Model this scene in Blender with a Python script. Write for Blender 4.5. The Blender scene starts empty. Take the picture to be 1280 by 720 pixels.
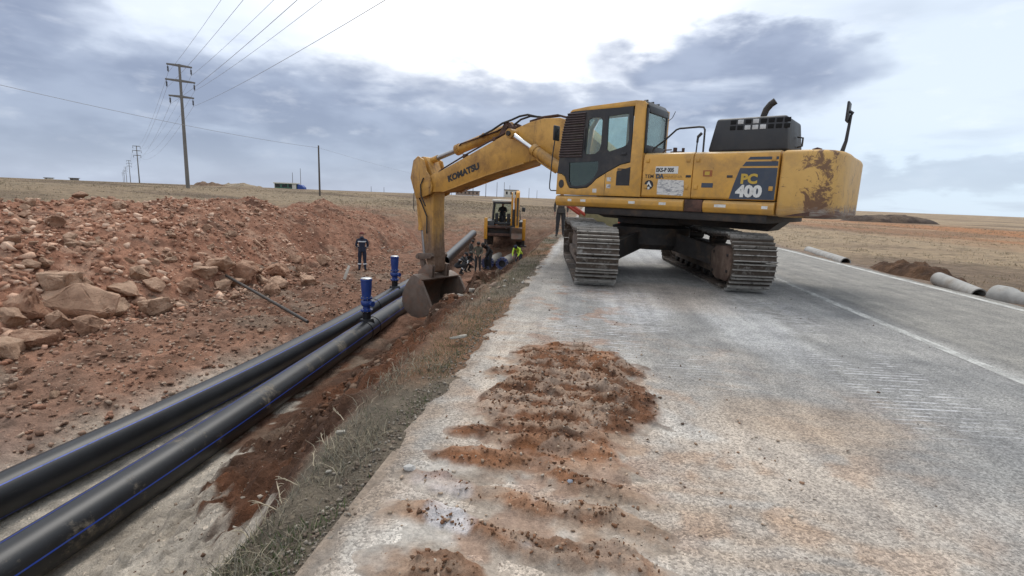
import bpy, bmesh, math, random
import numpy as np
from mathutils import Vector, Matrix, noise as mnoise

# ------------------------------------------------------------------ camera, sky, sun, exposure
scene = bpy.context.scene
R = math.radians
CAM_H, PITCH, ROLL, YAW = 1.45, R(10.05), R(2.2), R(8.0)
cam_data = bpy.data.cameras.new('camera')
cam_data.sensor_width = 36.0
cam_data.lens = 18.0
cam_data.clip_start = 0.05
cam_data.clip_end = 20000
cam = bpy.data.objects.new('camera', cam_data)
scene.collection.objects.link(cam)
CAM_M = Matrix.Rotation(YAW, 3, 'Z') @ Matrix.Rotation(math.pi / 2 - PITCH, 3, 'X') @ Matrix.Rotation(ROLL, 3, 'Z')
cam.matrix_world = Matrix.Translation((0, 0, CAM_H)) @ CAM_M.to_4x4()
scene.camera = cam

SUN_EL, SUN_AZ = R(56), R(2)          # azimuth measured to the left of +Y (road direction)
sun_vec = Vector((-math.sin(SUN_AZ) * math.cos(SUN_EL), math.cos(SUN_AZ) * math.cos(SUN_EL), math.sin(SUN_EL)))
sd = bpy.data.lights.new('sun', 'SUN')
sd.energy = 1.5
sd.angle = R(24)
sd.color = (1.0, 0.965, 0.91)
sun = bpy.data.objects.new('sun', sd)
scene.collection.objects.link(sun)
sun.rotation_euler = sun_vec.to_track_quat('Z', 'Y').to_euler()

world = bpy.data.worlds.new('World')
scene.world = world
world.use_nodes = True


def build_world():
    nt = world.node_tree
    N, L = nt.nodes, nt.links
    N.clear()

    def node(t, **k):
        n = N.new(t)
        for a, b in k.items():
            setattr(n, a, b)
        return n

    def val(x):
        n = node('ShaderNodeValue')
        n.outputs[0].default_value = x
        return n.outputs[0]

    def m(op, a, b=None, c=None, clamp=False):
        n = node('ShaderNodeMath', operation=op)
        n.use_clamp = clamp
        for i, v in enumerate((a, b, c)):
            if v is None:
                continue
            if isinstance(v, (int, float)):
                n.inputs[i].default_value = v
            else:
                L.new(v, n.inputs[i])
        return n.outputs[0]

    def mapr(v, a, b, c=0.0, d=1.0, smooth=True):
        n = node('ShaderNodeMapRange')
        if smooth:
            n.interpolation_type = 'SMOOTHSTEP'
        for i, x in zip((1, 2, 3, 4), (a, b, c, d)):
            n.inputs[i].default_value = x
        L.new(v, n.inputs[0])
        return n.outputs[0]

    def mix(f, a, b):
        n = node('ShaderNodeMix', data_type='RGBA')
        if isinstance(f, (int, float)):
            n.inputs[0].default_value = f
        else:
            L.new(f, n.inputs[0])
        for i, v in ((6, a), (7, b)):
            if isinstance(v, tuple):
                n.inputs[i].default_value = (*v, 1)
            else:
                L.new(v, n.inputs[i])
        return n.outputs[2]

    tc = node('ShaderNodeTexCoord')
    sep = node('ShaderNodeSeparateXYZ')
    L.new(tc.outputs['Generated'], sep.inputs[0])
    X, Y, Z = sep.outputs
    az = m('MULTIPLY', m('ARCTAN2', X, Y), 57.2958)            # degrees to the right of the road
    el = m('MULTIPLY', m('ARCSINE', Z), 57.2958)
    # planar cloud deck coordinates
    zz = m('ADD', m('MAXIMUM', Z, 0.0), 0.10)
    cx = m('DIVIDE', X, zz)
    cy = m('DIVIDE', Y, zz)
    comb = node('ShaderNodeCombineXYZ')
    L.new(cx, comb.inputs[0])
    L.new(cy, comb.inputs[1])

    def nz(vec, scale, detail, rough=0.55, dist=0.0, off=(0, 0, 0), sc=(1, 1, 1)):
        mp = node('ShaderNodeMapping')
        mp.inputs['Location'].default_value = off
        mp.inputs['Scale'].default_value = sc
        L.new(vec, mp.inputs[0])
        n = node('ShaderNodeTexNoise')
        n.inputs['Scale'].default_value = scale
        n.inputs['Detail'].default_value = detail
        n.inputs['Roughness'].default_value = rough
        n.inputs['Distortion'].default_value = dist
        L.new(mp.outputs[0], n.inputs['Vector'])
        return n.outputs['Fac']

    P = comb.outputs[0]
    D = tc.outputs['Generated']
    big = nz(D, 3.2, 4, 0.5, 0.0, (1.7, 4.1, 0.3), (1, 1, 1.8))
    med = nz(D, 6.0, 5, 0.5, 0.1, (7.3, 2.2, 0.4), (1, 1, 2.4))
    fine = nz(D, 7.0, 4, 0.5, 0.1, (3.1, 9.2, 1.0), (1, 1, 2.6))
    puffn = nz(D, 14.0, 6, 0.52, 0.1, (0.9, 0.5, 0.2), (1, 1, 2.6))
    deck = nz(P, 0.9, 5, 0.5, 0.2, (2.7, 0.2, 0))
    # warped azimuth / elevation for the large cloud masses
    wz = m('ADD', m('MULTIPLY', m('SUBTRACT', big, 0.5), 30.0), m('MULTIPLY', m('SUBTRACT', med, 0.5), 12.0))
    we = m('ADD', m('MULTIPLY', m('SUBTRACT', med, 0.5), 8.0), m('MULTIPLY', m('SUBTRACT', puffn, 0.5), 4.5))
    azw = m('ADD', az, wz)
    elw = m('ADD', el, we)

    def blob(a0, e0, wa, we_, lo=0.30, hi=1.45):
        dx = m('DIVIDE', m('SUBTRACT', azw, a0), wa)
        dy = m('DIVIDE', m('SUBTRACT', elw, e0), we_)
        r2 = m('ADD', m('MULTIPLY', dx, dx), m('MULTIPLY', dy, dy))
        return mapr(r2, lo, hi, 1.0, 0.0)

    # bright thin overcast, blue-grey lower down
    base = mix(mapr(el, 1.0, 16.0), (4.9, 5.7, 7.1), (7.3, 7.9, 8.9))
    base = mix(mapr(el, 14.0, 55.0), base, (10.2, 10.5, 10.9))      # overcast brightens towards the zenith
    glow = mapr(m('ADD', m('POWER', m('DIVIDE', m('SUBTRACT', az, -11.0), 27.0), 2.0),
                  m('POWER', m('DIVIDE', m('SUBTRACT', el, 26.0), 20.0), 2.0)), 0.0, 1.3, 1.0, 0.0)
    base = mix(glow, base, (12.0, 12.0, 12.0))
    right = mapr(az, 12.0, 30.0)
    base = mix(m('MULTIPLY', right, m('SUBTRACT', 1.0, glow)), base, mix(mapr(el, 1.0, 9.0), (5.6, 6.7, 7.9), (6.6, 7.4, 8.3)))
    # dark masses
    band = blob(-36.0, 5.5, 38.0, 7.4)
    band2 = blob(-64.0, 9.5, 24.0, 7.0)
    dark_r = blob(11.0, 12.0, 12.5, 4.6, 0.45, 1.5)
    low_m = blob(-8.0, 7.0, 17.0, 5.2)
    low_r = m('MULTIPLY', blob(38.0, 3.6, 24.0, 1.7), 0.45)
    general = m('MULTIPLY', mapr(deck, 0.50, 0.70), m('SUBTRACT', 1.0, glow))
    dk = m('MAXIMUM', m('MAXIMUM', band, band2), m('MAXIMUM', dark_r, m('MAXIMUM', low_r, m('MULTIPLY', low_m, 0.9))))
    dk = m('MAXIMUM', dk, m('MULTIPLY', general, 0.35))
    # lighter rifts inside the masses, drawn out along the horizon
    rift = nz(D, 4.2, 5, 0.5, 0.15, (1.3, 0.2, 0.9), (1, 1, 4.6))
    dk = m('MULTIPLY', dk, mapr(rift, 0.56, 0.80, 1.0, 0.35))
    dcol = mix(mapr(fine, 0.36, 0.66), (2.25, 2.65, 3.7), (3.2, 3.7, 4.85))
    dcol = mix(mapr(el, 0.5, 6.0, 0.45, 0.0), dcol, (3.9, 4.6, 6.0))
    col = mix(m('MULTIPLY', dk, 0.95, clamp=True), base, dcol)
    puff = m('MULTIPLY', mapr(puffn, 0.54, 0.74), mapr(el, 1.0, 6.0))
    col = mix(m('MULTIPLY', puff, 0.16), col, (9.6, 9.8, 10.2))
    sky = node('ShaderNodeTexSky', sky_type='NISHITA')
    sky.sun_disc = False
    sky.sun_elevation = SUN_EL
    sky.sun_rotation = -SUN_AZ
    sky.altitude = 900
    skyc = node('ShaderNodeMix', data_type='RGBA')
    skyc.inputs[0].default_value = 0.90
    L.new(sky.outputs[0], skyc.inputs[6])
    L.new(col, skyc.inputs[7])
    bg = node('ShaderNodeBackground')
    bg.inputs[1].default_value = 0.1
    L.new(skyc.outputs[2], bg.inputs[0])
    out = node('ShaderNodeOutputWorld')
    L.new(bg.outputs[0], out.inputs[0])


build_world()
vs = scene.view_settings
vs.view_transform = 'Standard'
vs.look = 'None'
vs.gamma = 1.0
vs.exposure = 0.36
vs.use_curve_mapping = False

rnd = random.Random(7)
rng = np.random.default_rng(11)
COL = scene.collection


# ------------------------------------------------------------------ pixel helpers (photo 1280 x 720)
def ray(px, py):
    return CAM_M @ Vector(((px - 640) / 640.0, -(py - 360) / 640.0, -1.0))


def gz(px, py, z=0.0):
    d = ray(px, py)
    return Vector((0, 0, CAM_H)) + d * ((z - CAM_H) / d.z)


def gd(px, py, depth):
    return Vector((0, 0, CAM_H)) + ray(px, py) * depth


# ------------------------------------------------------------------ numpy noise
def _hash(ix, iy, s):
    h = (ix.astype(np.int64) * 374761393 + iy.astype(np.int64) * 668265263 + s * 1274126177) & 0xffffffff
    h = ((h ^ (h >> 13)) * 1274126177) & 0xffffffff
    return ((h ^ (h >> 16)) & 0xffff) / 65535.0


def vn(x, y, s=0):
    ix = np.floor(x); iy = np.floor(y)
    fx = x - ix; fy = y - iy
    fx = fx * fx * (3 - 2 * fx); fy = fy * fy * (3 - 2 * fy)
    a = _hash(ix, iy, s); b = _hash(ix + 1, iy, s); c = _hash(ix, iy + 1, s); d = _hash(ix + 1, iy + 1, s)
    return (a + (b - a) * fx) * (1 - fy) + (c + (d - c) * fx) * fy


def fbm(x, y, sc, octv=4, s=0, rough=0.5):
    x = np.asarray(x, float); y = np.asarray(y, float)
    t = 0.0; a = 1.0; n = 0.0; f = sc
    for i in range(octv):
        ang = 0.5 + i * 0.8
        xr = x * math.cos(ang) - y * math.sin(ang); yr = x * math.sin(ang) + y * math.cos(ang)
        t = t + a * vn(xr * f + 17.3 * i, yr * f + 5.1 * i, s + i)
        n += a; a *= rough; f *= 2.03
    return t / n            # 0..1


def sm(a, b, t):
    t = np.clip((np.asarray(t, float) - a) / (b - a), 0, 1)
    return t * t * (3 - 2 * t)


# ------------------------------------------------------------------ materials
MATS = {}


def nodes_of(name):
    mt = bpy.data.materials.new(name)
    mt.use_nodes = True
    nt = mt.node_tree
    b = nt.nodes['Principled BSDF']
    return mt, nt, b


class NT:
    def __init__(s, nt):
        s.nt = nt; s.N = nt.nodes; s.L = nt.links

    def node(s, t, **k):
        n = s.N.new(t)
        for a, b in k.items():
            setattr(n, a, b)
        return n

    def put(s, inp, v):
        if isinstance(v, tuple):
            inp.default_value = (*v, 1) if len(v) == 3 and len(inp.default_value) == 4 else v
        elif isinstance(v, (int, float)):
            inp.default_value = v
        else:
            s.L.new(v, inp)

    def coord(s, kind='Object'):
        if kind == 'Position':
            return s.node('ShaderNodeNewGeometry').outputs['Position']
        return s.node('ShaderNodeTexCoord').outputs[kind]

    def mapping(s, v, sc=(1, 1, 1), rot=(0, 0, 0)):
        n = s.node('ShaderNodeMapping')
        n.inputs['Scale'].default_value = sc
        n.inputs['Rotation'].default_value = rot
        s.L.new(v, n.inputs[0])
        return n.outputs[0]

    def noise(s, v, scale, detail=5, rough=0.6, dist=0.0):
        n = s.node('ShaderNodeTexNoise')
        n.inputs['Scale'].default_value = scale
        n.inputs['Detail'].default_value = detail
        n.inputs['Roughness'].default_value = rough
        n.inputs['Distortion'].default_value = dist
        s.L.new(v, n.inputs['Vector'])
        return n.outputs['Fac']

    def voro(s, v, scale, feature='F1'):
        n = s.node('ShaderNodeTexVoronoi', feature=feature)
        n.inputs['Scale'].default_value = scale
        s.L.new(v, n.inputs['Vector'])
        return n

    def mapr(s, v, a, b, c=0.0, d=1.0):
        n = s.node('ShaderNodeMapRange')
        for i, x in zip((1, 2, 3, 4), (a, b, c, d)):
            n.inputs[i].default_value = x
        s.L.new(v, n.inputs[0])
        return n.outputs[0]

    def m(s, op, a, b=None):
        n = s.node('ShaderNodeMath', operation=op)
        s.put(n.inputs[0], a)
        if b is not None:
            s.put(n.inputs[1], b)
        return n.outputs[0]

    def mix(s, f, a, b, mode='MIX'):
        n = s.node('ShaderNodeMix', data_type='RGBA', blend_type=mode)
        s.put(n.inputs[0], f); s.put(n.inputs[6], a); s.put(n.inputs[7], b)
        return n.outputs[2]

    def bump(s, h, strength=0.5, dist=0.02, nrm=None):
        n = s.node('ShaderNodeBump')
        n.inputs['Strength'].default_value = strength
        n.inputs['Distance'].default_value = dist
        s.L.new(h, n.inputs['Height'])
        if nrm is not None:
            s.L.new(nrm, n.inputs['Normal'])
        return n.outputs[0]


def mat(name, col, rough=0.7, metal=0.0, var=0.25, scale=6.0, bump=0.0, bscale=60.0, dirt=None, dirt_amt=(0.55, 0.75), dscale=5.0,
        rust=None, coord='Object', spec=0.5, updust=None):
    """general procedural material: mottled base, dirt patches, optional rust scratches"""
    if name in MATS:
        return MATS[name]
    mt, nt, b = nodes_of(name)
    t = NT(nt)
    v = t.coord(coord)
    n1 = t.noise(v, scale, 6, 0.65)
    c = t.mix(t.mapr(n1, 0.3, 0.7), tuple(x * (1 - var) for x in col), tuple(min(1, x * (1 + var)) for x in col))
    rg = None
    if dirt:
        dn = t.noise(v, dscale, 8, 0.7, 0.4)
        f = t.mapr(dn, dirt_amt[0], dirt_amt[1])
        c = t.mix(f, c, dirt)
        rg = t.mapr(f, 0, 1, rough, min(1.0, rough + 0.3))
    if rust:
        rcol, lo, hi, rs, stretch = rust
        rn = t.noise(t.mapping(v, stretch), rs, 9, 0.75, 1.2)
        rf = t.mapr(rn, lo, hi)
        c = t.mix(rf, c, rcol)
    if updust:
        g = t.node('ShaderNodeNewGeometry')
        sx = t.node('ShaderNodeSeparateXYZ')
        t.L.new(g.outputs['Normal'], sx.inputs[0])
        f = t.m('MULTIPLY', t.mapr(sx.outputs[2], 0.35, 0.95), t.mapr(t.noise(v, 9, 5), 0.3, 0.6, 0.3, 0.95))
        c = t.mix(f, c, updust)
    t.L.new(c, b.inputs['Base Color'])
    if rg is not None:
        t.L.new(rg, b.inputs['Roughness'])
    else:
        b.inputs['Roughness'].default_value = rough
    b.inputs['Metallic'].default_value = metal
    b.inputs['Specular IOR Level'].default_value = spec
    if bump:
        t.L.new(t.bump(t.noise(v, bscale, 6, 0.7), bump, 0.02), b.inputs['Normal'])
    MATS[name] = mt
    return mt


def ground_mat(name, rough=0.95, stone=True, fine=1.0, bdist=0.10, bstr=0.9):
    """soil driven by the vertex colour that holds the material zones; grain, pebbles and relief are procedural"""
    mt, nt, b = nodes_of(name)
    t = NT(nt)
    v = t.coord('Position')
    at = t.node('ShaderNodeVertexColor', layer_name='Col').outputs['Color']
    a = t.noise(v, 3.0, 8, 0.7)
    c = t.mix(t.mapr(a, 0.32, 0.68), (0.62, 0.62, 0.62), (1.32, 1.30, 1.28))
    c = t.mix(1.0, at, c, 'MULTIPLY')
    g = t.noise(v, 45.0, 6, 0.75)
    c = t.mix(1.0, c, t.mix(t.mapr(g, 0.3, 0.7), (0.68, 0.68, 0.68), (1.28, 1.28, 1.28)), 'MULTIPLY')
    if stone:
        vo = t.voro(v, 16.0)
        hs = t.node('ShaderNodeSeparateColor')
        t.L.new(vo.outputs['Color'], hs.inputs[0])
        sel = t.m('MULTIPLY', t.mapr(hs.outputs[0], 0.72, 0.78), t.mapr(vo.outputs['Distance'], 0.30, 0.42, 1.0, 0.0))
        c = t.mix(t.m('MULTIPLY', sel, 0.5), c, t.mix(1.0, c, (1.7, 1.65, 1.6), 'MULTIPLY'))
    t.L.new(c, b.inputs['Base Color'])
    b.inputs['Roughness'].default_value = rough
    b.inputs['Specular IOR Level'].default_value = 0.2
    h = t.m('ADD', t.m('MULTIPLY', t.noise(v, 7, 8, 0.7), 1.0), t.m('MULTIPLY', g, 0.25 * fine))
    if stone:
        h = t.m('ADD', h, t.m('MULTIPLY', sel, 0.25))
    t.L.new(t.bump(h, bstr, bdist), b.inputs['Normal'])
    return mt


M = {}
YEL = (0.60, 0.315, 0.058)
DUST = (0.30, 0.24, 0.18)
M['yellow'] = mat('yellow_paint', YEL, 0.42, 0, 0.12, 2.4, dirt=(0.30, 0.175, 0.07), dirt_amt=(0.46, 0.78), dscale=2.6, updust=(0.36, 0.27, 0.15), rust=((.10, .05, .03), .645, .69, 3.2, (1, 1, .6)))
M['yellow_boom'] = mat('yellow_paint_boom', (0.55, 0.29, 0.055), 0.5, 0, 0.16, 1.6, dirt=(0.21, 0.105, 0.042), dirt_amt=(0.44, 0.74), dscale=1.9,
                       rust=((0.115, 0.052, 0.025), 0.555, 0.66, 2.4, (1, 1, 0.25)), updust=(0.30, 0.20, 0.11))
M['yellow_arm'] = mat('yellow_paint_arm', (0.52, 0.265, 0.045), 0.55, 0, 0.16, 1.6, dirt=(0.20, 0.10, 0.04), dirt_amt=(0.44, 0.72), dscale=2.2,
                      rust=((0.13, 0.068, 0.038), 0.50, 0.62, 2.6, (1, 1, 0.18)), updust=(0.30, 0.20, 0.11))
M['yellow_cw'] = mat('yellow_paint_counterweight', (0.60, 0.34, 0.06), 0.5, 0, 0.12, 1.5, dirt=(0.22, 0.12, 0.07), dirt_amt=(0.56, 0.76), dscale=1.9,
                     rust=((0.095, 0.036, 0.028), 0.555, 0.60, 1.9, (0.9, 0.9, 1.5)))
def cw_mat():
    mt, nt, b = nodes_of('scraped_counterweight_paint')
    t = NT(nt)
    v = t.coord('Object')
    sx = t.node('ShaderNodeSeparateXYZ'); t.L.new(v, sx.inputs[0])
    n = t.noise(v, 1.8, 7, .65)
    c = t.mix(t.mapr(n, .3, .7), (.53, .30, .075), (.64, .38, .11))
    c = t.mix(t.m('MULTIPLY', t.mapr(t.noise(v, 3.2, 8, .7), .48, .75), .7), c, (.33, .20, .09))
    # vertical rubbed zone on the rear corner, horizontal scratches, bare scraped lower edge
    d = t.m('ABSOLUTE', t.m('SUBTRACT', sx.outputs[0], -3.17))
    corner = t.mapr(d, .02, .32, .17, 0.0)
    rn = t.noise(v, 4.0, 10, .78, .8)
    hz = t.noise(t.mapping(v, (2.2, 2.2, 26)), 1.0, 7, .75, .4)
    f1 = t.mapr(t.m('ADD', rn, corner), .60, .65)
    f2 = t.m('MULTIPLY', t.mapr(hz, .66, .70), t.mapr(t.noise(v, 2.0, 3, .5), .5, .6))
    c = t.mix(t.m('MULTIPLY', t.m('MAXIMUM', f1, f2), .85), c, (.10, .042, .030))
    low = t.mapr(t.m('ADD', sx.outputs[2], t.m('MULTIPLY', t.m('SUBTRACT', rn, .5), .9)), 1.40, 1.52, 1.0, 0.0)
    back = t.mapr(sx.outputs[0], -2.95, -3.15, .35, 1.0)
    c = t.mix(t.m('MULTIPLY', low, back), c, t.mix(t.mapr(hz, .45, .6), (.14, .075, .055), (.30, .26, .22)))
    t.L.new(c, b.inputs['Base Color'])
    b.inputs['Roughness'].default_value = .55
    t.L.new(t.bump(t.noise(v, 3.0, 5, .6), .12, .05), b.inputs['Normal'])
    return mt


M['yellow_cw'] = cw_mat()


def arm_mat():
    mt, nt, b = nodes_of('muddy_arm_paint')
    t = NT(nt)
    v = t.coord('Object')
    sx = t.node('ShaderNodeSeparateXYZ'); t.L.new(v, sx.inputs[0])
    n = t.noise(v, 2.0, 7, .65)
    c = t.mix(t.mapr(n, .3, .7), (.44, .225, .045), (.56, .30, .06))
    c = t.mix(t.mapr(t.noise(v, 2.2, 8, .72, .4), .46, .74), c, (.20, .10, .042))
    streak = t.noise(t.mapping(v, (5, 5, .6)), 1.0, 8, .7, .6)
    c = t.mix(t.m('MULTIPLY', t.mapr(streak, .52, .66), .75), c, (.13, .065, .035))
    # mud splashed up from the digging end, with a ragged upper limit
    mud = t.mapr(t.m('ADD', sx.outputs[2], t.m('MULTIPLY', t.m('SUBTRACT', streak, .5), 3.2)), -.1, .75, 1.0, 0.0)
    c = t.mix(t.m('MULTIPLY', mud, .9), c, t.mix(t.mapr(t.noise(v, 9, 6, .7), .35, .65), (.10, .062, .045), (.20, .14, .105)))
    t.L.new(c, b.inputs['Base Color'])
    t.L.new(t.mapr(mud, 0, 1, .5, .9), b.inputs['Roughness'])
    t.L.new(t.bump(t.noise(v, 22, 6, .7), .25, .02), b.inputs['Normal'])
    return mt


M['arm'] = arm_mat()
M['black'] = mat('black_paint', (0.022, 0.022, 0.024), 0.5, 0, 0.3, 4, dirt=(0.10, 0.085, 0.07), dirt_amt=(0.5, 0.85), dscale=3.0, updust=(0.09, 0.08, 0.07))
M['hood'] = mat('hood_black', (0.020, 0.021, 0.024), 0.55, 0, 0.2, 2, dirt=(0.055, 0.052, 0.05), dirt_amt=(0.45, 0.8), dscale=2.0, updust=(0.07, 0.065, 0.06))
M['rubber'] = mat('rubber', (0.02, 0.02, 0.02), 0.75, 0, 0.2, 8, dirt=(0.13, 0.10, 0.075), dirt_amt=(0.45, 0.8), dscale=6)
M['grease'] = mat('greasy_steel', (0.035, 0.030, 0.027), 0.65, 0.2, 0.3, 5, dirt=(0.13, 0.085, 0.055), dirt_amt=(0.5, 0.75), dscale=3, bump=0.3, bscale=30)
M['frame_dust'] = mat('dusty_frame', (0.10, 0.075, 0.058), 0.85, 0, 0.3, 4, dirt=(0.23, 0.17, 0.125), dirt_amt=(0.45, 0.65), dscale=3.5, bump=0.4, bscale=25)
def shoe_mat():
    mt, nt, b = nodes_of('track_steel')
    t = NT(nt)
    v = t.coord('Position')
    ob = t.coord('Object')
    n = t.noise(v, 9, 7, .7)
    steel = t.mix(t.mapr(n, .35, .65), (.26, .24, .215), (.46, .43, .39))
    mudn = t.noise(t.mapping(v, (1, 1, 1)), 4.5, 8, .75, .3)
    sx = t.node('ShaderNodeSeparateXYZ'); t.L.new(ob, sx.inputs[0])
    low = t.mapr(sx.outputs[2], .014, .048, 1.0, 0.0)          # packed soil between the grousers, bare steel on their edges
    rn = t.node('ShaderNodeObjectInfo').outputs['Random']
    f = t.m('MULTIPLY', t.mapr(mudn, .28, .46), t.m('ADD', t.m('MULTIPLY', low, .85), .12))
    mud = t.mix(rn, (.045, .034, .027), (.12, .088, .066))
    c = t.mix(f, steel, mud)
    c = t.mix(t.m('MULTIPLY', t.mapr(t.noise(v, 13, 6, .7), .56, .66), .8), c, (.03, .026, .024))
    t.L.new(c, b.inputs['Base Color'])
    b.inputs['Metallic'].default_value = .35
    t.L.new(t.mapr(f, 0, 1, .42, .9), b.inputs['Roughness'])
    t.L.new(t.bump(t.noise(v, 34, 6, .7), .4, .02), b.inputs['Normal'])
    return mt


M['shoe'] = shoe_mat()
M['chrome'] = mat('chrome_rod', (0.62, 0.62, 0.62), 0.2, 1.0, 0.05, 3, dirt=(0.3, 0.28, 0.25), dirt_amt=(0.6, 0.9))
M['steel_dull'] = mat('dull_rod', (0.33, 0.32, 0.31), 0.4, 0.8, 0.15, 5)
M['bucket'] = mat('bucket_steel', (0.155, 0.115, 0.09), 0.62, 0.25, 0.3, 3, dirt=(0.24, 0.13, 0.085), dirt_amt=(0.5, 0.72), dscale=2.6, bump=0.3, bscale=20)
M['navy'] = mat('decal_navy', (0.042, 0.056, 0.082), 0.5, 0, 0.15, 3, dirt=(0.10, 0.095, 0.09), dirt_amt=(0.5, 0.85), dscale=4)
M['decal_white'] = mat('decal_white', (0.68, 0.67, 0.63), 0.55, 0, 0.1, 6, dirt=(0.35, 0.31, 0.25), dirt_amt=(0.5, 0.8), dscale=12)
M['decal_yellow'] = mat('decal_yellow', (0.52, 0.34, 0.05), 0.5, 0, 0.05, 6)
M['decal_black'] = mat('decal_black', (0.018, 0.018, 0.02), 0.55, 0, 0.1, 6)
M['decal_faded'] = mat('decal_faded', (0.34, 0.19, 0.05), 0.55, 0, 0.1, 6)
M['white_sticker'] = mat('white_sticker', (0.62, 0.60, 0.56), 0.6, 0, 0.1, 5, rust=((0.27, 0.27, 0.28), 0.50, 0.56, 9.0, (1, 1, 2.5)))
M['orange_sticker'] = mat('orange_sticker', (0.30, 0.10, 0.03), 0.6)
M['interior'] = mat('interior_dark', (0.03, 0.03, 0.032), 0.8)
M['seat'] = mat('seat_fabric', (0.05, 0.05, 0.055), 0.9)
M['shade'] = mat('pleated_shade', (0.055, 0.042, 0.042), 0.8, 0, 0.3, 9)
M['shade_edge'] = mat('pleat_edge', (0.16, 0.12, 0.11), 0.8)
M['rust'] = mat('rusty_steel', (0.10, 0.05, 0.035), 0.8, 0.1, 0.4, 6, dirt=(0.03, 0.025, 0.022), dirt_amt=(0.45, 0.7))
M['hdpe'] = None
M['blue_valve'] = mat('blue_epoxy', (0.016, 0.048, 0.21), 0.4, 0, 0.15, 8, dirt=(0.09, 0.10, 0.16), dirt_amt=(0.58, 0.85), dscale=12)
M['blue_stripe'] = mat('blue_stripe', (0.012, 0.05, 0.32), 0.45, 0, 0.1, 5, dirt=(0.06, 0.08, 0.15), dirt_amt=(0.5, 0.8), dscale=14)
M['bolt'] = mat('zinc_bolt', (0.42, 0.42, 0.42), 0.4, 0.8)
M['concrete'] = mat('concrete', (0.33, 0.32, 0.30), 0.9, 0, 0.2, 5, bump=0.2, bscale=50, dirt=(0.22, 0.18, 0.14), dirt_amt=(0.5, 0.72), dscale=3)
M['pole_concrete'] = mat('pole_concrete', (0.17, 0.155, 0.14), 0.9, 0, 0.15, 1.5)
M['wood'] = mat('weathered_wood', (0.10, 0.082, 0.066), 0.9, 0, 0.25, 5)
M['insulator'] = mat('insulator', (0.03, 0.022, 0.02), 0.3)
M['wire'] = mat('wire', (0.28, 0.28, 0.29), 0.5, 0.3)
M['skin'] = mat('skin', (0.36, 0.19, 0.13), 0.6, 0, 0.1)
M['hair'] = mat('hair', (0.02, 0.015, 0.012), 0.8)
M['cloth_navy'] = mat('cloth_navy', (0.018, 0.024, 0.045), 0.9, 0, 0.2, 12)
M['cloth_black'] = mat('cloth_black', (0.018, 0.018, 0.020), 0.9, 0, 0.2, 12)
M['cloth_dark'] = mat('cloth_dark', (0.035, 0.034, 0.036), 0.9, 0, 0.2, 12)
M['cloth_olive'] = mat('cloth_olive', (0.10, 0.092, 0.066), 0.9, 0, 0.2, 12)
M['cloth_brown'] = mat('cloth_brown', (0.055, 0.048, 0.042), 0.9, 0, 0.2, 12)
M['boots'] = mat('boots', (0.022, 0.018, 0.015), 0.7, 0, 0.2, 9, dirt=(0.16, 0.10, 0.07), dirt_amt=(0.5, 0.75))
M['hivis'] = mat('hivis', (0.52, 0.72, 0.06), 0.7, 0, 0.1, 10)
M['reflect'] = mat('reflective', (0.66, 0.67, 0.68), 0.4)
M['cap_red'] = mat('cap_red', (0.16, 0.04, 0.03), 0.8)
M['jcb'] = mat('loader_yellow', (0.60, 0.27, 0.02), 0.45, 0, 0.12, 3, dirt=(0.16, 0.09, 0.04), dirt_amt=(0.5, 0.75), dscale=3)
M['cream'] = mat('cream_paint', (0.60, 0.57, 0.50), 0.6, 0, 0.1, 3)
M['green_booth'] = mat('green_panel', (0.05, 0.13, 0.085), 0.6)
M['blue_tarp'] = mat('blue_tarp', (0.02, 0.06, 0.25), 0.6)
M['red_paint'] = mat('red_paint', (0.45, 0.06, 0.03), 0.5, 0, 0.2, 5, dirt=(0.2, 0.12, 0.08))
M['olive_paint'] = mat('olive_paint', (0.20, 0.17, 0.08), 0.6)
M['brick_far'] = mat('far_masonry', (0.30, 0.22, 0.17), 0.9, 0, 0.2, 0.3)
M['stake'] = mat('pale_wood', (0.45, 0.40, 0.34), 0.8)
M['litter'] = mat('litter', (0.30, 0.29, 0.27), 0.7, 0, 0.5, 20)


def glass_mat(name, tint=(0.75, 0.85, 0.85), amt=0.25, body=(0.05, 0.07, 0.07)):
    mt, nt, b = nodes_of(name)
    t = NT(nt)
    nt.nodes.remove(b)
    out = nt.nodes['Material Output']
    tr = t.node('ShaderNodeBsdfTransparent'); tr.inputs[0].default_value = (*tint, 1)
    gl = t.node('ShaderNodeBsdfGlossy'); gl.inputs['Roughness'].default_value = 0.05
    gl.inputs['Color'].default_value = (0.8, 0.85, 0.85, 1)
    df = t.node('ShaderNodeBsdfDiffuse'); df.inputs[0].default_value = (*body, 1)
    fr = t.node('ShaderNodeFresnel'); fr.inputs[0].default_value = 1.5
    m1 = t.node('ShaderNodeMixShader')
    dn = t.mapr(t.noise(t.coord('Object'), 5, 6, 0.7), 0.35, 0.75, amt * 0.4, amt * 1.5)
    t.L.new(dn, m1.inputs[0]); t.L.new(tr.outputs[0], m1.inputs[1]); t.L.new(df.outputs[0], m1.inputs[2])
    m2 = t.node('ShaderNodeMixShader')
    t.L.new(t.mapr(fr.outputs[0], 0, 1, 0.03, 0.9), m2.inputs[0]); t.L.new(m1.outputs[0], m2.inputs[1]); t.L.new(gl.outputs[0], m2.inputs[2])
    t.L.new(m2.outputs[0], out.inputs[0])
    return mt


M['glass'] = glass_mat('cab_glass', (0.86, 0.94, 0.91), 0.07, (0.30, 0.36, 0.33))
M['glass_green_refl'] = glass_mat('cab_glass_green_refl', (0.50, 0.62, 0.54), 0.45, (0.05, 0.075, 0.05))  # lower door pane: dark look and green reflection put into the glass colour


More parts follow.
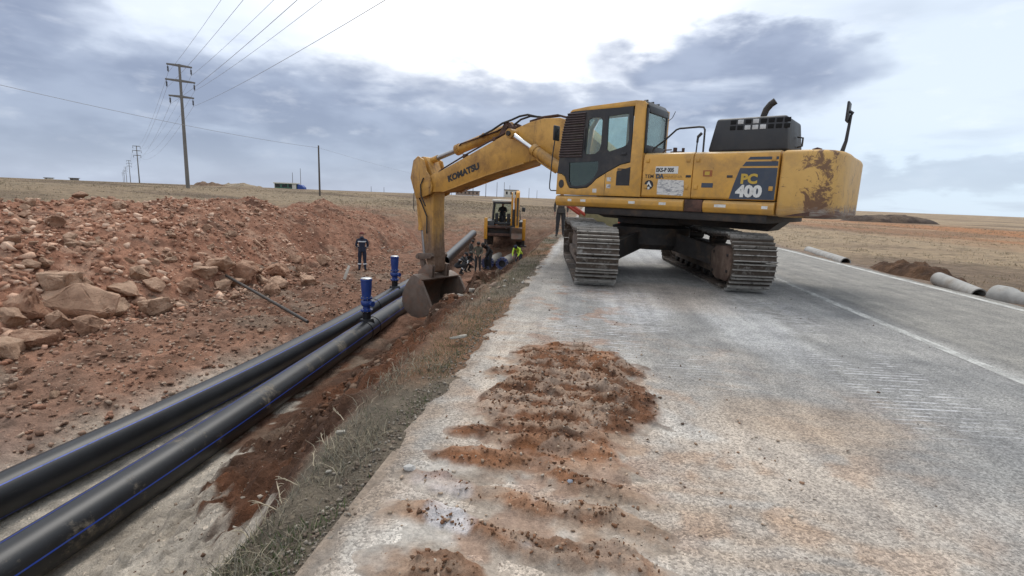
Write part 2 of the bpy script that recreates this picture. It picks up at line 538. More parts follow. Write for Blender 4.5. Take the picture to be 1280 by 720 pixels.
# ------------------------------------------------------------------ object helpers
def link(name, me, material=None, parent=None):
    o = bpy.data.objects.new(name, me)
    COL.objects.link(o)
    if material is not None and not me.materials:
        me.materials.append(material)
    if parent is not None:
        o.parent = parent
    return o


def tag(o, label=None, cat=None, group=None, kind=None):
    if label: o['label'] = label
    if cat: o['category'] = cat
    if group: o['group'] = group
    if kind: o['kind'] = kind
    return o


def empty(name, loc, rz=0.0, label=None, cat=None, group=None):
    o = bpy.data.objects.new(name, None)
    COL.objects.link(o)
    o.location = loc
    o.rotation_euler = (0, 0, rz)
    o.empty_display_size = 0.3
    return tag(o, label, cat, group)


def copy_tree(o, parent=None):
    c = o.copy()
    COL.objects.link(c)
    c.parent = parent
    for ch in [x for x in o.children]:
        copy_tree(ch, c)
    return c


class MB:
    """collects shapes in a bmesh; build() links ONE mesh object"""
    def __init__(s):
        s.b = bmesh.new()

    def _grow(s, vs, fs):
        bv = [s.b.verts.new(v) for v in vs]
        for f in fs:
            try:
                s.b.faces.new([bv[i] for i in f])
            except ValueError:
                pass
        return bv

    def box(s, x0, x1, y0, y1, z0, z1, bev=0.0, mtx=None, seg=2):
        b2 = bmesh.new()
        r = bmesh.ops.create_cube(b2, size=1.0)
        for v in r['verts']:
            v.co = Vector((x0 + (v.co.x + .5) * (x1 - x0), y0 + (v.co.y + .5) * (y1 - y0), z0 + (v.co.z + .5) * (z1 - z0)))
        if bev > 0:
            bmesh.ops.bevel(b2, geom=b2.edges[:], offset=min(bev, 0.45 * min(abs(x1 - x0), abs(y1 - y0), abs(z1 - z0))), segments=seg, affect='EDGES', profile=0.5)
        s._merge(b2, mtx)
        return s

    def _merge(s, b2, mtx=None):
        if mtx is not None:
            bmesh.ops.transform(b2, matrix=mtx, verts=b2.verts[:])
        bmesh.ops.recalc_face_normals(b2, faces=b2.faces[:])
        me = bpy.data.meshes.new('tmp')
        b2.to_mesh(me)
        b2.free()
        s.b.from_mesh(me)
        bpy.data.meshes.remove(me)

    def prism(s, pts, y0, y1, bev=0.0, axis='Y', mtx=None, seg=2, top_scale=None):
        """polygon in (X,Z) extruded along Y (axis Y); (X,Y) along Z (axis Z); (Y,Z) along X (axis X)"""
        b2 = bmesh.new()

        def P(a, c, h):
            return (a, h, c) if axis == 'Y' else ((a, c, h) if axis == 'Z' else (h, a, c))
        lo = [b2.verts.new(P(a, c, y0)) for a, c in pts]
        hi = [b2.verts.new(P(a, c, y1)) for a, c in pts]
        b2.faces.new(lo)
        b2.faces.new(hi[::-1])
        n = len(pts)
        for i in range(n):
            b2.faces.new((lo[i], hi[i], hi[(i + 1) % n], lo[(i + 1) % n]))
        if bev > 0:
            bmesh.ops.recalc_face_normals(b2, faces=b2.faces[:])
            ed = [e for e in b2.edges if e.calc_length() > 1e-4 and (len(e.link_faces) == 2 and e.calc_face_angle(0) > 0.35)]
            bmesh.ops.bevel(b2, geom=ed, offset=bev, segments=seg, affect='EDGES', profile=0.5, clamp_overlap=True)
        s._merge(b2, mtx)
        return s

    def tube(s, pts, r, n=10, caps=True):
        pts = [Vector(p) for p in pts]
        rs = r if isinstance(r, (list, tuple)) else [r] * len(pts)
        b2 = bmesh.new()
        rings = []
        up = None
        for i, p in enumerate(pts):
            d = (pts[min(i + 1, len(pts) - 1)] - pts[max(i - 1, 0)]).normalized()
            if up is None:
                up = Vector((0, 0, 1)) if abs(d.z) < 0.9 else Vector((1, 0, 0))
            a = d.cross(up).normalized()
            up = a.cross(d).normalized()
            rings.append([b2.verts.new(p + (a * math.cos(2 * math.pi * k / n) + up * math.sin(2 * math.pi * k / n)) * rs[i]) for k in range(n)])
        for i in range(len(rings) - 1):
            for k in range(n):
                b2.faces.new((rings[i][k], rings[i][(k + 1) % n], rings[i + 1][(k + 1) % n], rings[i + 1][k]))
        if caps:
            b2.faces.new(rings[0][::-1]); b2.faces.new(rings[-1])
        s._merge(b2)
        return s

    def lathe(s, prof, n=20, mtx=None, cap=True):
        """profile (r,z) spun about Z"""
        b2 = bmesh.new()
        rings = []
        for r_, z in prof:
            rings.append([b2.verts.new((r_ * math.cos(2 * math.pi * k / n), r_ * math.sin(2 * math.pi * k / n), z)) for k in range(n)])
        for i in range(len(rings) - 1):
            for k in range(n):
                b2.faces.new((rings[i][k], rings[i][(k + 1) % n], rings[i + 1][(k + 1) % n], rings[i + 1][k]))
        if cap:
            b2.faces.new(rings[0][::-1]); b2.faces.new(rings[-1])
        s._merge(b2, mtx)
        return s

    def mesh(s, vs, fs, mtx=None):
        b2 = bmesh.new()
        bv = [b2.verts.new(v) for v in vs]
        for f in fs:
            b2.faces.new([bv[i] for i in f])
        s._merge(b2, mtx)
        return s

    def data(s, name, smooth=35):
        me = bpy.data.meshes.new(name)
        s.b.to_mesh(me)
        s.b.free()
        if smooth:
            me.polygons.foreach_set('use_smooth', [True] * len(me.polygons))
            try:
                me.set_sharp_from_angle(angle=R(smooth))
            except Exception:
                pass
        return me

    def build(s, name, material, parent=None, smooth=35):
        me = s.data(name, smooth)
        return link(name, me, material, parent)


def np_mesh(name, V, F, material=None, col=None, smooth=False, parent=None, loops=4):
    """mesh from numpy arrays: V (n,3), F (m,k)"""
    me = bpy.data.meshes.new(name)
    V = np.ascontiguousarray(V, dtype=np.float32); F = np.ascontiguousarray(F, dtype=np.int32)
    k = F.shape[1]
    me.vertices.add(len(V)); me.vertices.foreach_set('co', V.ravel())
    me.loops.add(F.size); me.loops.foreach_set('vertex_index', F.ravel())
    me.polygons.add(len(F)); me.polygons.foreach_set('loop_start', np.arange(0, F.size, k, dtype=np.int32))
    try:
        me.polygons.foreach_set('loop_total', np.full(len(F), k, dtype=np.int32))
    except Exception:
        pass
    if smooth:
        me.polygons.foreach_set('use_smooth', np.ones(len(F), dtype=bool))
    me.update(calc_edges=True)
    if col is not None:
        ca = me.color_attributes.new('Col', 'FLOAT_COLOR', 'POINT')
        c4 = np.ones((len(V), 4), dtype=np.float32); c4[:, :3] = col
        ca.data.foreach_set('color', c4.ravel())
    return link(name, me, material, parent)


def grid_faces(ny, nx):
    i = np.arange(ny * nx).reshape(ny, nx)
    return np.stack([i[:-1, :-1].ravel(), i[:-1, 1:].ravel(), i[1:, 1:].ravel(), i[1:, :-1].ravel()], axis=1)


def text_obj(s, size, name, material, parent, origin, xdir, ydir, bold=0.0, depth=0.004, align='LEFT', xs=1.0, shear=0.0):
    cu = bpy.data.curves.new('txt', 'FONT')
    cu.body = s; cu.size = size; cu.offset = bold; cu.extrude = depth / 2; cu.align_x = align; cu.shear = shear
    cu.resolution_u = 3
    o = bpy.data.objects.new('txt', cu)
    COL.objects.link(o)
    dg = bpy.context.evaluated_depsgraph_get()
    me = bpy.data.meshes.new_from_object(o.evaluated_get(dg))
    bpy.data.objects.remove(o)
    xd = Vector(xdir).normalized(); yd = Vector(ydir).normalized(); zd = xd.cross(yd)
    mt = Matrix((xd * xs, yd, zd)).transposed().to_4x4()
    mt.translation = Vector(origin) + zd * depth * 0.5
    me.transform(mt)
    me.materials.clear()
    return link(name, me, material, parent)
# ================================================================== SETTING: terrain, trench, road
def crest(y):
    """spoil heap: crest line position and height along the trench"""
    xc = np.interp(y, [-6, 5, 16, 22, 25, 29.5, 32, 36, 40], [-18.5, -18.5, -18, -17.6, -17, -16.2, -15, -13.8, -13])
    zc = np.interp(y, [-6, 4, 8, 11, 13, 16.5, 18.5, 20.5, 23.5, 25.5, 27.5, 29.6, 31, 33, 36, 40],
                   [.5, .5, .55, .5, .62, .80, .58, .66, .85, .34, .42, .72, .30, -.15, -.7, -1.5])
    return xc, zc


def base_z(x, y):
    x = np.asarray(x, float); y = np.asarray(y, float)
    # brow of the road-side bank wanders; the bank profile hangs from it
    xb = np.interp(y, [1.0, 2.2, 4, 6, 9, 14, 30], [-1.32, -1.36, -1.50, -1.62, -1.55, -1.48, -1.48]) + (fbm(y, y * 0 + 2.0, .8, 3, 141) - .5) * .16
    s_ = np.clip(xb - x, 0, 20)
    steep = sm(10, 17, y)
    sl = np.interp(s_, [0, .10, .35, .9, 1.8, 2.8, 3.5, 3.8, 20], [-.05, -.14, -.50, -1.0, -1.62, -2.20, -2.58, -2.68, -2.68])
    st = np.interp(s_, [0, .10, .35, .9, 1.6, 2.2, 3.0, 3.8, 20], [-.05, -.16, -.62, -1.45, -2.15, -2.55, -2.66, -2.68, -2.68])
    bank = sl * (1 - steep) + st * steep
    near = np.interp(x, [-24, -20, -17, -14.5, -11.5, -9.3, -8.1, -7.55, -7.25, -5.9], [0.35, .1, -.3, -1.1, -2.02, -2.1, -2.28, -2.5, -2.68, -2.68])
    right_n = np.interp(x, [-1.25, -1.02, -.90, -.82, 7.2, 7.6, 9, 12, 60, 400, 4000], [-.045, -.018, -.022, -.08, -.07, -.05, -.10, -.13, -.35, -1.8, -3])
    right_n = right_n + (fbm(x, y, 4.5, 4, 142) - .5) * .075 * sm(-1.35, -1.15, x) * sm(-.82, -.92, x)
    near = np.where(x < -6.0, near, np.where(s_ > 0, bank, right_n))
    far = np.interp(x, [-40, -24, -20, -12, -2, -1.02, 7.2, 7.6, 9, 12, 60, 400, 4000], [.35, .35, .2, -.02, -.1, -.07, -.07, -.05, -.10, -.13, -.35, -1.8, -3])
    wr = sm(29.0, 38.5, y)
    wl = sm(32.0, 52.0, y)
    k = sm(-7.6, -6.2, x)
    w = wl * (1 - k) + wr * k
    # the trench narrows to the right-hand bank further along
    z = near * (1 - w) + far * w
    left = np.interp(-x, [20, 24, 36, 70, 150, 4000], [0, .12, .72, .98, 1.06, 1.1])
    z = z + left
    return z


def rough_z(x, y):
    """relief on top of the profile"""
    d = np.hypot(x, y)
    plain = (fbm(x, y, .08, 4, 3) - .5) * .5 * sm(20, 60, np.abs(x - 2)) + (fbm(x, y, .9, 4, 5) - .5) * .10
    off = sm(-1.2, -2.3, x)
    soil = off * ((fbm(x, y, .55, 4, 21) - .5) * .34 + (fbm(x, y, 2.2, 4, 22) - .5) * .22 + np.abs(fbm(x, y, 6.0, 4, 23) - .5) * .17 + np.abs(fbm(x, y, 3.0, 3, 24) - .5) * .16 * sm(-7.4, -8.4, x))
    floor = sm(-7.5, -7.1, x) * sm(-4.7, -5.2, x)
    soil = soil * (1 - .65 * floor * sm(14, 9, y))
    bankm = sm(-5.4, -4.4, x) * sm(-1.45, -1.75, x) * sm(2.2, 3.2, y) * sm(36, 20, y)
    soil = soil + bankm * (np.abs(fbm(x, y, 2.6, 4, 25) - .5) * .55 + np.abs(fbm(x, y, 7.5, 3, 26) - .5) * .26 - .12)
    trench = sm(-22, -18, x) * sm(52, 40, y) * sm(-1.15, -1.7, x)
    right = sm(7.15, 7.8, x)
    road = sm(-1.3, -1.0, x) * sm(7.5, 7.2, x)
    z = np.where(x < 3, soil * trench + plain * (1 - trench) * sm(-1.1, -2.2, x), plain * right)
    return z * (1 - road)


def mound_add(x, y):
    """clods of the bank beside the bucket, low hummock, brows"""
    z = 0.30 * np.exp(-(((x + 3.3) / .7) ** 2 + ((y - 13.2) / 1.6) ** 2))
    rid = (.55 + .9 * fbm(x, y, 1.3, 3, 151)) * sm(2.2, 3.0, y) * sm(16, 12, y)
    z += .30 * rid * np.exp(-(((x - np.interp(y, [2, 4, 6, 9, 14], [-1.75, -1.95, -2.15, -2.15, -2.0])) / .30) ** 2))
    z += 0.22 * np.exp(-(((x + 3.0) / .6) ** 2 + ((y - 6.6) / 1.3) ** 2))
    z += 0.16 * np.exp(-(((x + 2.3) / .45) ** 2 + ((y - 10.2) / 1.8) ** 2))
    z += 0.28 * np.exp(-(((x + 2.4) / .6) ** 2 + ((y - 18.0) / 3.0) ** 2))
    z -= 0.25 * np.exp(-(((x + 3.9) / .6) ** 2 + ((y - 8.6) / 1.2) ** 2))
    return z


def ground_z(x, y):
    return base_z(x, y) + rough_z(x, y) + mound_add(x, y)


def heap_z(x, y):
    x = np.asarray(x, float); y = np.asarray(y, float)
    xc, zc = crest(y)
    foot = np.interp(y, [-6, 8, 14, 20, 26, 32, 40], [-11.3, -11.3, -11.6, -11.6, -11.4, -10.8, -10.6]) + (fbm(y, y * 0, .35, 3, 61) - .5) * 1.6
    t = np.clip((x - foot) / (xc - foot), -.3, 1.0)
    front = -2.15 + (zc + 2.15) * np.where(t > 0, np.sin(np.clip(t, 0, 1) * math.pi / 2) ** 0.95, t * 1.2)
    back = zc - (xc - x) * .26 - .035 * (xc - x) ** 2
    z = np.where(x > xc, front, back)
    z = z + (fbm(x, y, .45, 4, 31) - .5) * .70 * sm(0, .3, t) + (fbm(x, y, 1.7, 4, 32) - .5) * .38 + np.abs(fbm(x, y, 4.5, 4, 33) - .5) * .30 + (fbm(x, y, 12, 2, 35) - .5) * .07
    z -= 1.6 * sm(33, 39, y)
    return z


def surf_z(x, y):
    x = np.atleast_1d(np.asarray(x, float)); y = np.atleast_1d(np.asarray(y, float))
    g = ground_z(x, y)
    h = heap_z(x, y)
    inside = (x > -25.5) & (x < -9.6) & (y > -4) & (y < 40)
    return np.where(inside, np.maximum(g, h), g)


def sz(x, y):
    return float(surf_z(x, y)[0])


def hit(px, py, tmax=60.0):
    """where the view ray through a photo pixel meets the soil"""
    d = ray(px, py)
    t = np.arange(2.0, tmax, 0.02)
    X = d.x * t; Y = d.y * t; Z = CAM_H + d.z * t
    s = surf_z(X, Y)
    i = np.argmax(Z < s)
    return Vector((X[i], Y[i], s[i])), float(t[i])


def mixc(a, b, w):
    w = np.clip(w, 0, 1)[..., None]
    return a * (1 - w) + b * w


C_ = lambda *a: np.array(a, float)
RED = C_(.355, .182, .118); BROWN = C_(.085, .044, .027); SAND = C_(.54, .475, .395); TAN = C_(.33, .245, .158)
DRY = C_(.20, .155, .10); GREY = C_(.17, .135, .11); REDF = C_(.34, .165, .08)


def ground_col(x, y):
    n1 = fbm(x, y, .5, 4, 71); n2 = fbm(x, y, 1.6, 4, 72); n3 = fbm(x, y, .12, 4, 73); n4 = fbm(x, y * .25, .10, 4, 74)
    plain = mixc(np.broadcast_to(TAN, x.shape + (3,)), C_(.195, .140, .095), sm(.45, .65, n3))
    plain = mixc(plain, C_(.33, .255, .170), sm(.52, .70, n4) * .7)
    plain = mixc(plain, C_(.13, .095, .065), sm(.60, .72, n2) * .5)
    plain = plain * np.where(x < 0, .74, 1.0)[..., None]
    # red ploughed strip on the right
    strip = sm(18, 26, x) * sm(62, 44, x + (n3 - .5) * 18) * sm(120, 70, y)
    plain = mixc(plain, REDF, strip * (.35 + .65 * sm(.35, .6, n4)))
    # trench sides
    bench = mixc(np.broadcast_to(C_(.315, .17, .112), x.shape + (3,)), C_(.215, .145, .108), sm(.54, .70, n1) * .45)
    bench = mixc(bench, C_(.165, .092, .060), sm(.52, .7, n2) * .6)
    bench = mixc(bench, C_(.30, .235, .18), sm(.62, .72, fbm(x, y, .9, 3, 78)) * .6)
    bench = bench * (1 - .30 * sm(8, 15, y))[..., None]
    tr = sm(-23, -19, x) * sm(50, 36, y + (n1 - .5) * 8)
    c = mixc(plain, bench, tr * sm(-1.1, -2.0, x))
    # right bank: dark freshly turned soil with sandy scrapes
    bank = mixc(np.broadcast_to(BROWN, x.shape + (3,)), C_(.135, .058, .03), sm(.52, .70, n1))
    bank = mixc(bank, C_(.25, .195, .145), sm(.57, .68, n2) * .75 * sm(6, 8, y))
    bw = sm(-6.0, -5.0, x + (n1 - .5) * 1.2) * sm(-1.45, -1.7, x + (n2 - .5) * .4) * sm(40, 24, y)
    c = mixc(c, bank, bw)
    # sand bedding around the near pipes
    top = np.interp(y, [0, 2.4, 3.0, 3.8, 4.6, 5.6, 7.0, 9, 11], [-1.45, -1.62, -2.25, -3.0, -3.8, -4.6, -5.3, -5.6, -5.8])
    sw = sm(.10, -.10, x - top + (n2 - .5) * .9 + (fbm(x, y, 6, 3, 79) - .5) * .7) * sm(-8.1, -7.3, x + (n1 - .5) * .8) * sm(14, 8.5, y + (n1 - .5) * 3)
    sand = mixc(np.broadcast_to(SAND, x.shape + (3,)), C_(.40, .345, .28), sm(.48, .66, n1))
    c = mixc(c, sand, sw)
    # grey rubble beside the pipes at the far left bottom
    c = mixc(c, C_(.26, .23, .20), sm(-7.4, -8.0, x) * sm(-9.6, -8.6, x) * sm(7.0, 5.2, y) * .6)
    # verge
    vg = sm(-1.62, -1.42, x + (n2 - .5) * .4) * sm(-.6, -.8, x) * sm(60, 30, y)
    verge = mixc(np.broadcast_to(C_(.17, .14, .105), x.shape + (3,)), C_(.22, .125, .075), sm(.5, .65, n1))
    c = mixc(c, verge, vg)
    # gravelly shoulder at the right edge of the road
    sh = sm(7.0, 7.2, x) * sm(8.1, 7.5, x + (n2 - .5) * .6)
    c = mixc(c, C_(.22, .165, .125), sh)
    # dirt track beyond the trench on the left of the road
    dt = sm(-9, -5, x) * sm(-1.0, -1.6, x) * sm(30, 40, y)
    c = mixc(c, mixc(np.broadcast_to(C_(.20, .14, .095), x.shape + (3,)), C_(.12, .085, .06), sm(.5, .65, n1)), dt * .8)
    return c


def axis_steps(segs):
    out = []
    for a, b, s0, s1 in segs:
        v = a
        while v < b - 1e-6:
            out.append(v)
            f = (v - a) / (b - a)
            v += s0 * (s1 / s0) ** f
    out.append(segs[-1][1])
    return np.array(out)


M['ground'] = ground_mat('soil')
M['soil_road'] = ground_mat('soil_on_asphalt', stone=False, bdist=.035, bstr=1.0)
xs = axis_steps([(-4000, -120, 500, 25), (-120, -25, 12, .5), (-25, -11.5, .25, .08), (-11.5, -7.6, .07, .05), (-7.6, -1.1, .045, .035), (-1.1, -.78, .022, .022), (-.78, 7.0, .5, .5), (7.0, 9.5, .06, .10), (9.5, 60, .14, 3), (60, 4000, 6, 400)])
ys = axis_steps([(-60, -4, 12, .5), (-4, 2.0, .3, .06), (2.0, 12, .035, .06), (12, 42, .06, .22), (42, 160, .3, 6), (160, 6000, 10, 500)])
GX, GY = np.meshgrid(xs, ys)
GZ = ground_z(GX, GY)
gcol = ground_col(GX, GY)
ground = np_mesh('ground', np.stack([GX, GY, GZ], -1).reshape(-1, 3), grid_faces(len(ys), len(xs)), M['ground'], gcol.reshape(-1, 3), smooth=True)
tag(ground, kind='structure')

# ---- spoil heap
hx = axis_steps([(-25.5, -19, .30, .14), (-19, -9.6, .09, .06)])
hy = axis_steps([(-4, 4, .3, .09), (4, 24, .07, .09), (24, 40, .09, .20)])
HX, HY = np.meshgrid(hx, hy)
HZ = heap_z(HX, HY)
GB = ground_z(HX, HY)
n1 = fbm(HX, HY, .5, 4, 81); n2 = fbm(HX, HY, 2.0, 4, 82)
hc = mixc(np.broadcast_to(RED, HX.shape + (3,)), C_(.275, .132, .083), sm(.45, .62, n1))
hc = mixc(hc, C_(.43, .265, .185), sm(.54, .68, n2) * .8)
hc = mixc(hc, C_(.12, .062, .042), sm(.60, .74, fbm(HX, HY, 1.1, 4, 83)) * .7)
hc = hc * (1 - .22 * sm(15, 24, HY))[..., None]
hf = grid_faces(len(hy), len(hx))
keep = ((HZ - GB).ravel()[hf].max(axis=1) > -.06)
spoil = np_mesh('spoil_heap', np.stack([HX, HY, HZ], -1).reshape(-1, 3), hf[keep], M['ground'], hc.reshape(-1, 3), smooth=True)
tag(spoil, 'long ridge of reddish excavated soil and rubble beside the trench', 'spoil heap')

# ---- road
def dirt_mask(x, y):
    """thick brown soil pressed onto the asphalt"""
    n = fbm(x, y, 1.6, 4, 91); n2 = fbm(x, y, 5, 3, 92)
    n3 = fbm(x, y, .8, 3, 95)
    core = sm(1.2, .6, np.hypot((x - (.0 + (3.8 - y) * .05)) / .66, (y - 3.75) / 1.12) + (n - .5) * .8 + (n2 - .5) * .5)
    core = core * (.72 + .28 * sm(.32, .50, n))
    bands = sm(.2, .75, .5 + .5 * np.sin((y + .10 * x + (n3 - .5) * .7 + (n - .5) * .25) * 2 * math.pi / .30))
    low = sm(1.25, .55, np.hypot((x + .20) / .66, (y - 2.0) / 1.6) + (n - .5) * .7 + (n2 - .5) * .3) * (.18 + .55 * bands) * (.55 + .45 * sm(.40, .58, n2))
    return np.clip(np.maximum(core, low), 0, 1)


def dust_mask(x, y):
    n = fbm(x, y, .9, 4, 93)
    l = sm(-.98, -.70, x + (n - .5) * .35 + np.abs(y - 2.7) * .06)
    return l * sm(2.9, .6, x + (n - .5) * 2.0 + (y - 2.0) * .16) * sm(6.6, 4.2, y + (n - .5) * 1.6)


def road_cols(x, y):
    n = fbm(x, y, .7, 4, 101); nf = fbm(x, y, 6, 3, 102); st = fbm(x * 3.0, y * .18, 1.0, 4, 103)
    left = C_(.285, .265, .240); right_ = C_(.205, .195, .175)
    c = mixc(np.broadcast_to(C_(.215, .211, .204), x.shape + (3,)), C_(.275, .266, .252), sm(.4, .65, n))
    c = mixc(c, left, sm(-.15, -.6, x + (n - .5) * .4))
    c = mixc(c, C_(.235, .222, .20), sm(3.95, 4.3, x))
    c = mixc(c, C_(.180, .172, .160), sm(.52, .68, st) * .4)
    dm = dust_mask(x, y)
    ribs = sm(.3, .8, .5 + .5 * np.sin((y + .08 * x + (n - .5) * .5 + (nf - .5) * .12) * 2 * math.pi / .17)) * sm(.42, .58, fbm(x, y, 1.3, 3, 106))
    c = mixc(c, C_(.41, .345, .285), dm * (.35 + .55 * sm(.35, .6, n + (nf - .5) * .5)))
    c = mixc(c, C_(.30, .225, .165), dm * ribs * .55)
    c = mixc(c, C_(.31, .20, .13), dm * sm(.56, .68, fbm(x, y, 4.0, 4, 107)) * .6)
    c = mixc(c, C_(.46, .43, .39), dm * sm(.56, .70, fbm(x, y, 2.2, 4, 104)) * .8)
    # orange-brown drag marks further right
    c = mixc(c, C_(.32, .25, .19), sm(1.0, .5, np.hypot((x - 1.55) / .75, (y - 3.55) / .5) + (n - .5) * 1.0) * .7)
    # chalk-white slurry by the machine
    wh = sm(1.1, .4, np.hypot((x - .75) / .55, (y - 7.6) / 1.5) + (n - .5) * .9)
    wh = np.maximum(wh, sm(1.1, .4, np.hypot((x - 2.05) / .55, (y - 6.6) / 1.8) + (n - .5) * 1.0) * .85)
    wh = np.maximum(wh, sm(1.1, .5, np.hypot((x - 1.6) / 1.1, (y - 14.8) / 2.6) + (n - .5) * .6))
    wh = np.maximum(wh, sm(1.1, .5, np.hypot((x + .95) / .25, (y - 14.5) / 4) + (n - .5) * .9) * .7)
    c = mixc(c, C_(.42, .42, .42), wh * .6)
    # tan film under and behind the tracks
    c = mixc(c, C_(.30, .245, .20), sm(1.2, .5, np.hypot((x - 1.2) / 1.3, (y - 8.4) / 1.2) + (n - .5) * 1.0) * .5)
    # reddish crumbs along the left lane
    c = mixc(c, C_(.27, .17, .12), sm(.60, .70, fbm(x, y, 3.4, 4, 105)) * sm(.9, .3, np.abs(x + .1)) * sm(9.5, 8, y) * .7)
    # shoulder dirt at the broken left edge
    c = mixc(c, C_(.25, .195, .15), sm(-.84, -1.02, x + (nf - .5) * .30) * .9)
    return c * C_(1.0, 1.0, .995)


def scuff(x, y):
    """0..1: where steel grousers have scratched the surface (lines themselves are in the material)"""
    n = fbm(x, y, 1.1, 3, 111)
    a = sm(.62, .34, np.abs(x - (.62 + (8 - y) * .03))) * sm(9.4, 8.6, y) * sm(4.0, 5.2, y)
    b = sm(.55, .25, np.abs(x - (2.75 - (9 - y) * .02))) * sm(9.6, 9.0, y) * sm(3.2, 4.2, y)
    c2 = sm(.55, .25, np.abs(x - (-.12))) * sm(9.2, 8.4, y) * sm(4.8, 5.4, y)
    d = sm(.5, .2, np.abs(x - (1.05))) * sm(3.2, 2.6, y) * .8
    return np.clip(np.maximum.reduce([a, b, c2 * .9]) * sm(.36, .56, n), 0, 1)


def asphalt_mat():
    mt, nt, b = nodes_of('dusty_asphalt')
    t = NT(nt)
    v = t.coord('Position')
    at = t.node('ShaderNodeVertexColor', layer_name='Col').outputs['Color']
    sc = t.node('ShaderNodeAttribute', attribute_name='scuff').outputs['Fac']
    agg = t.voro(v, 95.0)
    hs = t.node('ShaderNodeSeparateColor'); t.L.new(agg.outputs['Color'], hs.inputs[0])
    c = t.mix(1.0, at, t.mix(hs.outputs[0], (0.60, 0.60, 0.60), (1.42, 1.42, 1.42)), 'MULTIPLY')
    c = t.mix(1.0, c, t.mix(t.mapr(t.noise(v, 210, 3, .7), .35, .65), (.72, .72, .72), (1.26, 1.26, 1.26)), 'MULTIPLY')
    g = t.noise(v, 2.2, 9, 0.72)
    c = t.mix(1.0, c, t.mix(t.mapr(g, 0.3, 0.7), (0.70, 0.70, 0.71), (1.26, 1.25, 1.23)), 'MULTIPLY')
    # long pale/dark tyre streaks
    st = t.noise(t.mapping(v, (3.2, 0.12, 1)), 1.6, 6, 0.65)
    c = t.mix(1.0, c, t.mix(t.mapr(st, 0.35, 0.65), (0.84, 0.84, 0.85), (1.12, 1.12, 1.11)), 'MULTIPLY')
    # grouser scratches: short pale transverse strokes, about 7 cm apart
    wv = t.node('ShaderNodeTexWave', wave_type='BANDS', bands_direction='Y')
    wv.inputs['Scale'].default_value = 4.4
    wv.inputs['Distortion'].default_value = 1.1
    wv.inputs['Detail'].default_value = 3
    wv.inputs['Detail Scale'].default_value = 1.4
    t.L.new(t.mapping(v, (1, 1, 1), (0, 0, R(-6))), wv.inputs['Vector'])
    strokes = t.m('MULTIPLY', t.mapr(wv.outputs['Fac'], 0.72, 0.92), t.mapr(t.noise(t.mapping(v, (5, 9, 1)), 1.0, 5, 0.7), 0.46, 0.60))
    f = t.m('MULTIPLY', strokes, sc)
    c = t.mix(t.m('MULTIPLY', f, 0.85), c, (0.58, 0.57, 0.58))
    # dark crumbs and pebbles
    vo = t.voro(v, 23.0)
    h2 = t.node('ShaderNodeSeparateColor'); t.L.new(vo.outputs['Color'], h2.inputs[0])
    cr = t.m('MULTIPLY', t.mapr(h2.outputs[0], 0.86, 0.9), t.mapr(vo.outputs['Distance'], 0.14, 0.22, 1.0, 0.0))
    c = t.mix(t.m('MULTIPLY', cr, 0.7), c, (0.10, 0.07, 0.055))
    t.L.new(c, b.inputs['Base Color'])
    b.inputs['Roughness'].default_value = 0.82
    b.inputs['Specular IOR Level'].default_value = 0.3
    h = t.m('ADD', t.m('MULTIPLY', agg.outputs['Distance'], -0.35), t.m('MULTIPLY', t.noise(v, 9, 8, 0.7), 0.8))
    h = t.m('ADD', h, t.m('MULTIPLY', f, -0.15))
    t.L.new(t.bump(h, 0.55, 0.018), b.inputs['Normal'])
    return mt


M['asphalt'] = asphalt_mat()
rx = np.concatenate([np.linspace(-1.08, -.9, 7), axis_steps([(-.86, 4.4, .035, .035), (4.4, 7.15, .06, .12)])])
ry = axis_steps([(-30, .6, 4, .3), (.6, 12, .028, .05), (12, 40, .06, .5), (40, 300, .8, 10), (300, 6000, 15, 500)])
RX, RY = np.meshgrid(rx, ry)
edge = sm(-.80, -1.08, RX)
RXj = RX + edge * ((fbm(RY, RY * 0 + 3, .9, 3, 121) - .5) * .14 + (fbm(RY, RX * 3, 5.5, 4, 124) - .5) * .16) + sm(6.9, 7.15, RX) * (fbm(RY, RY * 0 + 9, 1.1, 4, 122) - .5) * .22
RZ = (fbm(RX, RY, .6, 3, 123) - .5) * .014 - sm(-.96, -1.09, RX) ** 1.5 * .10 - edge * np.abs(fbm(RX, RY, 7, 3, 125) - .5) * .05 - sm(7.1, 7.15, RX) * .10
RZ = RZ * sm(700, 200, RY)
road = np_mesh('road', np.stack([RXj, RY, RZ], -1).reshape(-1, 3), grid_faces(len(ry), len(rx)), M['asphalt'], road_cols(RX, RY).reshape(-1, 3), smooth=True)
at = road.data.attributes.new('scuff', 'FLOAT', 'POINT')
at.data.foreach_set('value', scuff(RX, RY).ravel().astype(np.float32))
tag(road, kind='structure')


def paint_mat(name, lo, hi, col=(0.62, 0.61, 0.57)):
    mt, nt, b = nodes_of(name)
    t = NT(nt)
    v = t.coord('Position')
    w = t.noise(t.mapping(v, (2.2, .8, 1)), 3.0, 9, 0.75)
    w2 = t.noise(v, 40, 5, 0.7)
    f = t.m('ADD', t.m('MULTIPLY', t.mapr(w, lo, hi), 0.75), t.m('MULTIPLY', t.mapr(w2, 0.42, 0.6), 0.25))
    nt.nodes['Material Output']
    tr = t.node('ShaderNodeBsdfTransparent')
    mx = t.node('ShaderNodeMixShader')
    t.L.new(f, mx.inputs[0]); t.L.new(tr.outputs[0], mx.inputs[1]); t.L.new(b.outputs[0], mx.inputs[2])
    b.inputs['Base Color'].default_value = (*col, 1)
    b.inputs['Roughness'].default_value = 0.8
    t.L.new(mx.outputs[0], nt.nodes['Material Output'].inputs[0])
    return mt


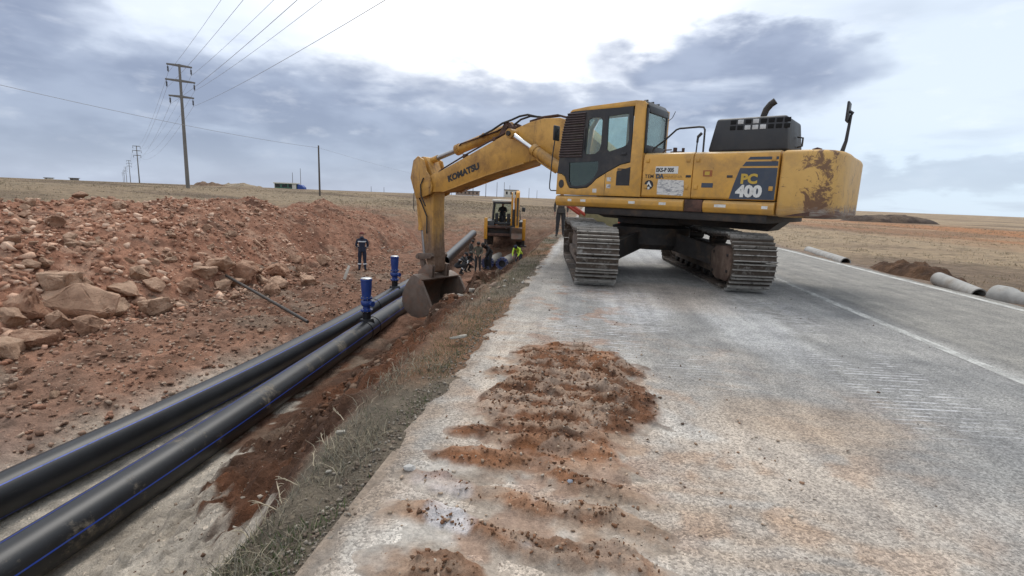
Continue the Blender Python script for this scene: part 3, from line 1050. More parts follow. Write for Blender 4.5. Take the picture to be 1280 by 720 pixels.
def marking(x0, x1, y0, y1, material):
    yy = axis_steps([(y0, min(y1, 40), .25, .6)] + ([(40, y1, 2, 60)] if y1 > 40 else []))
    V = []
    for x in (x0, x1):
        for q in yy:
            V.append((x, q, 0.004))
    V = np.array(V)
    V[:, 2] += (fbm(V[:, 0], V[:, 1], .6, 3, 123) - .5) * .014 * sm(700, 200, V[:, 1])
    n = len(yy)
    i = np.arange(n - 1)
    F = np.stack([i, i + n, i + n + 1, i + 1], 1)
    return np_mesh('lane_marking', V, F, material, parent=road)


marking(3.86, 3.99, 1.0, 1500, paint_mat('worn_centre_paint', .36, .62, (.58, .57, .53)))
marking(6.80, 6.92, 1.0, 1500, paint_mat('worn_edge_paint', .28, .52, (.58, .57, .53)))

# ---- soil pressed onto the road
def soil_h(X, Y):
    mk = dirt_mask(X, Y)
    n = fbm(X, Y, 3, 4, 131); nf = fbm(X, Y, 11, 4, 132); nn = fbm(X, Y, 1.4, 3, 137)
    tracks = .5 + .5 * np.sin((Y + .10 * X + (n - .5) * .16 + (nn - .5) * .25) * 2 * math.pi / .20)
    tracks = sm(.15, .85, tracks) * sm(.75, .45, np.abs(X + .15))
    chunk = np.abs(fbm(X, Y, 7.0, 4, 138) - .5) * 2
    grit = fbm(X, Y, 22, 3, 140, .65)
    h = sm(.05, .35, mk) * .008 + mk * (.006 + .022 * n + .034 * tracks * sm(.25, .45, nn) + .035 * chunk * sm(.3, .7, mk) + .02 * chunk + .07 * np.abs(nf - .5) + .10 * np.clip(grit - .45, 0, 1))
    return h - .007 + (fbm(X, Y, .6, 3, 123) - .5) * .014, mk, n, nf, nn, tracks, grit


def soil_on_road():
    st = .016
    x = np.arange(-1.02, 1.30, st); y = np.arange(1.0, 5.35, st)
    X, Y = np.meshgrid(x, y)
    Z, mk, n, nf, nn, tracks, grit = soil_h(X, Y)
    b = mixc(np.broadcast_to(C_(.18, .085, .046), X.shape + (3,)), C_(.10, .052, .032), sm(.5, .64, nf + (grit - .5) * .4))
    b = mixc(b, C_(.36, .255, .185), sm(.5, .9, tracks) * sm(.36, .52, n) * .75)
    b = mixc(b, C_(.29, .12, .05), sm(.56, .66, fbm(X, Y, 1.5, 3, 135)) * .6)
    b = mixc(b, C_(.38, .275, .20), sm(3.0, 2.2, Y + (nn - .5) * 1.2) * (.75 - .45 * sm(.4, .65, mk)))
    b = mixc(b, C_(.42, .33, .26), sm(.60, .70, fbm(X, Y, 5.0, 4, 139)) * .5)
    b = mixc(b, C_(.66, .65, .66), sm(.64, .72, fbm(X, Y, 1.8, 4, 136)) * sm(2.6, 2.0, Y) * .8)
    c = mixc(road_cols(X, Y) * 1.12, b, sm(.08, .50, mk + (nf - .5) * .45))
    f = grid_faces(len(y), len(x))
    kp = Z.ravel()[f].max(axis=1) > -.004
    o = np_mesh('soil_spill', np.stack([X, Y, Z], -1).reshape(-1, 3), f[kp], M['soil_road'], c.reshape(-1, 3), smooth=True)
    tag(o, kind='structure')


soil_on_road()
# ================================================================== EXCAVATOR
EXC = empty('excavator', (1.43, 11.28, 0.0), R(149), 'big yellow crawler excavator standing on the road, bucket lowered into the trench', 'excavator')
TR = R(95 - 149)
TOFF = Matrix.Rotation(-R(149), 3, 'Z') @ Vector((-.17, 0, 0))          # undercarriage heading relative to the upper structure


M['guard'] = mat('rusty_guard', (.10, .062, .045), .8, .1, .35, 4, dirt=(.21, .15, .11), dirt_amt=(.44, .66), dscale=3, bump=.4, bscale=20)


def undercarriage():
    cf = MB()
    cf.lathe([(.72, .52), (.80, .62), (.80, .95), (.62, 1.0), (.62, 1.08)], 28)
    for sx in (1, -1):
        for sy in (1, -1):
            m = Matrix.Identity(4)
            pts = [(.15 * sx, .2 * sy, .55), (1.35 * sx, 1.05 * sy, .30)]
            v = []
            for (x, y, z), w, h in ((pts[0], .34, .38), (pts[1], .26, .34)):
                for dx in (-w, w):
                    for dz in (0, h):
                        v.append((x + dx, y, z + dz))
            cf.mesh(v, [(0, 1, 3, 2), (4, 6, 7, 5), (0, 4, 5, 1), (2, 3, 7, 6), (1, 5, 7, 3), (0, 2, 6, 4)])
    o = cf.build('centre_frame', M['grease'], EXC)
    o.rotation_euler.z = TR
    o.location = TOFF * .5
    sr = MB()
    sr.lathe([(.70, 1.0), (.78, 1.02), (.78, 1.14), (.66, 1.16), (.66, 1.22)], 36)
    for k in range(24):
        a = k * 2 * math.pi / 24
        sr.lathe([(.022, 0), (.022, .04)], 6, Matrix.Translation((.72 * math.cos(a), .72 * math.sin(a), 1.0)))
    sr.build('swing_ring', M['grease'], EXC)
    # shoe (shared mesh): plate with three grousers, two bolt heads rows left to the relief
    sh = MB()
    sh.box(-.102, .112, -.35, .35, -.012, .012, 0)
    for gx, gh in ((-.095, .062), (.005, .050), (.100, .050)):
        sh.prism([(gx - .012, .010), (gx + .012, .010), (gx + .006, .012 + gh), (gx - .006, .012 + gh)], -.35, .35)
    for gy in (-.12, .12):
        sh.box(-.10, .10, gy - .025, gy + .025, -.075, -.012)
    shoe = sh.data('track_shoe', 30)
    shoe.materials.append(M['shoe'])
    # loop
    hl, zc, rr = 2.12, .495, .435
    pts = []
    Lb = 2 * hl; La = math.pi * rr
    tot = 2 * Lb + 2 * La
    n = 50
    for k in range(n):
        s = (k + .3) * tot / n
        if s < Lb:
            x, z, a = -hl + s, zc - rr, math.pi
        elif s < Lb + La:
            q = (s - Lb) / rr
            x, z, a = hl + rr * math.sin(q), zc - rr * math.cos(q), math.pi - q
        elif s < 2 * Lb + La:
            d = s - Lb - La
            sag = -.035 * math.sin(math.pi * 2 * d / Lb) ** 2
            x, z, a = hl - d, zc + rr + sag, 0.0
        else:
            q = (s - 2 * Lb - La) / rr
            x, z, a = -hl - rr * math.sin(q), zc + rr * math.cos(q), -q
        pts.append((x, z, a))
    for side in (1, -1):
        Y = 1.28 * side
        tf = MB()
        tf.prism([(-1.75, .28), (-1.55, .20), (1.55, .20), (1.75, .28), (1.85, .54), (1.45, .70), (-1.4, .72), (-1.85, .56)], Y - .17, Y + .17, .03)
        tf.prism([(-1.9, .34), (-1.6, .30), (-1.6, .68), (-1.9, .64)], Y - .26, Y + .26, .02)
        tf.box(-1.5, 1.5, Y - .24, Y + .24, .20, .34, .02)
        tf.box(-.9, .9, Y - .28, Y + .28, .36, .44, .02)
        fr = tf.build('track_frame', M['frame_dust'], EXC)
        fr.rotation_euler.z = TR
        fr.location = TOFF
        for (x, z, a) in pts:
            o = link('track_shoe', shoe, None, fr)
            o.location = (x, Y, z)
            o.rotation_euler = (R(rnd.uniform(-.6, .6)), a + R(rnd.uniform(-2.5, 2.5)), 0)
        rot = Matrix.Translation((0, Y, 0)) @ Matrix.Rotation(math.pi / 2, 4, 'X')
        idl = MB()
        idl.lathe([(.10, -.13), (.32, -.13), (.36, -.09), (.36, -.05), (.40, -.04), (.40, .04), (.36, .05), (.36, .09), (.32, .13), (.10, .13)], 28, Matrix.Translation((hl, Y, zc)) @ Matrix.Rotation(math.pi / 2, 4, 'X'))
        idl.lathe([(.13, -.24), (.13, .24)], 16, Matrix.Translation((hl, Y, zc)) @ Matrix.Rotation(math.pi / 2, 4, 'X'))
        idl.build('idler', M['frame_dust'], fr)
        sp = MB()
        tp = []
        for k in range(42):
            a = k * 2 * math.pi / 42
            rad = .405 if k % 2 else .35
            tp.append((-hl + rad * math.cos(a), zc + rad * math.sin(a)))
        sp.prism(tp, Y - .035, Y + .035)
        sp.lathe([(.10, -.30), (.20, -.29), (.24, -.25), (.26, -.10), (.28, .02), (.28, .10), (.24, .22), (.10, .24)], 24,
                 Matrix.Translation((-hl, Y, zc)) @ Matrix.Rotation(math.pi / 2 * side, 4, 'X'))
        for k in range(14):
            a = k * 2 * math.pi / 14
            for yo in (-.24, .17):
                sp.box(-hl + .19 * math.cos(a) - .015, -hl + .19 * math.cos(a) + .015, Y + yo * side - .05, Y + yo * side + .05, zc + .19 * math.sin(a) - .015, zc + .19 * math.sin(a) + .015)
        sp.build('sprocket', M['grease'], fr)
        dg_ = MB()
        iy = -side
        gp = [(-hl - .30, .30), (-hl - .18, .17), (-1.75, .15), (-1.45, .24), (-1.40, .62), (-1.65, .74), (-hl - .05, .78), (-hl - .26, .66), (-hl - .33, .48)]
        ya, yb = Y + iy * .19, Y + iy * .345
        dg_.prism(gp, min(ya, yb), max(ya, yb), .035)
        dgo = dg_.build('drive_guard', M['guard'], fr)
        for bx, bz in ((-hl - .2, .35), (-hl - .18, .62), (-1.6, .62), (-1.6, .28)):
            bt = MB(); bt.lathe([(.028, 0), (.028, .02)], 6, Matrix.Translation((bx, yb, bz)) @ Matrix.Rotation(-math.pi / 2 * iy, 4, 'X'))
            bt.build('bolt', M['grease'], dgo)
        for k in range(8):
            ro = MB()
            ro.lathe([(.06, -.2), (.11, -.18), (.11, -.06), (.085, -.05), (.085, .05), (.11, .06), (.11, .18), (.06, .2)], 14,
                     Matrix.Translation((-1.55 + k * .445, Y, .185)) @ Matrix.Rotation(math.pi / 2, 4, 'X'))
            ro.build('track_roller', M['grease'], fr)
        for k in (-.7, .75):
            ro = MB()
            ro.lathe([(.05, -.16), (.085, -.14), (.085, .14), (.05, .16)], 14, Matrix.Translation((k, Y, .79)) @ Matrix.Rotation(math.pi / 2, 4, 'X'))
            ro.build('carrier_roller', M['grease'], fr)


undercarriage()

XD, YD = (-1, 0, 0), (0, 0, 1)      # reading directions on the left flank


def upper():
    # deck
    d = MB()
    d.prism([(1.45, -.45), (1.45, .45), (.9, .55), (.9, 1.42), (-2.5, 1.42), (-2.5, -1.42), (.9, -1.42), (.9, -.55)], 1.18, 1.33, .02, axis='Z')
    d.prism([(-2.3, 1.02), (1.0, 1.10), (1.3, 1.2), (-2.5, 1.2)], -.42, .42)
    d.build('deck', M['grease'], EXC)
    for s in (1, -1):
        sk = MB()
        if s > 0:
            segs = [(1.56, -1.14), (-1.48, -2.60)]
        else:
            segs = [(1.2, -2.60)]
        for a, b in segs:
            sk.prism([(1.15 * s, 1.535), (1.36 * s, 1.535), (1.47 * s, 1.525), (1.51 * s, 1.48), (1.51 * s, 1.40), (1.47 * s, 1.325), (1.36 * s, 1.31), (1.15 * s, 1.31)], b, a, .012, axis='X')
        sk.build('side_skirt', M['yellow'], EXC)
    bl = MB()
    bl.box(-1.47, -1.15, 1.12, 1.48, 1.32, 1.53, .015)
    bl.build('skirt_gap_plate', M['rust'], EXC)
    # stickers along the skirt
    for x0, w in ((-.10, .13), (-.70, .13), (-1.68, .19), (-2.42, .09), (.95, .12), (1.25, .09)):
        st = MB()
        st.box(x0 - w, x0, 1.5105, 1.5125, 1.415, 1.462)
        st.build('sticker', M['decal_white'], EXC)
    # flank doors
    def door(x0, x1, z0, z1, name='side_door'):
        b = MB()
        b.prism([(.62, z0), (1.475, z0), (1.498, z0 + .03), (1.498, z1 - .10), (1.475, z1 - .03), (1.40, z1), (.62, z1)], x1 + .006, x0 - .006, .010, axis='X')
        return b.build(name, M['yellow'], EXC)
    d1 = door(-.335, -1.255, 1.545, 2.335)
    d2 = door(-1.255, -2.60, 1.545, 2.330)
    inn = MB()
    inn.box(-2.58, -.33, -.62, .64, 1.33, 2.28, .02)
    inn.build('engine_bay', M['grease'], EXC)
    rb = MB()
    rb.prism([(-.64, 1.54), (-1.47, 1.54), (-1.498, 1.58), (-1.498, 2.22), (-1.44, 2.32), (-.64, 2.33)], -2.60, .55, .015, axis='X')
    rb.prism([(-.70, 1.54), (-1.45, 1.54), (-1.48, 1.58), (-1.48, 1.92), (-1.42, 2.0), (-.70, 2.02)], .57, 1.25, .015, axis='X')
    rb.build('right_body', M['yellow'], EXC)
    # handles / latches on the doors
    for x, par in ((-1.42, d2),):
        h = MB(); h.box(x - .17, x - .02, 1.4985, 1.503, 1.92, 2.02)
        h.build('decal', M['orange_sticker'], par)
        h = MB(); h.box(x - .13, x - .05, 1.5035, 1.506, 1.94, 2.0)
        h.build('decal', M['decal_yellow'], par)
        h = MB(); h.box(x - .20, x - .01, 1.4985, 1.503, 1.735, 1.81)
        h.build('decal', M['navy'], par)
    for x in (-.42, -1.17, -1.33, -2.52):
        for z in (1.70, 2.16):
            h = MB(); h.box(x - .03, x + .03, 1.4985, 1.512, z, z + .07, .004)
            h.build('hinge', M['yellow'], d1 if x > -1.25 else d2)
    for x, par in ((-1.19, d1), (-1.88, d2)):
        h = MB(); h.box(x - .045, x + .045, 1.4985, 1.506, 1.90, 1.94, .004)
        h.build('door_latch', M['black'], par)
    # PC 400 panel
    p = MB()
    p.prism([(-1.90, 1.56), (-2.585, 1.56), (-2.585, 2.055), (-2.03, 2.055), (-1.955, 1.80)], 1.4985, 1.5015)
    p.prism([(-2.06, 2.085), (-2.585, 2.085), (-2.585, 2.155), (-2.11, 2.155)], 1.4985, 1.5015)
    p.prism([(-2.13, 2.185), (-2.585, 2.185), (-2.585, 2.228), (-2.165, 2.228)], 1.4985, 1.5015)
    p.build('decal_panel', M['navy'], d2)
    text_obj('PC', .205, 'lettering', M['decal_yellow'], d2, (-2.055, 1.503, 1.815), XD, YD, .010, .003, xs=1.02)
    text_obj('400', .245, 'lettering', M['decal_white'], d2, (-2.005, 1.503, 1.605), XD, YD, .014, .003, xs=1.05)
    # fleet plate, name, emblem, sticker on the front door
    pl = MB(); pl.box(-1.0, -.585, 1.4985, 1.502, 1.965, 2.09)
    pl.build('plate', M['decal_white'], d1)
    text_obj('EKS-P 005', .098, 'lettering', M['decal_black'], d1, (-.595, 1.503, 1.995), XD, YD, .0035, .002, xs=.80)
    text_obj('TEM', .088, 'lettering', M['decal_black'], d1, (-.385, 1.4990, 1.888), XD, YD, .001, .002, xs=1.05)
    text_obj('DA', .098, 'lettering', M['navy'], d1, (-.60, 1.4990, 1.885), XD, YD, .008, .002, xs=1.0)
    text_obj('MAKINA', .060, 'lettering', M['decal_faded'], d1, (-.755, 1.4990, 1.893), XD, YD, .000, .002, xs=1.45)
    ws = MB(); ws.prism([(-.645, 1.60), (-1.12, 1.585), (-1.13, 1.70), (-1.115, 1.85), (-.65, 1.865), (-.635, 1.75)], 1.4985, 1.5015)
    ws.build('sticker', M['white_sticker'], d1)
    em = MB()
    n = 28
    em.lathe([(.085, 0), (.085, .002)], n, Matrix.Translation((-.475, 1.4985, 1.765)) @ Matrix.Rotation(-math.pi / 2, 4, 'X'))
    em.build('emblem', M['decal_black'], d1)
    e2 = MB()
    e2.prism([(-.475, 1.835), (-.535, 1.735), (-.505, 1.735), (-.475, 1.785), (-.445, 1.735), (-.415, 1.735)], 1.5010, 1.5030)
    e2.prism([(-.455, 1.685), (-.495, 1.685), (-.495, 1.73), (-.455, 1.73)], 1.5010, 1.5030)
    e2.build('emblem', M['decal_white'], d1)
    # counterweight
    cw = MB()
    outl = [(-2.615, 1.50), (-3.02, 1.50), (-3.20, 1.45), (-3.35, 1.31), (-3.43, 1.05), (-3.455, .6), (-3.44, 0)]
    outl = outl + [(x, -y) for x, y in outl[::-1][1:]]
    cw.prism(outl, 1.30, 2.325, .07, axis='Z', seg=3)
    c = cw.build('counterweight', M['yellow_cw'], EXC, 50)
    sc = MB()
    for (pts) in ([(-2.75, 1.315), (-3.10, 1.34), (-3.10, 1.40), (-2.9, 1.36)],):
        sc.prism(pts, 1.499, 1.5035)
    sc.build('scraped_edge', M['rust'], c)
    for s in (1, -1):
        eye = MB()
        eye.tube([(-2.98, s * 1.15, 2.31), (-2.98, s * 1.15, 2.345), (-3.03, s * 1.15, 2.36), (-3.08, s * 1.15, 2.345), (-3.08, s * 1.15, 2.31)], .025, 8)
        eye.build('lifting_eye', M['rust'], c)
    # engine hood
    def hood():
        hb = bmesh.new()
        x0, x1, y0, y1, z0, z1 = -1.37, -2.63, .05, 1.22, 2.34, 2.90
        lo = [(x0, y0), (x1, y0), (x1, y1), (x0, y1)]
        hi = [(x0 - .09, y0 + .06), (x1 + .07, y0 + .06), (x1 + .07, y1 - .06), (x0 - .09, y1 - .06)]
        b = MB()
        v = [(x, y, z0) for x, y in lo] + [(x, y, z1) for x, y in hi]
        b2 = bmesh.new()
        bv = [b2.verts.new(q) for q in v]
        for f in ((3, 2, 1, 0), (4, 5, 6, 7), (0, 1, 5, 4), (1, 2, 6, 5), (2, 3, 7, 6), (3, 0, 4, 7)):
            b2.faces.new([bv[i] for i in f])
        bmesh.ops.bevel(b2, geom=b2.edges[:], offset=.05, segments=3, affect='EDGES', profile=.5)
        hb.free()
        b._merge(b2)
        return b.build('engine_hood', M['hood'], EXC)
    hd = hood()
    # vent openings are plates: shade inside and sky showing through put into colour
    M['vent'] = mat('vent_dark', (0.004, 0.004, 0.004), 0.9)
    M['vent_sky_pale'] = mat('vent_sky_pale', (0.50, 0.50, 0.49), 0.7)  # pale tone painted for sky seen through the hood
    for row in range(2):
        for k in range(8):
            x = -1.70 - k * .118
            z = 2.695 + row * .095
            yy = 1.22 - (z - 2.34) / .56 * .06 + .001
            vb = MB()
            vb.box(x - .090, x, yy - .010, yy + .0025, z, z + .070, .004)
            vb.build('vent_opening', M['vent_sky_pale'] if (row == 0 and k in (2, 3, 4)) or (row == 1 and k in (1, 2, 3, 4) and (k + row) % 2 == 0) else M['vent'], hd)
    lt = MB()
    lt.tube([(-2.625, .55, 2.45), (-2.70, .55, 2.47), (-2.70, .55, 2.60), (-2.615, .55, 2.62)], .016, 8)
    lt.build('hood_handle', M['black'], hd)
    ex = MB()
    ex.tube([(-2.06, .6, 2.84), (-2.06, .6, 2.99), (-2.09, .6, 3.09), (-2.15, .6, 3.17), (-2.22, .6, 3.22)], [.052, .052, .054, .056, .058], 16, caps=False)
    ex.tube([(-2.06, .6, 2.84), (-2.06, .6, 2.99), (-2.09, .6, 3.09), (-2.15, .6, 3.17), (-2.22, .6, 3.22)], [.045, .045, .046, .047, .048], 16, caps=True)
    ex.build('exhaust_pipe', M['grease'], hd)
    # rear mirror on its stalk
    mp = MB()
    mp.tube([(-3.02, -1.2, 2.30), (-3.03, -1.2, 2.42)], .05, 10)
    mp.tube([(-3.03, -1.2, 2.42), (-3.09, -1.2, 2.72), (-3.11, -1.2, 3.18), (-3.13, -1.2, 3.22), (-3.08, -1.2, 3.25)], [.045, .03, .024, .03, .03], 8)
    mr = mp.build('mirror_stalk', M['black'], EXC)
    mb = MB()
    mb.box(-3.08, -3.04, -1.35, -1.05, 3.06, 3.42, .02)
    mb.build('mirror', M['black'], mr)
    # deck handrails
    hr = MB()
    hr.tube([(-.42, 1.3, 2.33), (-.42, 1.3, 2.42), (-.62, 1.3, 2.56), (-.82, 1.3, 2.735), (-.88, 1.3, 2.755), (-1.22, 1.3, 2.765), (-1.30, 1.3, 2.755), (-1.325, 1.3, 2.71), (-1.33, 1.3, 2.33)], .017, 8)
    hr.build('handrail', M['black'], EXC)
    h2 = MB()
    h2.tube([(-1.22, 1.33, 2.33), (-1.225, 1.33, 2.50)], .012, 8)
    h2.tube([(-1.225, 1.33, 2.50), (-1.23, 1.33, 2.60)], .020, 8)
    h2.tube([(-1.225, 1.33, 2.59), (-1.29, 1.33, 2.655)], .026, 8)
    h2.build('grab_lever', M['black'], EXC)
    lamp = MB()
    lamp.box(-.92, -.72, 1.10, 1.25, 2.34, 2.37, .005)
    lamp.tube([(-.78, 1.18, 2.36), (-.78, 1.18, 2.44)], .035, 10)
    lamp.tube([(-.93, 1.18, 2.34), (-.93, 1.18, 2.43)], .025, 10)
    lamp.tube([(-.55, 1.2, 2.34), (-.60, 1.2, 2.40), (-.72, 1.19, 2.405)], .012, 8)
    lamp.build('filler_caps', M['rust'], EXC)


upper()


def cab():
    X0, X1, Y0, Y1, Z0, Z1 = 1.53, -.32, .50, 1.50, 1.54, 3.25
    root = None
    # body shell: lower yellow skirt of the cab flank, curved round the door glass
    b = MB()
    low = [(1.555, 1.545), (-.32, 1.545), (-.30, 3.19), (-.27, 3.245), (-.13, 3.245), (-.09, 3.19), (-.075, 2.165), (.13, 2.12), (.40, 1.985), (.62, 1.86), (.72, 1.76), (.82, 1.69), (1.05, 1.665), (1.24, 1.675), (1.30, 1.76), (1.36, 1.90), (1.44, 1.955), (1.545, 1.965)]
    b.prism(low, 1.455, 1.505, .008)
    shell = b.build('cab', M['yellow'], EXC)
    rf = MB()
    rp = [(1.26, 3.20), (1.32, 3.155), (1.30, 3.135), (-.10, 3.17), (-.29, 3.185), (-.30, 3.20), (-.24, 3.25), (-.10, 3.268), (.9, 3.235)]
    rf.prism(rp, .52, 1.50, .02)
    rf.build('roof', M['yellow'], shell)
    op = MB()
    op.prism([(-.345, 3.05), (-.33, 3.17), (-.25, 3.262), (-.05, 3.268), (-.05, 3.20), (-.25, 3.19), (-.30, 3.05)], .55, 1.40, .01)
    for y in (.7, .95, 1.2):
        op.tube([(-.12, y, 3.26), (-.12, y, 3.30), (-.19, y, 3.30)], .018, 6)
    op.build('rear_roof_trim', M['black'], shell)
    # far flank, front and back frames
    fr = MB()
    fr.prism([(1.555, 1.545), (-.32, 1.545), (-.30, 3.19), (1.27, 3.17), (1.44, 2.9), (1.53, 2.2)], .50, .53)
    sh2 = MB()
    fr.b.free()
    fr = MB()
    fr.box(-.32, 1.50, .50, .53, 1.545, 2.05)
    fr.prism([(-.32, 2.05), (-.20, 2.05), (-.19, 3.17), (-.30, 3.18)], .50, .55, .01)
    fr.prism([(.42, 2.05), (.54, 2.05), (.54, 3.17), (.42, 3.17)], .50, .55, .01)
    fr.prism([(1.53, 1.55), (1.46, 1.55), (1.44, 2.2), (1.34, 2.95), (1.20, 3.17), (1.28, 3.19), (1.42, 2.97), (1.53, 2.2)], .50, .56, .01)
    fr.box(-.32, -.27, .55, 1.46, 1.545, 2.36, .01)
    fr.box(-.33, -.27, .50, .60, 2.30, 3.19, .01)
    fr.box(1.47, 1.55, .52, 1.46, 1.545, 1.80, .01)
    fr.build('cab_frame', M['yellow'], shell)
    # black window surround on the near flank
    bk = MB()
    ring = [(1.545, 1.975), (1.505, 2.35), (1.455, 2.75), (1.385, 3.06), (1.30, 3.15), (1.20, 3.165), (-.06, 3.165), (-.075, 2.18), (.13, 2.135), (.40, 2.0), (.62, 1.875), (.72, 1.775), (.83, 1.705), (1.05, 1.68), (1.23, 1.69), (1.29, 1.775), (1.35, 1.915), (1.44, 1.97)]

    def pane_ring(outer, holes, y0, y1, name, material, par):
        """plate with holes: triangulated by bmesh"""
        b2 = bmesh.new()
        loops = []
        for poly in [outer] + holes:
            vs_ = [b2.verts.new((x, y0, z)) for x, z in poly]
            es = [b2.edges.new((vs_[i], vs_[(i + 1) % len(vs_)])) for i in range(len(vs_))]
            loops += es
        bmesh.ops.triangle_fill(b2, use_beauty=True, edges=loops)
        r = bmesh.ops.extrude_face_region(b2, geom=b2.faces[:])
        for v in [g for g in r['geom'] if isinstance(g, bmesh.types.BMVert)]:
            v.co.y = y1
        m = MB()
        m._merge(b2)
        return m.build(name, material, par, 30)
    win_rear = [(.445, 3.02), (.02, 3.05), (-.015, 2.56), (.02, 2.49), (.10, 2.45), (.39, 2.37), (.435, 2.42)]
    win_mid = [(.875, 2.98), (.80, 3.02), (.70, 3.02), (.60, 3.00), (.565, 2.95), (.565, 2.50), (.60, 2.40), (.68, 2.34), (.90, 2.33), (.91, 2.36)]
    win_low = [(1.27, 2.18), (.60, 2.20), (.60, 2.02), (.66, 1.91), (.76, 1.80), (.86, 1.745), (1.04, 1.72), (1.20, 1.73), (1.25, 1.80)]
    win_front = [(1.02, 2.32), (1.42, 2.30), (1.395, 2.65), (1.33, 2.98), (1.24, 3.10), (.98, 3.12)]
    bkp = pane_ring(ring, [win_rear, win_mid, win_low, win_front], 1.47, 1.503, 'door_surround', M['black'], shell)

    def pane(poly, y, name, material, par):
        m = MB()
        m.prism(poly, y, y + .006)
        return m.build(name, material, par, 0)
    pane(win_rear, 1.478, 'pane', M['glass'], bkp)
    pane(win_mid, 1.478, 'pane', M['glass'], bkp)
    pane(win_low, 1.478, 'pane', M['glass_green_refl'], bkp)
    dh = MB()
    dh.box(.02, .12, 1.503, 1.52, 2.30, 2.345, .01)
    dh.build('door_latch', M['black'], bkp)
    dh = MB()
    dh.tube([(.93, 1.515, 2.42), (.93, 1.53, 2.45), (.93, 1.53, 2.80), (.93, 1.515, 2.84)], .012, 8)
    dh.build('door_handle', M['black'], bkp)
    # pleated sunshade over the front half of the door glass
    n = 18
    for k in range(n):
        z0 = 2.28 + k * (3.14 - 2.28) / n
        z1 = z0 + (3.14 - 2.28) / n
        def fx(z):
            return float(np.interp(z, [1.97, 2.35, 2.75, 3.06, 3.15], [1.545, 1.505, 1.455, 1.385, 1.30])) + .004
        xr0 = .955 + .05 * ((z0 - 2.28) / .86 - .5) * -.8
        wob = rnd.uniform(-.008, .008)
        m = MB()
        v = [(fx(z0), 1.506, z0), (xr0, 1.506, z0 + wob), (xr0, 1.506, z1 + wob), (fx(z1), 1.506, z1), (fx(z0), 1.530, z0 + .030), (xr0, 1.530, z0 + .030 + wob)]
        m.mesh(v, [(0, 1, 5, 4), (4, 5, 2, 3), (0, 4, 3), (1, 2, 5), (0, 3, 2, 1)])
        sl = m.build('shade_pleat', M['shade'], bkp, 0)
        e = MB()
        e.tube([(fx(z0) - .005, 1.532, z0 + .030), ((fx(z0) + xr0) / 2, 1.532, z0 + .026 + wob), (xr0, 1.532, z0 + .030 + wob)], .0042, 5)
        e.build('pleat_edge', M['shade_edge'], bkp)
    # vent grille, filler disc, seams on the flank
    vg = MB()
    for k in range(9):
        vg.box(-.075, .175, 1.5055, 1.512, 1.765 + k * .034, 1.785 + k * .034)
    vg.prism([(.19, 1.745), (-.09, 1.745), (-.09, 2.085), (.19, 2.0)], 1.5050, 1.5075)
    vg.build('vent_grille', M['black'], shell)
    fd = MB()
    fd.lathe([(.062, 0), (.062, .006)], 20, Matrix.Translation((1.43, 1.505, 1.76)) @ Matrix.Rotation(-math.pi / 2, 4, 'X') @ Matrix.Scale(1.35, 4, (0, 1, 0)))
    fd.build('filler_cover', M['black'], shell)
    sm_ = MB()
    sm_.box(.425, .432, 1.5052, 1.5075, 1.55, 1.98)
    sm_.build('door_seam', M['decal_black'], shell)
    for x, z in ((.60, 1.60), (.30, 1.82), (.30, 1.69)):
        s_ = MB(); s_.box(x, x + .09, 1.5052, 1.5075, z, z + .075)
        s_.build('decal', M['white_sticker'], shell)
    # rear window
    rp_ = MB()
    rp_.box(-.325, -.318, .60, 1.44, 2.36, 3.10)
    rp_.build('rear_pane', M['glass'], shell, 0)
    rw = MB()
    rw.box(-.34, -.30, 1.42, 1.47, 2.34, 3.12, .008)
    rw.box(-.34, -.30, .58, .63, 2.34, 3.12, .008)
    rw.box(-.345, -.30, .58, 1.47, 2.335, 2.48, .008)
    rw.build('rear_window_frame', M['black'], shell)
    # windscreen and far panes
    fp = MB(); fp.prism([(1.54, 1.80), (1.53, 2.2), (1.43, 2.95), (1.30, 3.16), (1.295, 3.16), (1.42, 2.95), (1.52, 2.2), (1.53, 1.80)], .56, 1.46)
    fp.build('windscreen', M['glass'], shell, 0)
    sp_ = MB(); sp_.prism([(1.42, 2.06), (1.40, 2.4), (1.30, 2.95), (1.2, 3.14), (-.25, 3.15), (-.26, 2.06)], .512, .518)
    sp_.build('side_pane', M['glass'], shell, 0)
    fl = MB()
    fl.box(-.30, 1.48, .53, 1.46, 1.55, 1.60)
    fl.box(.98, 1.45, .60, .86, 1.6, 2.28, .03)
    fl.box(.75, .85, 1.15, 1.35, 1.60, 2.16, .03)
    fl.box(.75, .85, .62, .78, 1.60, 2.16, .03)
    fl.tube([(.80, 1.25, 2.16), (.86, 1.24, 2.32)], .02, 8)
    fl.build('console', M['interior'], shell)
    st = MB()
    st.box(.15, .70, .78, 1.26, 1.86, 2.02, .05)
    st.prism([(.10, 2.0), (.22, 2.0), (.14, 2.62), (.10, 2.66), (.0, 2.66), (-.02, 2.60)], .80, 1.24, .03)
    st.prism([(.10, 2.68), (.03, 2.68), (.02, 2.84), (.09, 2.84)], .90, 1.14, .02)
    st.box(.2, .6, .86, 1.18, 1.6, 1.86, .03)
    st.build('seat', M['seat'], shell)
    # front mirror on bent bracket, aerial
    mm = MB()
    mm.tube([(1.62, 1.48, 1.62), (1.70, 1.48, 1.62), (1.735, 1.48, 1.66), (1.74, 1.48, 1.75), (1.70, 1.48, 2.35), (1.665, 1.48, 2.62), (1.60, 1.46, 2.85)], .012, 8)
    mm.tube([(1.62, 1.48, 1.62), (1.53, 1.46, 1.62)], .012, 8)
    mk = mm.build('mirror_bracket', M['black'], shell)
    mq = MB()
    mq.box(1.61, 1.655, 1.38, 1.58, 2.62, 2.92, .025)
    mq.build('mirror', M['black'], mk)
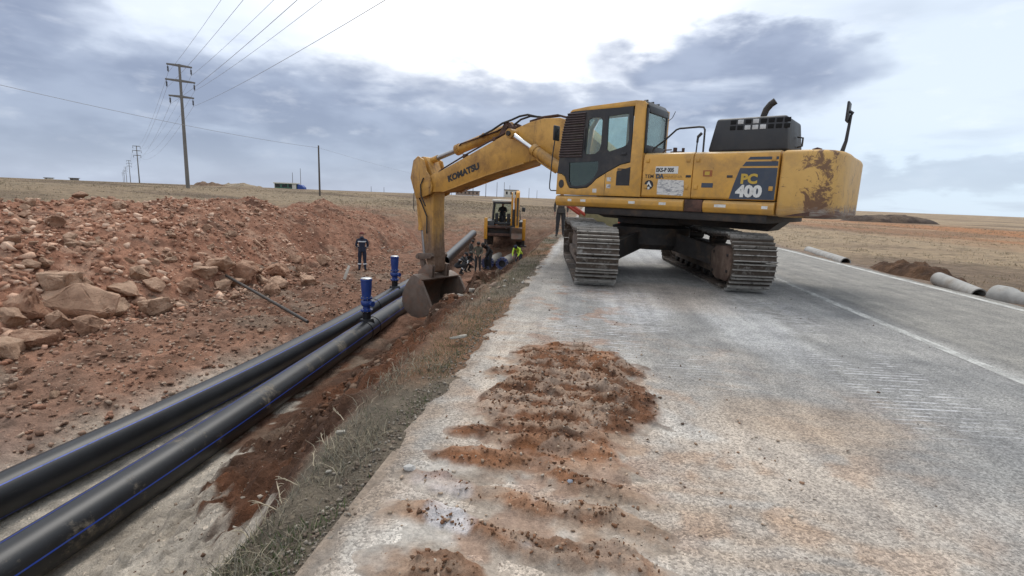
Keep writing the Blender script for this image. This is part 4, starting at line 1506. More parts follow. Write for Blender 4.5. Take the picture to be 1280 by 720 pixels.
    ae = MB(); ae.tube([(-.36, .62, 3.0), (-.42, .58, 3.06), (-.46, .55, 3.18)], .007, 6)
    ae.build('aerial', M['black'], shell)


cab()


def cyl(p0, p1, r, name, material, par, n=14, ends=True):
    b = MB(); b.tube([p0, p1], r, n)
    if ends:
        b.tube([p1, Vector(p1) + (Vector(p0) - Vector(p1)).normalized() * .09], r * 1.12, n)
    return b.build(name, material, par)


def pin(b, x, z, y0, y1, r):
    b.tube([(x, y0, z), (x, y1, z)], r, 16)


def boom_arm():
    # ---- boom
    side = [(.28, 1.86), (.55, 1.62), (1.2, 1.72), (2.0, 2.12), (2.5, 2.30), (2.95, 2.36), (3.34, 2.28), (4.6, 1.98), (6.19, 1.53), (6.68, 1.50), (6.86, 1.58), (6.93, 1.74), (6.86, 1.92), (6.62, 2.03),
            (6.43, 2.06), (5.41, 2.44), (4.08, 2.95), (3.55, 3.14), (3.23, 3.235), (2.82, 3.295), (2.35, 3.28), (1.9, 3.12), (1.2, 2.62), (.6, 2.22)]
    b = MB()
    b.prism(side, -.33, .33, .018)
    pin(b, .45, 1.9, -.48, .48, .13)
    boom = b.build('boom', M['yellow_boom'], EXC)
    fl = MB()
    for y in (-.335, .335):
        fl.prism([(3.34, 2.262), (4.6, 1.962), (6.19, 1.512), (6.2, 1.53), (4.6, 1.995), (3.34, 2.295)], min(y, y * .9), max(y, y * 1.08))
    fl.build('boom_flange', M['yellow_boom'], boom)
    br = MB()
    br.prism([(.2, 1.30), (1.3, 1.30), (1.15, 1.7), (.62, 2.12), (.3, 2.12)], .36, .44, .01)
    br.prism([(.2, 1.30), (1.3, 1.30), (1.15, 1.7), (.62, 2.12), (.3, 2.12)], -.44, -.36, .01)
    br.build('boom_bracket', M['yellow_boom'], EXC)
    # lettering follows the boom: from the nose end upwards to the right
    dx = Vector((4.70 - 5.99, 0, 2.18 - 1.785)).normalized()
    up = Vector((dx.z, 0, -dx.x))
    if up.z < 0:
        up = -up
    text_obj("KOMATSU", .225, 'lettering', M['decal_black'], boom, (5.985, .334, 1.80), dx, up, .012, .003, xs=1.16)
    # clamps, service line along the boom top
    cl = MB()
    for x, z in ((5.41, 2.45), (4.35, 2.85), (3.8, 3.07)):
        cl.box(x - .05, x + .05, .20, .33, z - .02, z + .09, .01)
    cl.tube([(6.45, .27, 2.06), (6.38, .27, 2.12), (5.41, .27, 2.52), (4.4, .27, 2.90), (3.9, .27, 3.08)], .022, 8)
    cl.build('boom_pipe', M['rust'], boom)
    hs = MB()
    hs.tube([(4.95, .22, 2.98), (4.5, .24, 3.12), (4.15, .25, 3.27), (3.85, .26, 3.33), (3.6, .26, 3.40), (3.35, .26, 3.42), (3.1, .25, 3.36)], .026, 8)
    hs.tube([(4.1, -.05, 3.22), (3.8, -.05, 3.38), (3.5, -.05, 3.44), (3.2, -.05, 3.40), (2.9, -.05, 3.35)], .026, 8)
    hs.build('hose', M['rubber'], boom)
    rp = MB()
    rp.tube([(3.3, .22, 3.27), (2.9, .22, 3.345), (2.5, .22, 3.36), (2.05, .22, 3.24), (1.6, .22, 3.02)], .024, 8)
    rp.tube([(3.3, .1, 3.27), (2.9, .1, 3.345), (2.5, .1, 3.36), (2.05, .1, 3.24), (1.6, .1, 3.02)], .024, 8)
    rp.build('hose', M['rust'], boom)
    # bracket holding the arm cylinder
    bk = MB()
    for y in (-.20, .20):
        bk.prism([(4.35, 2.83), (3.75, 3.05), (3.92, 3.27), (4.02, 3.31), (4.12, 3.27), (4.22, 3.10)], y - .035, y + .035, .01)
    pin(bk, 4.03, 3.20, -.26, .26, .06)
    bk.build('cylinder_bracket', M['rust'], boom)
    # boom lift cylinders
    for s in (1, -1):
        y = .47 * s
        bb = MB()
        bb.tube([(2.98, y, 2.585), (1.45, y, 1.72)], .125, 18)
        bb.tube([(2.98, y, 2.585), (2.88, y, 2.53)], .142, 18)
        bb.tube([(1.45, y - .1, 1.70), (1.45, y + .1, 1.70)], .13, 14)
        c1 = bb.build('lift_cylinder', M['yellow_boom'], EXC)
        cyl((3.62, y, 2.945), (2.98, y, 2.585), .062, 'rod', M['chrome'], c1, 14, False)
        e = MB()
        e.tube([(3.66, y - .10, 2.965), (3.66, y + .10, 2.965)], .115, 18)
        e.tube([(3.66, y - .13, 2.965), (3.66, y + .13, 2.965)], .06, 14)
        e.build('rod_eye', M['yellow_boom'], c1)
        lp = MB()
        lp.tube([(2.86, y, 2.36), (2.8, y, 2.30), (2.55, y, 2.17), (2.3, y, 2.04)], .022, 8)
        lp.build('cylinder_pipe', M['yellow_boom'], c1)
    pb = MB(); pin(pb, 3.66, 2.965, -.62, .62, .06)
    pb.build('boom_pin', M['grease'], boom)
    # ---- arm cylinder on top of the boom
    ab = MB()
    ab.tube([(4.03, 0, 3.20), (5.95, 0, 2.70)], .135, 18)
    ab.tube([(6.00, 0, 2.687), (5.88, 0, 2.718)], .155, 18)
    ab.tube([(4.9, .12, 3.06), (4.9, .16, 3.02)], .04, 8)
    ac = ab.build('arm_cylinder', M['yellow_boom'], EXC)
    cyl((7.10, 0, 2.40), (6.0, 0, 2.687), .068, 'rod', M['steel_dull'], ac, 14, False)
    e = MB()
    e.tube([(7.14, -.12, 2.39), (7.14, .12, 2.39)], .115, 16)
    e.tube([(7.10, 0, 2.40), (6.78, 0, 2.483)], .09, 14)
    e.build('rod_eye', M['yellow_boom'], ac)
    lp = MB(); lp.tube([(4.25, .15, 3.16), (4.4, .16, 3.10), (5.7, .16, 2.83), (5.8, .12, 2.78)], .02, 8)
    lp.build('cylinder_pipe', M['rust'], ac)
    # ---- arm
    am = MB()
    arm_side = [(7.22, 2.52), (7.38, 2.46), (7.55, 2.30), (7.66, 2.05), (7.64, 1.62), (7.40, 1.20), (7.22, .6), (7.02, -.45), (6.90, -.76), (6.78, -.86), (6.66, -.80), (6.63, -.6),
                (6.70, .2), (6.72, 1.2), (6.70, 1.44), (6.68, 1.60), (6.71, 1.9), (6.84, 2.12), (6.98, 2.38), (7.06, 2.50)]
    am.prism(arm_side, -.22, .22, .018)
    pin(am, 6.76, 1.74, -.40, .40, .12)
    pin(am, 6.75, -.68, -.34, .34, .10)
    arm = am.build('arm', M['arm'], EXC)
    # cheek plates around the boom nose
    ck = MB()
    for s in (1, -1):
        y = .335 * s
        ck.prism([(6.98, 2.42), (7.22, 2.52), (7.42, 2.40), (7.55, 1.9), (7.3, 1.3), (6.9, 1.38), (6.66, 1.46), (6.60, 1.66), (6.70, 1.92), (6.86, 2.10)], min(y, y + .05 * s), max(y, y + .05 * s), .012)
    ck.build('arm_cheek', M['arm'], arm)
    hz = MB()
    hz.tube([(7.25, .26, 2.3), (7.40, .30, 2.0), (7.45, .28, 1.6), (7.2, .26, 1.2), (6.95, .26, .8), (6.95, .26, .3)], .02, 8)
    hz.tube([(6.95, .40, 1.9), (7.05, .42, 1.7), (7.05, .40, 1.4), (6.9, .36, 1.1)], .018, 8)
    hz.build('hose', M['rubber'], arm)
    lh = MB()
    lh.tube([(7.70, .05, 1.50), (7.78, .05, 1.46), (7.80, .05, 1.0), (7.74, .05, .92)], .012, 6)
    lh.build('service_pipe', M['black'], arm)
    # ---- bucket cylinder
    bc = MB()
    bc.tube([(7.64, 0, 1.95), (7.44, 0, .42)], .115, 18)
    bc.tube([(7.445, 0, .46), (7.43, 0, .36)], .13, 18)
    bcy = bc.build('bucket_cylinder', M['yellow_boom'], EXC)
    cyl((7.43, 0, .40), (7.32, 0, -.40), .058, 'rod', M['steel_dull'], bcy, 14, False)
    lk = MB()
    for y in (-.27, .27):
        lk.prism([(7.36, -.34), (7.26, -.30), (6.70, -.26), (6.66, -.36), (6.72, -.42), (7.28, -.50), (7.38, -.46)], y - .03, y + .03, .008)
    for y in (-.14, .14):
        lk.prism([(7.40, -.36), (7.24, -.36), (7.00, -.90), (7.06, -1.0), (7.18, -.98)], y - .05, y + .05, .008)
    pin(lk, 7.32, -.42, -.32, .32, .06)
    pin(lk, 6.72, -.34, -.32, .32, .06)
    lk.build('bucket_linkage', M['bucket'], EXC)
    # ---- bucket
    prof = [(6.52, -.86), (6.62, -.98), (6.80, -.93), (7.02, -.92), (7.26, -1.20), (7.43, -1.52), (7.45, -1.76), (7.30, -2.00), (7.02, -2.13), (6.70, -2.14), (6.40, -2.03), (6.06, -1.88)]
    outer = prof[1:]
    bk2 = MB()
    W = .74
    th = .035
    # curved shell plate
    ctr = Vector((6.75, -1.5))
    v, f = [], []
    for x, z in outer:
        dv = (ctr - Vector((x, z))).normalized() * .035
        for (xx, zz) in ((x, z), (x + dv.x, z + dv.y)):
            v.append((xx, -W, zz)); v.append((xx, W, zz))
    n = len(outer)
    for i in range(n - 1):
        a = i * 4; c = a + 4
        f += [(a, a + 1, c + 1, c), (a + 2, c + 2, c + 3, a + 3), (a, c, c + 2, a + 2), (a + 1, a + 3, c + 3, c + 1)]
    f += [(0, 2, 3, 1), ((n - 1) * 4, (n - 1) * 4 + 1, (n - 1) * 4 + 3, (n - 1) * 4 + 2)]
    bk2.mesh(v, f)
    bucket = bk2.build('bucket', M['bucket'], EXC, 40)
    for s in (1, -1):
        sd_ = MB()
        y = W * s
        sd_.prism([(6.60, -1.00)] + outer[1:] + [(6.12, -1.80), (6.34, -1.45), (6.52, -1.14)], min(y, y + th * s), max(y, y + th * s), .006)
        sd_.build('side_plate', M['bucket'], bucket)
        ed = MB()
        ed.prism([(6.64, -1.02), (6.55, -1.02), (6.30, -1.42), (6.04, -1.84), (6.10, -1.90), (6.38, -1.46)], min(y - .012 * s, y + .055 * s), max(y - .012 * s, y + .055 * s), .006)
        ed.build('side_cutter', M['bucket'], bucket)
    for k in range(5):
        y = -.60 + k * .30
        t_ = MB()
        t_.mesh([(6.12, y - .06, -1.86), (6.12, y + .06, -1.86), (6.12, y - .06, -1.94), (6.12, y + .06, -1.94), (5.88, y - .03, -1.80), (5.88, y + .03, -1.80), (5.88, y - .03, -1.82), (5.88, y + .03, -1.82)],
                [(0, 1, 5, 4), (2, 6, 7, 3), (0, 4, 6, 2), (1, 3, 7, 5), (4, 5, 7, 6), (0, 2, 3, 1)])
        t_.build('tooth', M['bucket'], bucket)
    ea = MB()
    for y in (-.33, -.25, .25, .33):
        ea.prism([(6.58, -.60), (6.88, -.60), (7.22, -.86), (7.24, -1.04), (6.98, -.94), (6.62, -1.0)], y - .022, y + .022, .006)
    ea.build('bucket_ears', M['bucket'], bucket)
    lp2 = MB()
    lp2.prism([(6.60, -.99), (6.82, -.90), (6.98, -.875), (6.97, -.93), (6.82, -.955), (6.62, -1.04)], -.77, .77, .01)
    lp2.build('bucket_lip', M['bucket'], bucket)


boom_arm()
# ================================================================== PIPES AND VALVES IN THE TRENCH
def hdpe_mat(name, mud):
    mt, nt, b = nodes_of(name)
    t = NT(nt)
    v = t.coord('Position')
    n = t.noise(v, 2.0, 8, 0.7)
    c = t.mix(t.mapr(n, 0.35, 0.7), (0.008, 0.0085, 0.010), (0.016, 0.017, 0.020))
    sc = t.noise(t.mapping(v, (9, 1.2, 9)), 2.2, 7, 0.8, 0.5)
    c = t.mix(t.m('MULTIPLY', t.mapr(sc, 0.60, 0.72), 0.25), c, (0.16, 0.155, 0.15))
    md = t.noise(v, 1.4, 9, 0.75, 0.3)
    f = t.m('MULTIPLY', t.mapr(md, 1 - mud, 1 - mud + .12), t.mapr(t.noise(v, 16, 6, .8), .36, .58))
    c = t.mix(t.m('MULTIPLY', f, 0.75), c, (0.27, 0.225, 0.165))
    t.L.new(c, b.inputs['Base Color'])
    t.L.new(t.mapr(f, 0, 1, 0.40, 0.9), b.inputs['Roughness'])
    b.inputs['Specular IOR Level'].default_value = 0.38
    t.L.new(t.bump(t.noise(v, 30, 6, 0.7), 0.03, 0.008), b.inputs['Normal'])
    return mt


M['hdpe'] = hdpe_mat('hdpe_clean', .34)
M['hdpe_mud'] = hdpe_mat('hdpe_muddy', .46)
PR = .27


def pipe_path(knots, step=.5):
    P = np.array(knots, float)
    yy = np.arange(P[0, 1], P[-1, 1] + 1e-6, step)
    # smooth interpolation of the knots
    def cub(c):
        d = np.gradient(P[:, c], P[:, 1])
        out = []
        for y in yy:
            i = min(max(np.searchsorted(P[:, 1], y) - 1, 0), len(P) - 2)
            h = P[i + 1, 1] - P[i, 1]; t = (y - P[i, 1]) / h
            out.append((2 * t ** 3 - 3 * t ** 2 + 1) * P[i, c] + (t ** 3 - 2 * t ** 2 + t) * h * d[i] + (-2 * t ** 3 + 3 * t ** 2) * P[i + 1, c] + (t ** 3 - t ** 2) * h * d[i + 1])
        return np.array(out)
    return np.stack([cub(0), yy, cub(2)], 1)


def stripe_on(path, ang, par, w=.018):
    V = []
    for p in path:
        for da in (-w / 2 / PR, w / 2 / PR):
            r_ = PR + .0022
            V.append((p[0] + r_ * math.cos(ang + da), p[1], p[2] + r_ * math.sin(ang + da)))
    n = len(path)
    F = [(2 * i, 2 * i + 1, 2 * i + 3, 2 * i + 2) for i in range(n - 1)]
    return np_mesh('stripe', np.array(V), np.array(F), M['blue_stripe'], parent=par, smooth=True)


def long_pipe(knots, label, stripes, material, group=None, collars=(), open_end=True):
    path = pipe_path(knots)
    b = MB()
    b.tube([tuple(p) for p in path], PR, 40, caps=False)
    b.tube([tuple(p) for p in path[::-1]], PR - .035, 28, caps=False)
    # end rings
    o = b.build('pipe', material, None, 60)
    tag(o, label, 'pipe', group)
    for a in stripes:
        stripe_on(path, R(a), o)
    for y in collars:
        i = int(np.argmin(np.abs(path[:, 1] - y)))
        d = Vector(path[min(i + 1, len(path) - 1)] - path[i - 1]).normalized()
        c = Vector(path[i]) + d * (y - path[i, 1])
        k = MB()
        k.tube([c - d * .012, c - d * .010, c + d * .010, c + d * .012], [PR + .002, PR + .014, PR + .014, PR + .002], 40)
        k.build('weld_bead', material, o)
    return o, path


pipe1, path1 = long_pipe([(-6.93, 1.0, -2.4), (-6.92, 5, -2.4), (-6.83, 7, -2.4), (-6.78, 9, -2.4), (-6.85, 13, -2.4), (-7.2, 19, -2.39), (-7.45, 24.5, -2.42)],
                         'smooth black plastic pipe nearer the spoil heap with one blue stripe', (53, 143, 233, 323), M['hdpe'], None, (4.0, 16.2))
pipe2, path2 = long_pipe([(-5.48, 1.0, -2.4), (-5.54, 4.5, -2.4), (-5.62, 7, -2.4), (-5.72, 9, -2.39), (-5.9, 12.2, -2.38), (-6.2, 16.5, -2.4), (-6.35, 20, -2.42), (-6.3, 23, -2.45)],
                         'mud-stained black plastic pipe nearer the road with two blue stripes', (103, 13, 193, 283), M['hdpe_mud'], None, (13.1, 13.75))


def slanted_pipe():
    a = Vector((-7.35, 26.2, -2.02)); b = Vector((-8.42, 37.8, -1.36))
    b1 = MB()
    pts = [tuple(a.lerp(b, k / 10)) for k in range(11)]
    b1.tube(pts, PR, 32, caps=False)
    b1.tube(pts[::-1], PR - .035, 24, caps=False)
    d = (b - a).normalized()
    o = b1.build('pipe', M['hdpe'], None, 60)
    tag(o, 'loose black pipe length lying slanted up the trench bank behind the workers', 'pipe')
    for p in (a, b):
        r_ = MB()
        q = d.to_track_quat('Z', 'Y').to_matrix().to_4x4()
        r_.lathe([(PR, -.004), (PR - .035, -.004), (PR - .035, .004), (PR, .004), (PR, -.004)], 32, Matrix.Translation(p) @ q, cap=False)
        r_.build('end_rim', M['hdpe'], o)


slanted_pipe()


M['blue_dusty'] = mat('blue_epoxy_dusty', (.03, .05, .16), .6, 0, .2, 8, dirt=(.13, .115, .11), dirt_amt=(.42, .70), dscale=5)


def flanged_pipe(x, z, label):
    """far pipe coming out of the backfill, blue flange at its end"""
    o = MB()
    y0, y1 = 28.6, 33.5
    o.tube([(x, y0, z), (x + .05, (y0 + y1) / 2, z), (x + .1, y1, z - .05)], PR, 28)
    M.setdefault('grey_pipe', mat('dusty_pipe', (.20, .19, .175), .7, 0, .2, 3, dirt=(.28, .23, .17), dirt_amt=(.45, .65)))
    p = o.build('flanged_pipe', M['grey_pipe'])
    tag(p, label, 'pipe')
    rot = Matrix.Translation((x, y0, z)) @ Matrix.Rotation(math.pi / 2, 4, 'X')
    f = MB()
    f.lathe([(.20, .0), (.36, .0), (.36, .06), (.30, .07), (.30, .16), (.36, .17), (.36, .22), (.20, .22), (.20, 0)], 32, rot, cap=False)
    fl = f.build('flange', M['blue_dusty'], p)
    bo = MB(); bo.lathe([(.0001, .08), (.22, .08), (.22, .10), (.0001, .10)], 28, rot, cap=False)
    bo.build('bore', M['interior'], p)  # dark disc, shade of the open bore put into its colour
    for k in range(12):
        a = k * math.pi / 6
        b = MB()
        b.lathe([(.022, -.02), (.022, .26)], 6, rot @ Matrix.Translation((.33 * math.cos(a), .33 * math.sin(a), 0)))
        b.build('bolt', M['bolt'], fl)


flanged_pipe(-5.46, -2.28, 'grey pipe with blue flanged end beside the crouching workers')
flanged_pipe(-4.62, -2.28, 'grey pipe with blue flanged end nearest the road bank, below the high-visibility jacket')


def valve(x, y, z, rz, label):
    t = empty('air_valve', (x, y, z), rz, label, 'valve', 'blue air valves on the pipes')
    b = MB()
    b.lathe([(.115, -.14), (.115, .16), (.135, .165), (.135, .19), (.10, .20)], 24)
    b.prism([(-.17, -.30), (.17, -.30), (.17, -.16), (.12, -.02), (-.12, -.02), (-.17, -.16)], -.15, .15, .02)
    b.build('saddle_riser', M['hdpe'], t)
    f = MB()
    f.lathe([(.15, .20), (.165, .205), (.165, .245), (.15, .25), (.105, .26), (.10, .33), (.13, .35), (.155, .40), (.155, .47), (.13, .51), (.105, .53), (.105, .55), (.16, .555), (.16, .595), (.155, .60)], 28)
    body = f.build('valve_body', M['blue_valve'], t)
    for k in range(8):
        a = k * math.pi / 4 + .2
        for zz in (.18, .535):
            q = MB(); q.lathe([(.016, 0), (.016, .085)], 6, Matrix.Translation((.142 * math.cos(a), .142 * math.sin(a), zz)))
            q.build('bolt', M['bolt'], body)
    g = MB()
    g.tube([(.10, 0, .43), (.235, 0, .43)], .055, 14)
    g.tube([(.225, 0, .43), (.255, 0, .43)], .080, 16)
    g.tube([(-.10, 0, .43), (-.19, 0, .43)], .05, 14)
    g.build('side_outlet', M['blue_valve'], body)
    u = MB()
    u.lathe([(.125, .60), (.128, .66), (.142, .82), (.150, .96), (.150, 1.05), (.162, 1.06), (.162, 1.10), (.150, 1.115)], 28)
    u.build('float_chamber', M['blue_valve'], t)
    c = MB()
    c.lathe([(.150, 1.115), (.152, 1.13), (.12, 1.145), (.04, 1.15)], 24)
    for k in range(6):
        a = k * math.pi / 3
        c.lathe([(.013, 1.10), (.013, 1.135)], 6, Matrix.Translation((.145 * math.cos(a), .145 * math.sin(a), 0)))
    c.build('cap', M['bolt'], t)
    return t


def on_path(path, y):
    return np.interp(y, path[:, 1], path[:, 0]), np.interp(y, path[:, 1], path[:, 2])


x_, z_ = on_path(path2, 13.35)
valve(x_, 13.35, z_ + PR + .06, R(-25), 'blue air valve standing on the mud-stained pipe nearer the road')
x_, z_ = on_path(path1, 18.6)
valve(x_, 18.6, z_ + PR + .06, R(-20), 'blue air valve on the pipe nearer the spoil heap, beside the bucket')


# ---- iron bar leaning on the rubble, stake, litter
def bar():
    a, _ = hit(283, 350)
    b = Vector((-7.25, 12.45, -2.05))
    a = a + Vector((0, 0, .12))
    o = MB(); o.tube([tuple(a), tuple(a.lerp(b, .5)), tuple(b)], .045, 12)
    tag(o.build('iron_bar', mat('iron_bar', (.055, .048, .043), .6, .4, .3, 5, dirt=(.16, .11, .08))), 'long dark iron bar lying from the boulders down to the pipe', 'bar')


bar()
p_, _ = hit(430, 349)
st_ = MB(); st_.prism([(-.06, 0), (.06, 0), (.055, .62), (.0, .66), (-.05, .62)], -.02, .02, .004)
o_ = st_.build('marker_stake', M['stake'])
o_.location = p_ - Vector((0, 0, .05)); o_.rotation_euler = (R(-25), R(18), R(20))
tag(o_, 'short pale wooden stake leaning in the soil by the boulders', 'stake')

# ================================================================== CONCRETE PIPES BY THE RIGHT EDGE OF THE ROAD
def concrete_pipe(a, b, r, bell, label, rot_label=None):
    a = Vector(a); b = Vector(b)
    L = (b - a).length
    prof = []
    w = r * .16
    if bell:
        prof = [(r * 1.0 - w, 0), (r * 1.30, 0), (r * 1.30, .22), (r * 1.22, .30), (r, .36), (r, L), (r - w, L), (r - w, .24), (r * 1.12, .22), (r * 1.12, .0)]
        prof = [(r * 1.14, 0), (r * 1.32, 0), (r * 1.33, .20), (r * 1.22, .28), (r, .34), (r, L), (r - w, L), (r - w, .22), (r * 1.14, .20), (r * 1.14, 0)]
    else:
        prof = [(r - w, 0), (r, 0), (r, L), (r - w, L), (r - w, 0)]
    q = (b - a).normalized().to_track_quat('Z', 'Y').to_matrix().to_4x4()
    m = MB(); m.lathe(prof, 32, Matrix.Translation(a) @ q, cap=False)
    o = m.build('concrete_pipe', M['concrete'], None, 50)
    tag(o, label, 'concrete pipe', 'concrete culvert pipes beside the road')
    return o


concrete_pipe((7.52, 10.45, -.01), (8.1, 8.0, -.04), .165, True, 'concrete culvert pipe with a thick bell socket at its near end')
concrete_pipe((7.47, 12.0, .08), (7.44, 10.75, -.06), .145, False, 'short concrete pipe propped on soil with its dark open end raised')
concrete_pipe((7.95, 19.8, -.03), (7.48, 16.0, -.05), .14, False, 'long concrete pipe half sunk in the dry verge')


# ---- soil mounds and far berms
def soil_mound(cx, cy, rx_, ry_, h, rz, label, cols, seed, res=34, name='soil_mound', lumps=.5, zb=None):
    u = np.linspace(-1.15, 1.15, res)
    U, V = np.meshgrid(u, u)
    rr = np.hypot(U, V)
    ca, sa = math.cos(rz), math.sin(rz)
    X = cx + U * rx_ * ca - V * ry_ * sa; Y = cy + U * rx_ * sa + V * ry_ * ca
    s_ = 2.2 / min(rx_, ry_)
    pr = np.clip(1 - rr ** 2, -.5, 1)
    Z = h * pr * (1 - lumps / 2 + lumps * fbm(X, Y, s_ * .6, 4, seed)) + h * lumps * .7 * (fbm(X, Y, s_ * 1.6, 4, seed + 5) - .5) * sm(1.1, .7, rr)
    Z = Z - h * .25 * sm(.85, 1.1, rr)
    Z += surf_z(X.ravel(), Y.ravel()).reshape(X.shape) if zb is None else zb
    n = fbm(X, Y, s_, 4, seed + 9)
    c = mixc(np.broadcast_to(C_(*cols[0]), X.shape + (3,)), C_(*cols[1]), sm(.42, .62, n))
    f = grid_faces(res, res)
    keep = rr.ravel()[f].min(axis=1) < 1.06
    o = np_mesh(name, np.stack([X, Y, Z], -1).reshape(-1, 3), f[keep], M['ground'], c.reshape(-1, 3), smooth=True)
    tag(o, label, 'soil mound')
    return o


soil_mound(7.95, 13.6, .5, 1.7, .30, R(4), 'small mound of dark brown soil and roots between the concrete pipes', ((.13, .075, .045), (.085, .05, .033)), 201, 60, lumps=1.0)
for (px, py, dep, wpx, hpx, lab, cc, sd) in (
        (1112, 275, 85, 118, 8.5, 'long low berm of dark soil far out on the right-hand plain', ((.075, .055, .045), (.13, .095, .07)), 301),
        (262, 236, 105, 62, 9, 'far mound of reddish spoil behind the tall power pole', ((.22, .15, .10), (.16, .105, .075)), 302),
        (302, 236, 120, 70, 7.5, 'far mound of pale sandy spoil next to the reddish mound', ((.31, .25, .18), (.25, .19, .13)), 303)):
    p = gd(px, py, dep)
    k = dep / 640
    soil_mound(p.x, p.y, wpx * k / 2, max(2.5, wpx * k * .22), hpx * k, YAW, lab, cc, sd, 40, lumps=.7, zb=p.z - .15)
# ================================================================== ROCKS
def rock_mat():
    mt, nt, b = nodes_of('red_limestone')
    t = NT(nt)
    v = t.coord('Object')
    info = t.node('ShaderNodeObjectInfo').outputs['Random']
    base = t.mix(info, (0.46, 0.26, 0.17), (0.66, 0.455, 0.32))
    n = t.noise(v, 2.6, 9, 0.7)
    c = t.mix(t.mapr(n, 0.38, 0.66), t.mix(1.0, base, (0.62, 0.58, 0.56), 'MULTIPLY'), t.mix(1.0, base, (1.28, 1.26, 1.24), 'MULTIPLY'))
    geo = t.node('ShaderNodeNewGeometry'); sx = t.node('ShaderNodeSeparateXYZ'); t.L.new(geo.outputs['Normal'], sx.inputs[0])
    c = t.mix(t.m('MULTIPLY', t.mapr(sx.outputs[2], .45, .95), t.mapr(t.noise(v, 4, 6, .7), .35, .6, 0, .75)), c, (0.62, 0.425, 0.30))
    p = t.noise(v, 6.5, 8, 0.75, 0.6)
    c = t.mix(t.m('MULTIPLY', t.mapr(p, 0.56, 0.70), 0.6), c, (0.40, 0.30, 0.22))
    c = t.mix(t.m('MULTIPLY', t.mapr(t.noise(v, 1.2, 6, .7), 0.55, 0.7), 0.6), c, (0.17, 0.075, 0.042))
    t.L.new(c, b.inputs['Base Color'])
    b.inputs['Roughness'].default_value = 0.92
    b.inputs['Specular IOR Level'].default_value = 0.2
    crk = t.voro(t.mapping(v, (1, 1, 1.7)), 3.2, 'DISTANCE_TO_EDGE').outputs['Distance']
    h = t.m('ADD', t.noise(v, 6, 10, 0.8), t.m('MULTIPLY', t.noise(v, 28, 6, 0.7), 0.35))
    h = t.m('ADD', h, t.mapr(crk, 0.0, 0.03, -0.12, 0.0))
    t.L.new(t.bump(h, 1.0, 0.12), b.inputs['Normal'])
    return mt


M['rock'] = rock_mat()


def rock_data(seed, npts=18, sub=1, amp=.07, flat=.7, bev=.03):
    r = random.Random(seed)
    bm = bmesh.new()
    ex = (1.0, r.uniform(.62, .9), r.uniform(.5, flat))
    for _ in range(npts):
        v = Vector((r.gauss(0, 1), r.gauss(0, 1), r.gauss(0, 1))).normalized() * r.uniform(.82, 1.0)
        # pull towards a box so that the blocks look broken, not rounded
        m = max(abs(v.x), abs(v.y), abs(v.z))
        v = v.lerp(v / m * .82, .55)
        bm.verts.new((v.x * ex[0] * .5, v.y * ex[1] * .5, v.z * ex[2] * .5))
    g = bmesh.ops.convex_hull(bm, input=bm.verts[:])
    for v in [x for x in bm.verts if not x.link_faces]:
        bm.verts.remove(v)
    bmesh.ops.dissolve_limit(bm, angle_limit=R(9), verts=bm.verts[:], edges=bm.edges[:])
    bmesh.ops.bevel(bm, geom=bm.edges[:], offset=bev, segments=1, affect='EDGES', profile=.5, clamp_overlap=True)
    bmesh.ops.triangulate(bm, faces=bm.faces[:])
    if sub:
        bmesh.ops.subdivide_edges(bm, edges=bm.edges[:], cuts=sub, use_grid_fill=True)
        off = Vector((seed * 3.1, seed * 1.7, 0))
        bm.normal_update()
        for v in bm.verts:
            q = v.co * 3.2 + off
            d = mnoise.fractal(q, .9, 2.1, 4) * amp + mnoise.noise(q * 3.0) * amp * .4
            d -= max(0.0, .08 - abs(mnoise.noise(q * 1.1 + Vector((9, 3, 1))))) * amp * 9      # fracture grooves
            v.co += v.normal * d
    bmesh.ops.recalc_face_normals(bm, faces=bm.faces[:])
    me = bpy.data.meshes.new('rock')
    bm.to_mesh(me)
    bm.free()
    me.polygons.foreach_set('use_smooth', [True] * len(me.polygons))
    me.set_sharp_from_angle(angle=R(28))
    me.materials.append(M['rock'])
    return me


BIG = [rock_data(400 + i, 13 + i % 6, 4, .05, .85, .014) for i in range(10)]
SMALL = [rock_data(500 + i, 12 + i % 5, 1, .05, .85, .025) for i in range(10)]


def put_rock(me, p, size, name, label, group=None, sink=.25, tilt=25, sc=None):
    o = bpy.data.objects.new(name, me)
    COL.objects.link(o)
    s = sc or (1, 1, 1)
    o.scale = (size * s[0], size * s[1], size * s[2])
    o.location = (p[0], p[1], p[2] + size * (.33 - sink))
    o.rotation_euler = (R(rnd.uniform(-tilt, tilt)), R(rnd.uniform(-tilt, tilt)), rnd.uniform(0, 6.28))
    return tag(o, label, 'rock', group)


